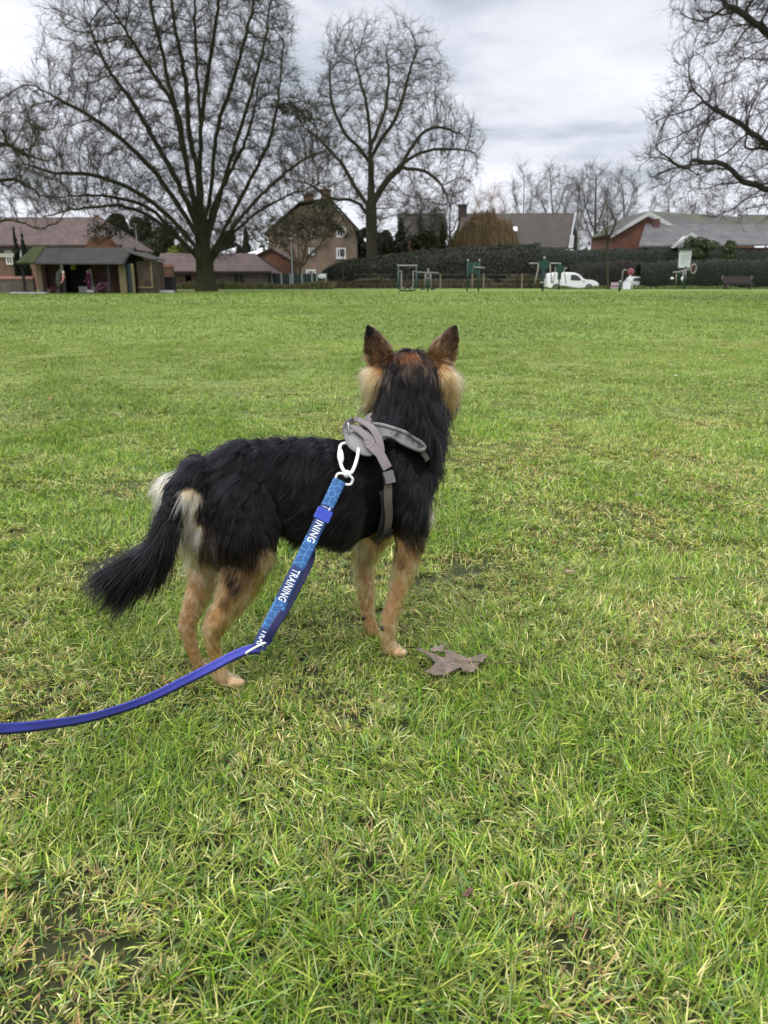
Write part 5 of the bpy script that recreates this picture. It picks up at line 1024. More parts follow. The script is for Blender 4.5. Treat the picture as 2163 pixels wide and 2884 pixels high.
# ------------------------------------------------------------------ evergreens and shrubs
def tree_at(label, xs, Y, ytop, ybot, wpx, n, size, cols, seed, nb=9, kind='evergreen_tree', cat='tree', group=None, conical=False, rt=.15):
    q = Wp(xs, ytop, Y); zb = max(.1, Wp(xs, ybot, Y).z); H = q.z-zb; r = abs(Wp(xs+wpx/2, ybot, Y).x-Wp(xs, ybot, Y).x); rs = random.Random(seed); balls = []
    for i in range(nb):
        f = (i+.5)/nb; rr = r*((1.05-f) if conical else (.55+.5*math.sin(math.pi*min(.95, f*.9+.1)))); hz_ = H/nb*1.3
        if conical: balls.append(((q.x+rs.uniform(-.1, .1)*r, Y+rs.uniform(-.1, .1)*r, zb+H*f), rr, rr, hz_))
        else: a = rs.uniform(0, 6.28); d = rs.uniform(.2, .62)*rr; k = rs.uniform(.45, .68)*rr; balls.append(((q.x+d*math.cos(a), Y+d*math.sin(a), zb+H*min(.9, max(.12, f))), k, k, max(hz_*.7, min(k, H*.22))))
    return leafy(kind, label, cat, (q.x, Y, 0), balls, n, size, cols, rt, seed, group, trunk_top=zb+H*.85)
EG = [(.022, .032, .016), (.032, .045, .020), (.016, .022, .012)]; EG2 = [(.045, .055, .025), (.06, .07, .03), (.03, .036, .018)]; OL = [(.075, .075, .035), (.10, .095, .045), (.05, .05, .026)]; LIME = [(.20, .25, .04), (.14, .18, .03)]; WIL = [(.17, .115, .05), (.13, .09, .04), (.085, .065, .032)]
tree_at('narrow dark columnar cypress before the long roof, the left of the pair', 37, 60, 645, 800, 26, 6000, .16, EG, 51, 8, 'cypress_tree', group='pair of columnar cypresses', conical=True)
tree_at('narrow dark columnar cypress before the long roof, the right of the pair', 60, 60, 650, 800, 28, 6000, .16, EG, 52, 8, 'cypress_tree', group='pair of columnar cypresses', conical=True)
tree_at('dark spreading evergreen just right of the long brown roof', 330, 84, 602, 740, 80, 15000, .30, EG, 53)
tree_at('dark evergreen between long roof and barn, right of the pale pole', 395, 88, 612, 760, 90, 15000, .30, EG2, 54)
tree_at('dull olive tree behind the left end of the barn', 470, 96, 645, 760, 110, 12000, .32, OL, 55)
tree_at('light olive bush above the shelter\'s right end', 405, 76, 690, 790, 60, 7000, .22, [(.10, .11, .045), (.15, .15, .07)], 56, kind='bush', cat='bush')
tree_at('yellow-green bush above the barn\'s left end', 500, 79, 694, 760, 60, 6000, .2, LIME, 57, kind='bush', cat='bush')
tree_at('olive thicket of growth right of the big trunk above the barn', 640, 104, 658, 760, 90, 11000, .35, EG2, 58)
tree_at('dark conifer standing between the barn roof and the tall house', 690, 108, 640, 760, 34, 8000, .35, EG, 59, conical=True)
tree_at('dark evergreen behind the tall house on its right side', 1020, 104, 640, 790, 70, 12000, .32, EG, 60)
tree_at('broad dark conifer right of the second tree\'s trunk', 1128, 92, 615, 760, 62, 14000, .3, EG2, 61, conical=True)
tree_at('dark evergreen thicket above the left end of the big hedge', 1080, 86, 660, 770, 110, 14000, .28, EG2, 65)
tree_at('brown-green scrubby tree left of the golden willow', 1200, 88, 650, 760, 90, 9000, .26, OL, 66)
tree_at('slender dark conifer left of the golden willow', 1247, 90, 622, 740, 30, 8000, .28, [(.05, .055, .02), (.08, .075, .03)], 62, conical=True)
tree_at('low round evergreen shrub before the gabled house, larger of two', 1965, 77, 672, 740, 110, 12000, .15, [(.05, .07, .03), (.08, .10, .04)], 63, kind='shrub', cat='shrub')
tree_at('low round evergreen shrub before the gabled house, smaller right one', 2055, 77, 683, 740, 60, 6000, .15, [(.04, .06, .02), (.06, .08, .03)], 64, kind='shrub', cat='shrub')
# golden weeping willow
def willow():
    Y = 88.0; t = thing('willow_tree', 'golden-brown weeping willow in front of the dark-roofed house', 'tree', (Wp(1365, 780, Y).x, Y, 0)); rs = np.random.RandomState(71); n = 6500
    c = Wp(1368, 640, Y); a = rs.uniform(0, 6.28, n); r = np.sqrt(rs.rand(n))*3.6; X = c.x+r*np.cos(a)*1.05; Yy = Y+r*np.sin(a); top = Wp(1368, 590, Y).z - (r/3.6)**2*3.0 - rs.uniform(0, 3.4, n)**1.1 + 2.2*(noise3(np.stack([X, Yy, X*0], 1), 1.1, 5)-.5); ln = rs.uniform(1.2, 3.2, n); K = 4; pts = np.zeros((n, K+1, 3)); jx = rs.normal(0, .10, (n, 2))
    for k in range(K+1): s = k/K; pts[:, k] = np.stack([X+jx[:, 0]*s*2+.2*np.cos(a)*s, Yy+jx[:, 1]*s*2, top-ln*s], 1)
    w_ = np.array([.022, 0, 0]); V = np.stack([pts-w_, pts+w_], 2).reshape(n, -1, 3); b = (np.arange(n)*(2*K+2))[:, None]; Q = np.concatenate([b+np.array([2*k, 2*k+1, 2*k+3, 2*k+2]) for k in range(K)], 0)
    cc = np.array(WIL)[rs.randint(0, 3, n)]*rs.uniform(.6, 1.4, n)[:, None]; link('crown', np_mesh('crown', V.reshape(-1, 3), quads=Q, col=np.repeat(cc, 2*K+2, 0)), M_leafy, t)
    b = MB(); R_ = random.Random(4); b.tube([(c.x, Y, 0), (c.x+.1, Y, 2), (c.x, Y, 4)], [.35, .28, .22], 8)
    for i in range(16):
        q = i*.8; d = R_.uniform(1.5, 3.2); b.tube([(c.x, Y, R_.uniform(2, 4)), (c.x+d*.5*math.cos(q), Y+d*.5*math.sin(q), R_.uniform(5, 7)), (c.x+d*math.cos(q), Y+d*math.sin(q), Wp(1368, 600, Y).z-d*.3)], [.15, .09, .03], 5)
    b.build('trunk', mat('willow_bark', (.20, .13, .06), .9), t, smooth=True)
willow()
# far woodland seen through the gaps
def far_wood():
    rs = np.random.RandomState(81); balls = []
    for xs in range(-300, 2500, 34):
        Y = 135+rs.uniform(-10, 15); yt = 700+rs.uniform(-18, 22); q = Wp(xs, yt, Y); balls.append(((q.x, Y, q.z*.45), 2.6, 2.5, q.z*.6))
    v, c = leafcloud(rs, balls, 60000, .55, [(.060, .064, .050), (.075, .075, .058), (.048, .055, .045)]); tag(link('far_woods', np_mesh('far_woods', v, quads=np.arange(len(v)).reshape(-1, 4), col=c), M_leafy), 'distant belt of dull green woodland on the skyline', None, None, 'stuff')
far_wood()
# ------------------------------------------------------------------ bare trees by space colonisation
def inpoly(x, y, poly):
    r = np.zeros(len(x), bool); n = len(poly); j = n-1
    for i in range(n):
        xi, yi = poly[i]; xj, yj = poly[j]; c = ((yi > y) != (yj > y)) & (x < (xj-xi)*(y-yi)/(yj-yi+1e-9)+xi); r ^= c; j = i
    return r
def tubes_np(P0, P1, R0, R1, ns, C0=None):
    """many straight tapered tubes at once"""
    n = len(P0); t = P1-P0; ln = np.linalg.norm(t, axis=1)[:, None]+1e-9; t = t/ln; ref = np.where(np.abs(t[:, 2:3]) < .9, [[0, 0, 1.0]], [[1.0, 0, 0]]); a = np.cross(t, ref); a /= np.linalg.norm(a, axis=1)[:, None]; b = np.cross(t, a)
    V = np.zeros((n, 2*ns, 3))
    for k in range(ns):
        q = 2*math.pi*k/ns; d = a*math.cos(q)+b*math.sin(q); V[:, k] = P0+d*R0[:, None]; V[:, ns+k] = P1+t*0+d*R1[:, None]
    base = (np.arange(n)*2*ns)[:, None]; Q = np.concatenate([base+np.array([k, (k+1) % ns, ns+(k+1) % ns, ns+k]) for k in range(ns)], 0); return V.reshape(-1, 3), Q
def bare_tree(label, base, seeds, poly, Y, depth, natt, step=.42, infl=3.2, kill=.75, seed=1, r0=.014, pw=2.25, trunk_r=.6, twigs=3, tl=(.35, .9), droop=0.0, group=None, bark=None, name='bare_tree', dpt_off=0.0, up=.12, tip_r=.009, twig_gen=2, wig=.10, moss=None):
    rs = np.random.RandomState(seed); t = thing(name, label, 'tree', base, group)
    # attraction points filling the crown outline, as deep as it is wide
    xs = [p[0] for p in poly]; ys = [p[1] for p in poly]; X = rs.uniform(min(xs), max(xs), natt*4); Z = rs.uniform(min(ys), max(ys), natt*4); k = inpoly(X, Z, poly); X, Z = X[k][:natt], Z[k][:natt]
    cx = (min(xs)+max(xs))/2; hw = (max(xs)-min(xs))/2; dd = depth*np.sqrt(np.clip(1-((X-cx)/hw)**2, .08, 1))*rs.uniform(-1, 1, len(X))
    A = np.array([Dp(a, b, Y)[:] for a, b in zip(X, Z)]); A[:, 1] += dd+dpt_off
    pos = []; par = []
    def addn(p, q): pos.append(np.array(p, float)); par.append(q); return len(pos)-1
    keys = []
    for si, (pts, off, fr) in enumerate(seeds):       # pts display px, off: y offset at the end (m), fr: parent (seed idx, frac)
        w3 = [Dp(x, y, Y) + Vector((0, off*(i/(len(pts)-1)), 0)) for i, (x, y) in enumerate(pts)]
        if si == 0: w3[0].z = min(w3[0].z, 0.0)-.1
        cpts = curve(w3, 8); res = [cpts[0]]
        for q in cpts[1:]:
            if (q-res[-1]).length > step*.9: res.append(q)
        if fr is None: pi = -1
        else: pi = min(range(len(pos)), key=lambda i: np.linalg.norm(pos[i]-np.array(res[0])))
        for i, q in enumerate(res):
            j = np.array(q)+ (rs.normal(0, wig*.5, 3) if si and i > 1 else 0)
            if pi >= 0 and i == 0 and np.linalg.norm(pos[pi]-j) < step*.6: continue
            pi = addn(j, pi)
    alive = np.ones(len(A), bool); nn = np.full(len(A), -1); nd = np.full(len(A), 1e9)
    def upd(i0):
        Pn = np.array(pos[i0:])
        for s in range(0, len(Pn), 300):
            d = np.linalg.norm(A[:, None]-Pn[None, s:s+300], axis=2); m = d.argmin(1); dm = d[np.arange(len(A)), m]; b = dm < nd; nd[b] = dm[b]; nn[b] = i0+s+m[b]
    upd(0)
    for it in range(90):
        k = alive & (nd < infl*(2.2 if it < 12 else 1.0))
        if not k.any(): break
        ids = nn[k]; dirs = A[k]-np.array(pos)[ids]; dirs /= np.linalg.norm(dirs, axis=1)[:, None]+1e-9; uq, inv = np.unique(ids, return_inverse=True); sm = np.zeros((len(uq), 3)); np.add.at(sm, inv, dirs)
        i0 = len(pos); P_ = np.array(pos)
        for u, s in zip(uq, sm):
            nrm = np.linalg.norm(s)
            if nrm < .25: s = s+rs.normal(0, .5, 3); nrm = np.linalg.norm(s)
            d = s/nrm
            if par[u] >= 0: pd = P_[u]-P_[par[u]]; pd /= np.linalg.norm(pd)+1e-9; d = d+pd*.35
            d = d+np.array([0, 0, up])+rs.normal(0, wig*1.6, 3); d /= np.linalg.norm(d); q = P_[u]+d*step
            addn(q, int(u))
        if len(pos) > 16000: break
        upd(i0); alive &= nd > kill
        if it % 6 == 5: nd[:] = nd
    Pn = np.array(pos); par_ = np.array(par); n = len(Pn)
    acc = np.full(n, 0.0); kids = np.bincount(par_[par_ >= 0], minlength=n)
    for i in range(n-1, -1, -1):
        if acc[i] == 0: acc[i] = r0**pw
        if par_[i] >= 0: acc[par_[i]] += acc[i]
    # seeds may reference later nodes in order; radii from the pipe model
    Rn = acc**(1/pw); sc = trunk_r/Rn[0]; Rn = r0+(Rn-r0)*sc if sc < 3 else r0+(Rn-r0)*sc; 
    # children start thinner than forks
    c = np.where(par_ >= 0)[0]; P0 = Pn[par_[c]]; P1 = Pn[c]; Ra = np.minimum(Rn[par_[c]], Rn[c]*1.18+.004); Rb = Rn[c]
    zf = np.clip(1-(P0[:, 2]-base[2])/1.5, 0, 1); main = Ra > trunk_r*.45; Ra = np.where(main, Ra*(1+.45*zf**2), Ra); zf1 = np.clip(1-(P1[:, 2]-base[2])/1.5, 0, 1); Rb = np.where(main, Rb*(1+.45*zf1**2), Rb)
    thick = Ra > trunk_r*.33
    bm_ = bark or M_bark
    if thick.any():
        V, Q = tubes_np(P0[thick], P1[thick]+(P1[thick]-P0[thick])*.06, Ra[thick], Rb[thick], 14); V += ((noise3(V, .35, 5)-.5)*.16*np.repeat(Ra[thick], 28))[:, None]*np.array([1, 1, .2]); link('trunk', np_mesh('trunk', V, quads=Q, smooth=True), bm_, t)
    VV, QQ = [], []; off = 0
    for lo, hi, ns in ((.08, 9, 8), (.03, .08, 5), (0, .03, 3)):
        k = ~thick & (Ra > lo) & (Ra <= hi)
        if k.any(): V, Q = tubes_np(P0[k], P1[k]+(P1[k]-P0[k])*.04, Ra[k], Rb[k], ns); VV.append(V); QQ.append(Q+off); off += len(V)
    # twigs
    src = np.where((Rn < .05) & (Pn[:, 2] > base[2]+2.0))[0]; s_ = np.repeat(src, twigs); m_ = len(s_)
    pd = Pn[s_]-Pn[np.maximum(par_[s_], 0)]; pd /= np.linalg.norm(pd, axis=1)[:, None]+1e-9; d = pd*.85+rs.normal(0, .45, (m_, 3))+np.array([0, 0, .25-droop]); d /= np.linalg.norm(d, axis=1)[:, None]
    S0 = Pn[s_]+ (Pn[np.maximum(par_[s_], 0)]-Pn[s_])*rs.uniform(0, 1, m_)[:, None]; ln = rs.uniform(tl[0], tl[1], m_); gen = [(S0, d, ln, tip_r)]
    for g in range(twig_gen):
        nx = []
        for (s0, dd_, l_, rr) in gen:
            m = len(s0); mid_ = s0+dd_*l_[:, None]*.5+rs.normal(0, .05, (m, 3))*l_[:, None]; end = s0+dd_*l_[:, None]+rs.normal(0, .09, (m, 3))*l_[:, None]+np.array([0, 0, -droop*.4])*l_[:, None]
            for a, b, ra, rb in ((s0, mid_, rr, rr*.8), (mid_, end, rr*.8, rr*.45)):
                V, Q = tubes_np(a, b, np.full(m, ra), np.full(m, rb), 3); VV.append(V); QQ.append(Q+off); off += len(V)
            if g < twig_gen-1:
                for st in (mid_, end, s0+(mid_-s0)*.6):
                    k = rs.rand(m) < .8; q = dd_[k]*.8+rs.normal(0, .42, (k.sum(), 3)); q /= np.linalg.norm(q, axis=1)[:, None]; nx.append((st[k], q, l_[k]*rs.uniform(.4, .8, k.sum()), rr*.72))
        gen = nx
    V = np.concatenate(VV); Q = np.concatenate(QQ); link('crown', np_mesh('crown', V, quads=Q), bm_, t)
    return t, n
def barkmat(name, c, c2, sc=1.2):
    m = mat(name, c, .92, spec=.2, col2=c2, vscale=sc, bump=.6, bscale=9); t = m.node_tree
    for n in t.nodes:
        if n.type == 'TEX_NOISE' and n.inputs['Scale'].default_value == 9:
            mpn = N('ShaderNodeMapping', t); mpn.inputs['Scale'].default_value = (1.6, 1.6, .16); co = [q for q in t.nodes if q.type == 'TEX_COORD'][0]; L(co.outputs['Object'], mpn.inputs[0], t); L(mpn.outputs[0], n.inputs['Vector'], t)
        if n.type == 'BUMP': n.inputs['Strength'].default_value = 1.0; n.inputs['Distance'].default_value = .12
    return m
B_big = barkmat('dark_mossy_bark', (.042, .036, .026), (.050, .056, .020)); B_2 = barkmat('brown_green_bark', (.060, .052, .040), (.055, .058, .028)); B_far = barkmat('hazed_bark', (.105, .095, .085), (.085, .077, .068)); B_r = barkmat('dark_bark', (.040, .036, .032), (.055, .048, .038))  # B_far: bark paled so skyline haze sits in its colour
T0 = time.time()
# the big tree
big_poly = [(445, 575), (380, 545), (300, 500), (235, 470), (170, 470), (95, 462), (50, 430), (10, 380), (-10, 300), (25, 210), (110, 180), (120, 90), (150, 20), (190, -60), (330, -160), (470, -160), (590, -60), (632, 20), (630, 110), (645, 180), (700, 230), (735, 320), (720, 400), (640, 460), (560, 500), (500, 560)]
Yb = 58.0
big_seeds = [
 ([(446, 632), (444, 590), (440, 560), (437, 520)], 0, None),
 ([(437, 520), (432, 440), (428, 360), (432, 280), (425, 180), (418, 60), (415, -100)], .5, 0),
 ([(432, 470), (415, 400), (400, 330), (385, 240), (360, 120), (330, -20)], -1.5, 0),
 ([(430, 380), (405, 280), (395, 180), (370, 60), (345, -80)], 1.8, 0),
 ([(432, 350), (440, 240), (460, 120), (480, 0), (495, -110)], -1, 0),
 ([(437, 530), (405, 470), (365, 410), (320, 350), (265, 300), (200, 255), (130, 215)], -1.5, 0),
 ([(430, 500), (390, 410), (340, 320), (280, 220), (215, 130), (175, 40)], 1.5, 0),
 ([(428, 540), (385, 490), (330, 440), (265, 400), (190, 375), (110, 370), (40, 350)], .8, 0),
 ([(425, 555), (380, 510), (330, 470), (270, 447), (200, 455), (160, 460), (110, 478)], -2.2, 0),
 ([(430, 560), (370, 500), (320, 452), (250, 425), (170, 415), (80, 420)], 2.6, 0),
 ([(445, 540), (475, 430), (505, 330), (545, 210), (575, 100), (590, 10)], -1.0, 0),
 ([(440, 500), (455, 400), (465, 280), (500, 160), (530, 40), (550, -60)], 1.6, 0),
 ([(450, 560), (500, 470), (545, 390), (590, 300), (610, 200), (620, 110)], -1.8, 0),
 ([(452, 565), (510, 480), (570, 410), (640, 350), (700, 320)], 1.2, 0),
 ([(452, 570), (510, 500), (575, 450), (640, 420), (700, 400)], -1.2, 0),
 ([(430, 545), (425, 450), (410, 350), (395, 250), (340, 160), (280, 60)], -3.0, 0),
 ([(440, 545), (450, 460), (480, 380), (520, 280), (540, 180)], 3.4, 0),
]
_, nb1 = bare_tree('biggest bare tree, massive trunk with an upward fan of mossy limbs', tuple(Vector((Dp(446, 630, Yb).x, Yb, 0))), big_seeds, big_poly, Yb, 5.5, 8500, .40, 3.0, .60, 3, .013, 1.95, .62, 4, (.35, 1.0), 0, bark=B_big, tip_r=.0105, twig_gen=2, wig=.055, up=.2)
# the second tree
p2 = [(815, 545), (760, 440), (690, 440), (630, 420), (590, 370), (600, 300), (625, 235), (690, 205), (695, 130), (700, 75), (740, 58), (800, 48), (880, 52), (940, 92), (968, 160), (975, 225), (1030, 262), (1050, 320), (1030, 390), (1000, 440), (960, 470), (900, 480), (850, 470)]
Y2_ = 82.0; p2 = [(x, y+16*max(0, 1-(y-48)/250)) for x, y in p2]
s2 = [([(803, 617), (803, 540), (802, 480), (802, 430)], 0, None),
 ([(802, 430), (800, 340), (797, 260), (785, 200), (770, 140), (765, 100)], 0, 0),
 ([(800, 345), (825, 300), (855, 260), (875, 195), (895, 125)], -1.5, 0),
 ([(805, 440), (830, 400), (862, 365), (900, 335), (960, 325), (1020, 330)], -1.0, 0),
 ([(868, 360), (900, 300), (945, 270), (1000, 285)], 1.5, 0),
 ([(800, 450), (765, 400), (735, 350), (690, 300), (645, 262)], 1.0, 0),
 ([(798, 470), (775, 440), (745, 432), (715, 430), (670, 400), (620, 390)], -1.5, 0),
 ([(798, 350), (775, 320), (745, 290), (720, 230), (715, 150)], -2.0, 0),
 ([(802, 400), (800, 320), (830, 240), (840, 160), (835, 100)], 2.5, 0),
 ([(865, 365), (910, 370), (950, 400), (965, 440)], -1.8, 0)]
bare_tree('second bare tree with a straight single trunk and rounded crown', (Dp(803, 615, Y2_).x, Y2_, 0), s2, p2, Y2_, 6.5, 6000, .52, 3.8, .80, 5, .015, 2.0, .58, 3, (.45, 1.2), .0, bark=B_2, tip_r=.012, wig=.06, up=.18)
# right-hand tree reaching in
pr_ = [(1495, -60), (1485, 60), (1480, 150), (1470, 195), (1415, 240), (1425, 300), (1378, 330), (1390, 385), (1450, 420), (1530, 410), (1590, 470), (1680, 480), (1900, 470), (2150, 300), (2150, -200), (1700, -250), (1560, -160)]
Yr = 36.0
sr_ = [([(1860, 655), (1855, 560), (1850, 500), (1845, 440)], 0, None),
 ([(1850, 470), (1780, 450), (1700, 425), (1640, 407), (1590, 392), (1550, 362), (1500, 356), (1478, 352), (1455, 372), (1420, 352), (1388, 330)], -1.5, 0),
 ([(1845, 440), (1780, 380), (1710, 330), (1650, 290), (1600, 250), (1540, 210)], 1.0, 0),
 ([(1845, 440), (1820, 330), (1770, 200), (1690, 110), (1600, 40), (1530, 0)], -.5, 0),
 ([(1845, 440), (1850, 300), (1840, 150), (1800, 0), (1750, -150)], 1.5, 0),
 ([(1780, 382), (1700, 372), (1640, 330), (1580, 330)], -1.0, 0),
 ([(1845, 440), (1930, 320), (2000, 200), (2060, 60)], 0, 0)]
bare_tree('bare tree at the right edge with one thick crooked drooping limb', (Dp(1860, 650, Yr).x, Yr, 0), sr_, pr_, Yr, 4.5, 6500, .30, 2.4, .46, 8, .010, 2.0, .48, 3, (.25, .75), .0, bark=B_r, tip_r=.007, wig=.08)
# left-hand tree reaching in
pl_ = [(-420, -60), (-150, 60), (-60, 150), (10, 165), (60, 215), (125, 290), (150, 380), (120, 455), (20, 470), (-100, 480), (-420, 470)]
Yl = 46.0
sl_ = [([(-260, 640), (-262, 560), (-262, 500), (-262, 450)], 0, None),
 ([(-262, 500), (-180, 490), (-80, 482), (0, 478), (55, 480), (92, 497), (130, 485), (160, 462), (172, 440), (172, 410)], -1.5, 0),
 ([(-262, 450), (-150, 370), (-60, 325), (0, 312), (40, 325), (80, 345), (118, 347)], 0, 0),
 ([(-262, 430), (-150, 400), (-60, 385), (0, 385), (30, 390), (80, 420), (110, 440)], 1.0, 0),
 ([(-262, 450), (-255, 300), (-200, 160), (-120, 60)], 0, 0), ([(-262, 440), (-320, 280), (-380, 120)], 0, 0)]
bare_tree('bare tree at the left edge, its sinuous low limb crossing the long roof', (Dp(-260, 640, Yl).x, Yl, 0), sl_, pl_, Yl, 4.0, 3200, .36, 2.8, .55, 9, .011, 2.0, .45, 4, (.3, .75), 0, bark=B_big, tip_r=.008, wig=.11)
# background bare trees
def small_tree(label, xs, yb, Y, ytop, wd, n, seed, tr=.22, group='bare trees on the skyline', bark=None, spread=.5, tip=.013):
    """xs, ytop, wd in display px"""
    zb = 0; h = ytop; poly = [(xs-wd*.15, yb-40), (xs-wd*.5, ytop+(yb-ytop)*.5), (xs-wd*.45, ytop+(yb-ytop)*.22), (xs-wd*.2, ytop+8), (xs, ytop), (xs+wd*.22, ytop+10), (xs+wd*.46, ytop+(yb-ytop)*.25), (xs+wd*.5, ytop+(yb-ytop)*.5), (xs+wd*.15, yb-40)]
    r_ = random.Random(seed); top = ytop+(yb-ytop)*.12
    sd = [([(xs, yb), (xs+r_.uniform(-3, 3), yb-(yb-ytop)*.3), (xs+r_.uniform(-4, 4), ytop+(yb-ytop)*.35), (xs+r_.uniform(-6, 6), top)], 0, None)]
    for k in range(4): s = (-1)**k; y0 = yb-(yb-ytop)*r_.uniform(.3, .5); sd.append(([(xs, y0), (xs+s*wd*.2, y0-(yb-ytop)*.18), (xs+s*wd*r_.uniform(.3, .42), y0-(yb-ytop)*.35)], r_.uniform(-1.5, 1.5), 0))
    q = Dp(xs, yb, Y); px = 1640/(Y*.955)
    return bare_tree(label, (q.x, Y, 0), sd, poly, Y, wd/px*.45, n, .6, 4.5, 1.0, seed, .016, 2.0, tr, 4, (.6, 1.5), 0, group, bark or B_far, tip_r=tip, wig=.12, twig_gen=3)
small_tree('bare tree just behind the pale oval sign and hedge end', 935, 600, 96, 455, 80, 500, 35, .22, bark=B_2)
small_tree('bare tree directly behind the white-edged gable tip', 1245, 600, 118, 380, 80, 600, 36, .22)
small_tree('thin bare sapling above the dark-roofed house', 1130, 600, 112, 355, 60, 260, 21, .18)
small_tree('bare skyline tree just right of the thin sapling', 1195, 600, 112, 350, 90, 620, 22, .25)
small_tree('dense bare tree above the white-edged gable', 1283, 600, 108, 350, 90, 800, 23, .32)
small_tree('bare tree in the gap between the two grey-roofed houses', 1345, 600, 104, 362, 88, 800, 24, .30)
small_tree('wispy bare tree above the right-hand house roof', 1440, 600, 115, 400, 90, 420, 25, .2)
small_tree('wispy bare tree above the far right roof', 1530, 600, 118, 415, 110, 420, 26, .2)
small_tree('bare tree between second tree and conifer', 905, 600, 100, 420, 110, 900, 27, .35, bark=B_2)
small_tree('bare tree left of the slender conifer', 975, 600, 104, 400, 80, 600, 28, .25, bark=B_2)
small_tree('pale bare tree above the willow', 1060, 600, 112, 400, 90, 420, 29, .2, bark=mat('buff_twigs', (.26, .19, .13), .9))
small_tree('small bare tree between barn and tall house', 520, 600, 105, 455, 70, 420, 30, .2, bark=B_2)
small_tree('bare tree behind the left end of the barn', 300, 600, 100, 470, 70, 420, 33, .2, bark=B_2)
small_tree('slim young tree with an upright stem before the right hedges', 1315, 611, 68, 408, 46, 260, 31, .085, None, B_2, tip=.006)
# pollard in front of the tall house
pp = [(640, 580), (590, 540), (575, 500), (600, 470), (660, 455), (720, 470), (735, 510), (700, 550)]
bare_tree('low spreading bare tree with V-shaped stems before the tall house', (Dp(650, 600, 76).x, 76, 0), [([(648, 608), (648, 585), (648, 578)], 0, None), ([(646, 580), (625, 545), (600, 520), (585, 500)], -.6, 0), ([(650, 580), (672, 550), (700, 515), (715, 495)], .5, 0), ([(648, 582), (645, 540), (640, 490)], .4, 0), ([(648, 582), (660, 535), (672, 480)], -.5, 0), ([(648, 582), (630, 530), (618, 480)], .6, 0)], pp, 76, 2.5, 700, .35, 2.4, .6, 12, .014, 2.3, .20, 3, (.4, .9), 0, None, barkmat('brown_twigs', (.12, .095, .065), (.09, .08, .045)), name='bare_tree', tip_r=.010)
# evergreen mass (ivy and moss) on boughs in front of the tall house
def ivy(label, pts, Y, n, seed, r=.55):
    rs = np.random.RandomState(seed); balls = [(tuple(Dp(x, y, Y)), s*r, s*r, s*r*.7) for x, y, s in pts]; v, c = leafcloud(rs, balls, n, .13, [(.045, .048, .020), (.062, .062, .026), (.030, .034, .015)]); o = link('ivy', np_mesh('ivy', v, quads=np.arange(len(v)).reshape(-1, 4), col=c), M_leafy); tag(o, label, 'ivy')
ivy('olive mass of moss and ivy hanging in the boughs before the tall house', [(560, 505, 1.2), (600, 490, 1.5), (640, 480, 1.3), (680, 465, 1.6), (705, 450, 1.5), (725, 478, 1.3), (700, 495, 1.5), (745, 500, 1.0), (610, 520, 1.2), (575, 530, 1.0), (660, 500, 1.4)], 77, 13000, 91, .95)
ivy('mossy tuft on the big tree\'s right-hand boughs', [(600, 225, 1.0), (625, 235, 1.3), (655, 250, 1.3), (685, 268, 1.0)], 60, 1500, 92, .55)
ivy('dark ivy clump beside the ridge of the long roof', [(245, 490, 1.0), (220, 505, 1.2), (265, 498, 1.0), (205, 490, .9)], 59, 1500, 93, .8)
print('trees', round(time.time()-T0, 1), nb1)
# ------------------------------------------------------------------ outdoor gym
def G(x, y, Y): q = Wp(x, y, Y); return Vector((q.x, Y, max(0.0, q.z)))
def tb(name, parent, runs, r, m, n=8):
    b = MB()
    for pts in runs: b.tube(pts, r, n)
    return b.build(name, m, parent, smooth=True)
def air_walker():
    Y = 56.0; t = thing('air_walker', 'green U-shaped exercise frame with grey bar across its top and two hanging grey handles', 'exercise frame', G(1147, 820, Y))
    a, c = G(1122, 750, Y).x, G(1173, 750, Y).x; zt = G(1147, 748, Y).z; w_ = c-a
    U = [(a, Y, zt-.1), (a, Y, .42)]+[(a+.30-.30*math.cos(q), Y, .36-.28*math.sin(q)) for q in np.linspace(0, math.pi/2, 7)]+[(c-.30+.30*math.sin(q), Y, .36-.28*math.cos(q)) for q in np.linspace(0, math.pi/2, 7)]+[(c, Y, .42), (c, Y, zt-.1)]
    tb('frame', t, [U], .055, M_green); tb('top_bar', t, [[(a, Y, zt-.35), (a, Y, zt-.05), (a+.06, Y, zt), (c-.06, Y, zt), (c, Y, zt-.05), (c, Y, zt-.35)]], .045, M_grey)
    for x, s in ((a, 1), (c, -1)): tb('handle', t, [[(x, Y, zt-.38), (x+s*.22, Y, zt-.38), (x+s*.22, Y, .42), (x+s*.30, Y, .26), (x+s*.46, Y, .24)]], .04, M_grey); b = MB(); b.box((x+s*.36, Y-.2, .18), (x+s*.54, Y+.2, .26)); b.build('foot_plate', M_green, t)
    for x in (a, c): b = MB(); b.sphere((x, Y, zt), .07); b.build('cap', M_grey, t, smooth=True)
air_walker()
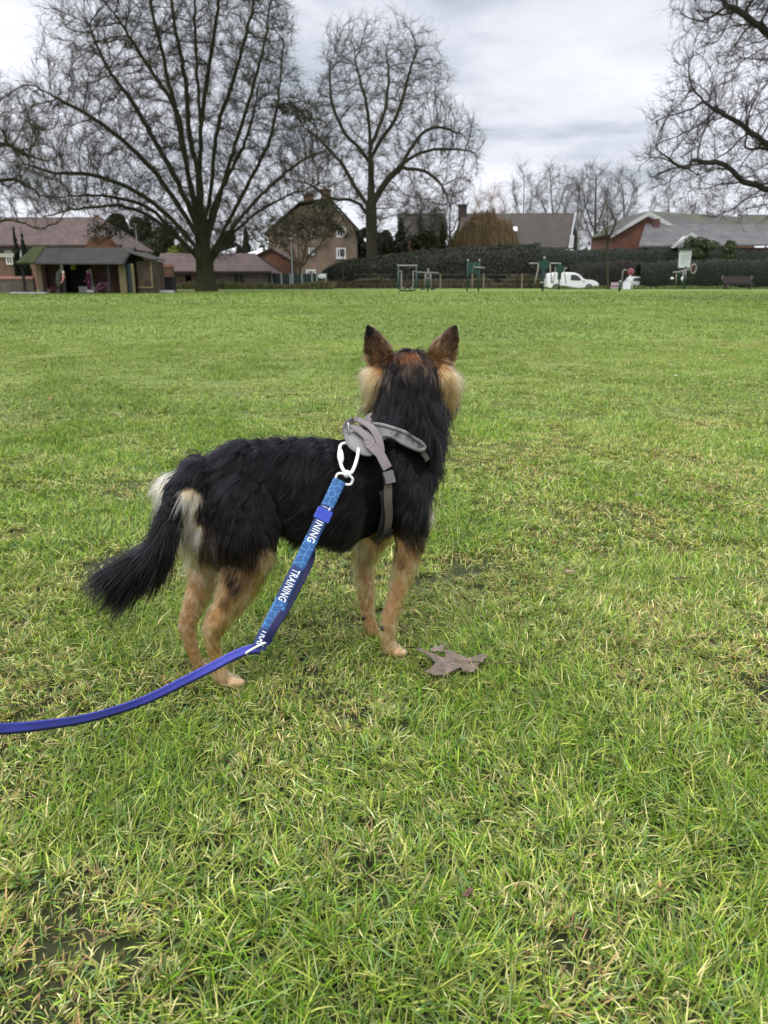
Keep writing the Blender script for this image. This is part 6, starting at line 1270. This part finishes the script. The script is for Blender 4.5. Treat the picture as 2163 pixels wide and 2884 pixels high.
def stepper():
    Y = 57.0; t = thing('stepper', 'grey T-shaped stepping machine with wide handlebar just right of the U-shaped frame', 'exercise machine', G(1206, 815, Y)); q = G(1206, 755, Y); x = q.x
    tb('post', t, [[(x, Y, 0), (x, Y, 1.1)]], .06, M_green); tb('upright', t, [[(x, Y, 1.1), (x, Y, 1.5)]], .05, M_grey); b = MB(); b.sphere((x, Y, 1.52), .07); b.build('cap', M_grey, t, smooth=True)
    tb('handlebar', t, [[(x-.78, Y-.25, 1.33), (x-.3, Y, 1.30), (x, Y, 1.30), (x+.3, Y, 1.30), (x+.75, Y-.25, 1.28)]], .035, M_grey)
    for s in (-1, 1): tb('leg', t, [[(x+s*.16, Y, 1.24), (x+s*.20, Y, .9), (x+s*.24, Y, .2)]], .045, M_grey); b = MB(); b.box((x+s*.22-.02, Y-.25, .12), (x+s*.22+s*.30, Y+.15, .2)); b.build('pedal', M_tim, t)
    tb('link', t, [[(x-.2, Y, .92), (x+.2, Y, .92)]], .03, M_grey)
stepper()
def panel_frame():
    Y = 57.5; t = thing('activity_panel', 'green activity panel held between two ball-topped green posts', 'exercise frame', G(1331, 817, Y)); a, c = G(1316, 800, Y).x, G(1348, 800, Y).x; zt = G(1331, 736, Y).z; z0, z1 = G(1331, 770, Y).z, G(1331, 738, Y).z
    for x in (a, c): tb('post', t, [[(x, Y, 0), (x, Y, zt)]], .055, M_green); b = MB(); b.sphere((x, Y, zt+.06), .085); b.build('ball_cap', M_grey, t, smooth=True)
    b = MB(); b.box((a+.05, Y-.03, z0), (c-.05, Y+.03, z1)); b.build('panel', M_green, t, bevel=.01); tb('rail', t, [[(a+.3, Y-.04, z0+.1), (a+.5, Y-.04, z1-.1)]], .015, M_grey)
    tb('handle', t, [[(c-.38, Y-.1, z0+.42), (c+.38, Y-.1, z0+.38)]], .045, M_grey); b = MB(); b.box((a-.1, Y-.3, .25), (a+.35, Y+.1, .32)); b.build('step', M_tim, t)
panel_frame()
def press(label, x_s, Y, sc, arms):
    t = thing('pull_down_machine', label, 'exercise machine', G(x_s, 814, Y), 'pull-down exercise machines'); x = G(x_s, 800, Y).x; H = 2.25*sc
    tb('post', t, [[(x, Y, 0), (x, Y, H)]], .075*sc, M_green); b = MB(); b.sphere((x, Y, H+.06), .10*sc); b.build('ball_cap', M_grey, t, smooth=True)
    b = MB(); b.prism([(x-.22*sc, Y-.09, H-.75*sc), (x+.22*sc, Y-.09, H-.75*sc), (x+.40*sc, Y-.09, H-.3*sc), (x+.34*sc, Y-.09, H-.12*sc), (x-.34*sc, Y-.09, H-.12*sc), (x-.40*sc, Y-.09, H-.3*sc)], (0, .18, 0)); b.build('shield', M_green, t)
    b = MB(); b.box((x-.16*sc, Y-.06, .9*sc), (x+.16*sc, Y+.1, H-.75*sc)); b.build('backrest', mat('black_pad', (.02, .03, .03), .7), t, bevel=.02)
    b = MB(); b.box((x-.24*sc, Y-.35, .58*sc), (x+.24*sc, Y+.05, .66*sc)); b.build('seat', M_galv, t, bevel=.02)
    for s, k in arms: tb('arm', t, [[(x+s*.38*sc, Y, H-.30*sc), (x+s*1.10*sc*k, Y-.15, H-.33*sc)], [(x+s*.42*sc, Y, H-.28*sc), (x+s*.44*sc, Y-.1, H-.75*sc), (x+s*.55*sc, Y-.2, H-1.3*sc), (x+s*.60*sc, Y-.2, .55*sc)]], .05*sc, M_grey)
press('taller green pull-down machine with grey arms, left of the white van', 1529, 57.5, 1.0, ((-1, 1), (1, 1)))
press('smaller green pull-down machine standing in front of the white van', 1574, 66, .88, ((-1, .5), (1, .6)))
def leg_press():
    Y = 57.0; t = thing('twin_seat_machine', 'low green post between a white seat back and a pinkish seat back', 'exercise machine', G(1746, 815, Y)); x = G(1746, 800, Y).x
    tb('post', t, [[(x, Y, 0), (x, Y, .62)]], .075, M_green); b = MB(); b.sphere((x, Y, .68), .10); b.build('ball_cap', M_grey, t, smooth=True)
    b = MB(); a, c = G(1752, 790, Y), G(1775, 790, Y); b.box((a.x, Y-.3, .16), (c.x, Y-.24, .62)); b.build('seat_back', mat('white_seat', (.72, .72, .76), .4), t, bevel=.02)
    b = MB(); a, c = G(1719, 790, Y), G(1740, 790, Y); b.box((a.x, Y-.3, .2), (c.x, Y-.24, .62)); b.build('seat_back', mat('pinkish_seat', (.42, .33, .35), .5), t, bevel=.02)
    b = MB(); b.box((a.x+.02, Y-.31, .34), (c.x-.02, Y-.302, .42)); b.build('stripe', mat('purple', (.15, .03, .12), .5), t); tb('beam', t, [[(a.x, Y-.1, .25), (x+.7, Y-.1, .25)]], .04, M_green)
leg_press()
def rower():
    Y = 66.0; t = thing('cycle_machine', 'grey-framed exercise machine with a curled handle and dull-red disc', 'exercise machine', G(1772, 800, Y)); x = G(1753, 790, Y).x; z = lambda y: G(1760, y, Y).z
    tb('handle', t, [[(x+.0, Y, .05), (x-.03, Y, z(772)), (x-.03, Y, z(764)), (x+.06, Y, z(760)), (x+.22, Y, z(760)), (x+.28, Y, z(763))]], .05, M_grey)
    b = MB(); q = G(1777, 766, Y); b.sphere((q.x, Y, q.z), .30, 1, .3, 1, 16, 8); b.build('disc', mat('dull_red', (.22, .055, .06), .5), t, smooth=True); tb('frame', t, [[(q.x, Y, q.z), (G(1769, 790, Y).x, Y, .15)], [(q.x, Y+.1, q.z), (q.x+.3, Y+.1, .05)]], .05, M_white)
rower()
def notice_machine():
    Y = 58.5; t = thing('notice_board', 'tilted white notice board with a dark cap on green posts, grey handles below it', 'notice board', G(1929, 813, Y))
    P_ = [Wp(1910, 754, Y), Wp(1943, 754, Y), Wp(1949, 704, Y), Wp(1914, 704, Y)]; b = MB(); b.prism(P_, (0, .05, 0)); b.build('board', mat('board_white', (.52, .56, .54), .5, var=.15, vscale=3), t)
    b = MB(); 
    for i, (y, w0, w1) in enumerate(((712, .25, .75), (718, .12, .88), (722, .12, .8), (726, .15, .85), (731, .12, .88), (736, .12, .7), (742, .2, .8))):
        L0 = Wp(1911+ (754-y)*.07, y, Y-.01); R0 = Wp(1944+(754-y)*.11, y, Y-.01); a = L0.lerp(R0, w0); c = L0.lerp(R0, w1); h_ = .018; b.quad(a-Vector((0, .006, h_)), c-Vector((0, .006, h_)), c+Vector((0, -.006, h_)), a+Vector((0, -.006, h_)))
    b.build('print', mat('grey_print', (.30, .34, .33), .6), t)
    b = MB(); b.prism([Wp(1911, 704, Y-.1), Wp(1952, 704, Y-.1), Wp(1953, 698, Y-.1), Wp(1912, 698, Y-.1)], (0, .22, 0)); b.build('cap', M_navyp, t)
    tb('post', t, [[G(1927, 815, Y-.2), Wp(1932, 750, Y)]], .07, M_green); tb('post', t, [[G(1912, 806, Y+.4), Wp(1915, 750, Y+.1)]], .06, M_green)
    tb('handle', t, [[Wp(1895, 767, Y-.1), Wp(1915, 766, Y-.1), Wp(1930, 760, Y-.1), Wp(1948, 760, Y-.1)]], .05, M_grey); tb('handle', t, [[Wp(1905, 765, Y), Wp(1904, 800, Y)], [Wp(1925, 762, Y-.2), Wp(1922, 800, Y-.2)], [Wp(1931, 762, Y-.2), Wp(1931, 785, Y-.2)]], .045, M_grey)
    c = Wp(1953, 757, Y-.2); b = MB(); b.tube([c+Vector((.20*math.cos(q), 0, .32*math.sin(q))) for q in np.linspace(0, 2*math.pi, 16, endpoint=False)], .05, 6, closed=True); b.build('hand_wheel', M_grey, t, smooth=True); b = MB(); b.tube([Wp(1952, 750, Y-.2), Wp(1952, 764, Y-.2)], .06, 8); b.build('grip', mat('maroon', (.09, .02, .02), .5), t)
    b = MB(); b.sphere(Wp(1893, 784, Y), .11, 1.2, .6, .8); b.build('pedal', M_white, t, smooth=True); b = MB(); b.sphere(Wp(1921, 785, Y-.3), .1, .8, .6, 1.6); b.build('pedal', M_white, t, smooth=True)
notice_machine()
def bench():
    Y = 66.0; t = thing('park_bench', 'dark brown wooden bench in front of the hedge at the right edge', 'bench', G(2080, 797, Y)); a, c = G(2038, 790, Y).x, G(2122, 790, Y).x; M_b = mat('dark_bench_wood', (.055, .042, .04), .7, var=.2, vscale=4)
    for i in range(4): b = MB(); z = .55+i*.13; b.box((a, Y+.18+i*.03, z), (c, Y+.22+i*.03, z+.10)); b.build('backrest_slat', M_b, t)
    b = MB()
    for i in range(4): b.box((a+.05, Y-.35+i*.13, .44), (c-.05, Y-.24+i*.13, .48))
    b.build('seat', M_b, t)
    for x in (a+.25, c-.25):
        for yy in (Y-.3, Y+.2): b = MB(); b.box((x-.05, yy-.04, 0), (x+.05, yy+.04, .44 if yy < Y else 1.02)); b.build('leg', M_b, t)
    for x in (a+.04, c-.04): b = MB(); b.box((x-.09, Y+.30, .82), (x+.09, Y+.33, 1.08)); b.build('end_plate', M_grey, t)
bench()
def car_loft(t, secs, name, m, bevel=.0, wid=.86):
    """secs: side outline polygon points (x, z); body across y"""
    pass
def vehicle(name, label, x0, x1, Y, h_, prof, glass, wheels, ground, col, groupw=None, flip=False):
    """prof: outline (u, v) 0..1 along length / height; built as a lofted shell with rounded shoulders"""
    t = thing(name, label, 'van' if 'van' in name else 'car', (Wp((x0+x1)/2, 790, Y).x, Y+.85, ground)); a = Wp(x0, 790, Y).x; c = Wp(x1, 790, Y).x; ln = c-a; M = mat('white_bodywork', col, .22, spec=.6)
    pts = curve([Vector((a+u*ln, 0, ground+.25+v*(h_-.25))) for u, v in prof], 4); n = len(pts); ws = [.0, .12, .5, 1.2, 1.58, 1.7]; ins = [.93, .985, 1, 1, .985, .93]; cx_ = a+ln/2; cz_ = ground+.25+(h_-.25)*.35
    vs = [(cx_+(p.x-cx_)*k, Y+w_, cz_+(p.z-cz_)*k) for w_, k in zip(ws, ins) for p in pts]; fs = [(j*n+i, j*n+(i+1) % n, (j+1)*n+(i+1) % n, (j+1)*n+i) for j in range(5) for i in range(n)]+[tuple(range(n))[::-1], tuple(5*n+i for i in range(n))]
    b = MB(); b.add(vs, fs); b.build('body', M, t)
    for g in glass:
        b = MB(); b.prism([(a+u*ln, Y-.012, ground+.25+v*(h_-.25)) for u, v in g], (0, .03, 0)); b.build('window', M_glass, t)
    for u in wheels:
        for yy in (Y-.02, Y+1.52):
            w_ = MB(); w_.tube([(a+u*ln, yy, ground+.32), (a+u*ln, yy+.2, ground+.32)], .32, 18); wo = w_.build('wheel', mat('tyre', (.015, .015, .015), .8), t, smooth=False); h = MB(); h.tube([(a+u*ln, yy-.012, ground+.32), (a+u*ln, yy+.0, ground+.32)], .19, 14); ho = h.build('rim', M_galv, None); ho.parent = wo; ho.data.transform(Matrix.Translation(-world_loc(wo)))
    return t, a, ln
vt, va, vl = vehicle('small_van', 'small white van with dark cab window parked behind the exercise machines', 1541, 1690, 70.0, 1.62, [(0, .1), (.0, .62), (.03, .90), (.12, .98), (.35, 1.0), (.52, .97), (.62, .84), (.69, .62), (.72, .56), (.86, .52), (.96, .38), (1.0, .2), (1.0, .03), (.75, .0), (.3, .0), (.03, .02)], [[(.445, .50), (.44, .82), (.50, .86), (.58, .78), (.645, .55), (.62, .48)]], (.17, .80), -.22, (.80, .80, .80))
b = MB(); b.box((va+vl*.985, 69.98, .35), (va+vl*1.003, 70.25, .5)); b.build('headlight', M_glass, vt)
b = MB(); b.sphere((va+vl*.68, 69.85, .78), .11, 1, .7, .8); b.build('mirror', M_white, vt, smooth=True)
ct, ca, cl_ = vehicle('parked_car', 'silver-white car mostly hidden behind the cycle machine near the hedge', 1770, 1818, 70.5, 1.25, [(0, .1), (.0, .50), (.10, .62), (.25, .95), (.5, 1.0), (.72, .92), (.86, .60), (1.0, .52), (1.0, .1), (.6, 0), (.2, 0)], [[(.28, .60), (.32, .88), (.66, .86), (.76, .60)]], (.2, .82), -.2, (.55, .57, .58))
# ------------------------------------------------------------------ people at the shelter
def person(label, x, Y, H, coat_c, leg_c, hair_c, turn=0.0, bend=0.0, arm=None, hat=None, coatlen=.42, sleeve=None, wide=1.0):
    """standing figure facing 'turn' (radians about z); H height"""
    t = thing('person', label, 'person', (x, Y, 0), 'people at the shelter'); s = H/1.7; c, sn = math.cos(turn), math.sin(turn)
    def q(a, b, z): b = b+bend*max(0, z-.95)**1.5*1.0; return Vector((x+s*(a*c-b*sn), Y+s*(a*sn+b*c), s*(z-bend*.25*max(0, z-.95)**1.6)))
    w_ = wide; skin = mat('skin', (.55, .34, .25), .6)
    legs = [[(q(-.09, 0, .90), .095*s, None), (q(-.10, .02, .50), .062*s, None), (q(-.10, 0, .10), .042*s, None), (q(-.10, .03, .045), .045*s, None), (q(-.11, .17, .035), .035*s, None)], [(q(.09, 0, .90), .095*s, None), (q(.10, .0, .50), .062*s, None), (q(.10, -.03, .10), .042*s, None), (q(.10, 0, .045), .045*s, None), (q(.11, .14, .035), .035*s, None)]]
    ar = arm or ([(.20, 0, 1.38), (.26, .04, 1.10), (.22, .20, .92)], [(-.20, 0, 1.38), (-.26, .04, 1.10), (-.24, .16, .88)])
    hands = []
    for A_ in ar:
        e = A_[-1]; hands.append([(q(*e), .034*s, None), (q(e[0], e[1]+.05, e[2]-.03), .032*s, None)])
        for k in range(4): hands.append([(q(e[0]-.022+.015*k, e[1]+.07, e[2]-.04), .009*s, None), (q(e[0]-.022+.015*k, e[1]+.12, e[2]-.07), .007*s, None)])
        hands.append([(q(e[0]+.03, e[1]+.04, e[2]-.02), .010*s, None), (q(e[0]+.045, e[1]+.085, e[2]-.035), .008*s, None)])
    body_ = blob('body', legs+[[(q(0, 0, .95), .13*s, None), (q(0, 0, 1.15), .12*s, None), (q(0, 0, 1.36), .13*s, None)], [(q(0, 0, 1.40), .055*s, None), (q(0, .02, 1.50), .052*s, None), (q(0, .03, 1.60), .088*s, None), (q(0, .04, 1.64), .088*s, None)], [(q(0, .12, 1.58), .014*s, None), (q(0, .135, 1.565), .015*s, None)], [(q(-.085, .02, 1.59), .018*s, None), (q(-.087, .02, 1.57), .014*s, None)], [(q(.085, .02, 1.59), .018*s, None), (q(.087, .02, 1.57), .014*s, None)]]+[[(q(*a_), r*s, None) for a_, r in zip(A_, (.055, .042, .032))] for A_ in ar]+hands, .011*s, skin, 3, 2, t)
    tr = blob('trousers', [[(p_, r+.012*s, None) for p_, r, _ in lg[:3]] for lg in legs]+[[(q(-.06, 0, .93), .12*s, None), (q(.06, 0, .93), .12*s, None)]], .02*s, mat('trousers', leg_c, .8), 3, 2, t)
    ct_ = blob('coat', [[(q(0, 0, 1.36), .150*s*w_, None), (q(0, 0, 1.15), .165*s*w_, None), (q(0, 0, .92), .180*s*w_, None), (q(0, 0, coatlen+.12), .165*s*w_, None)], [(q(-.10, 0, .92), .14*s*w_, None), (q(-.09, 0, coatlen+.1), .13*s*w_, None)], [(q(.10, 0, .92), .14*s*w_, None), (q(.09, 0, coatlen+.1), .13*s*w_, None)], [(q(-.17, 0, 1.38), .075*s, None), (q(.17, 0, 1.38), .075*s, None)]], .022*s, mat('coat', coat_c, .85, var=.25, vscale=8), 3, 2, t)
    sl = blob('sleeves', [[(q(*a_), r*s, None) for a_, r in zip(A_, (.078, .065, .050))] for A_ in ar], .02*s, mat('sleeve', sleeve or coat_c, .85), 3, 2, t)
    hr = blob('hat' if hat else 'hair', [[(q(0, -.005, 1.66), .100*s, None), (q(0, -.01, 1.60), .092*s, None)]]+([] if hat else [[(q(0, -.05, 1.55), .07*s, None), (q(0, -.05, 1.46), .05*s, None)]]), .015*s, mat('hat' if hat else 'hair', hat or hair_c, .8), 2, 2, t)
    for sx in (-1, 1): b = MB(); b.sphere(q(sx*.032, .118, 1.605), .010*s); b.build('eye', M_dark, t, smooth=True)
    m_ = MB(); m_.sphere(q(0, .118, 1.535), .022*s, 1, .3, .25); m_.build('mouth', mat('lips', (.35, .12, .10), .5), t, smooth=True)
    for lg in legs: b = blob('shoe', [[(lg[3][0], .055*s, None), (lg[4][0], .044*s, None)]], .014*s, mat('shoe', (.03, .03, .03), .6), 2, 2, t)
    return t
Ys = 49.7
person('adult in a long dark olive hooded coat, bending towards a child', Wp(168, 800, Ys).x, Ys, 1.55, (.075, .075, .055), (.015, .015, .018), (.03, .02, .015), turn=-1.25, bend=.28, hat=(.075, .075, .055), coatlen=.50, wide=1.35)
person('child with a white hat and pink sleeves standing beside the adult in the olive coat', Wp(186, 800, Ys).x, Ys-.25, 1.32, (.05, .012, .02), (.018, .02, .035), (.1, .06, .03), turn=1.9, hat=(.75, .75, .75), coatlen=.72, sleeve=(.62, .26, .26), wide=.8)
person('person in a magenta coat in the shade of the shelter by the door', Wp(248, 800, Ys+.5).x, Ys+.7, 1.40, (.09, .008, .045), (.25, .02, .10), (.02, .015, .012), turn=2.6, coatlen=.35, wide=.95)
def bicycle(label, x, Y, sc, col, lean=.1):
    t = thing('bicycle', label, 'bicycle', (x, Y, 0), 'bicycles by the shelter'); M = mat('bike_paint', col, .35); tyre = mat('tyre', (.06, .04, .045), .8); r = .28*sc; wb = .50*sc
    def q(u, z, o=0): return Vector((x+u*sc, Y+lean*z+o, z*sc))
    for u in (-.47, .47):
        c_ = q(u, .28); w_ = MB(); w_.tube([c_+Vector((r*math.cos(a), lean*r*math.sin(a), r*math.sin(a))) for a in np.linspace(0, 2*math.pi, 24, endpoint=False)], .022*sc, 6, closed=True); wo = w_.build('wheel', tyre, t, smooth=True)
        s_ = MB()
        for a in np.linspace(0, math.pi, 7, endpoint=False): d = Vector((r*math.cos(a), lean*r*math.sin(a), r*math.sin(a))); s_.tube([c_-d, c_+d], .004, 4)
        so_ = s_.build('spokes', M_galv, None); so_.parent = wo; so_.data.transform(Matrix.Translation(-world_loc(wo)))
    tb('frame', t, [[q(-.47, .28), q(-.05, .27), q(.34, .62), q(.36, .72)], [q(-.05, .27), q(-.17, .70)], [q(-.15, .60), q(.34, .66)], [q(-.47, .28), q(-.15, .60)]], .022*sc, M); tb('fork', t, [[q(.36, .72), q(.47, .28)]], .02*sc, M)
    tb('handlebar', t, [[q(.36, .72), q(.34, .84)], [q(.30, .86, -.24), q(.34, .84), q(.30, .86, .24)]], .016*sc, M_tim)
    b = MB(); b.sphere(q(-.19, .74), .09*sc, 1.3, .8, .35); b.build('saddle', M_tim, t, smooth=True); tb('crank', t, [[q(-.05, .27, -.08), q(.03, .15, -.1)], [q(-.05, .27, .08), q(-.13, .39, .1)]], .014*sc, M_tim)
bicycle('pink child\'s bicycle leaning at the front of the shelter', Wp(281, 815, Ys).x, Ys+.35, .98, (.30, .085, .17), .12)
bicycle('small dark red bicycle at the left end of the shelter\'s brick front', Wp(141, 815, Ys).x, Ys+.45, .62, (.25, .03, .03), .12)
t = thing('shopping_bag', 'pale bag slumped on the ground by the pink bicycle', 'bag', (Wp(252, 820, Ys).x, Ys+.2, 0)); b = blob('bag', [[(Vector((Wp(246, 820, Ys).x, Ys+.2, .12)), .13, None), (Vector((Wp(258, 820, Ys).x, Ys+.2, .09)), .10, None)]], .02, mat('pale_cloth', (.35, .32, .32), .8), 2, 2, t)
make_grass(1.0)
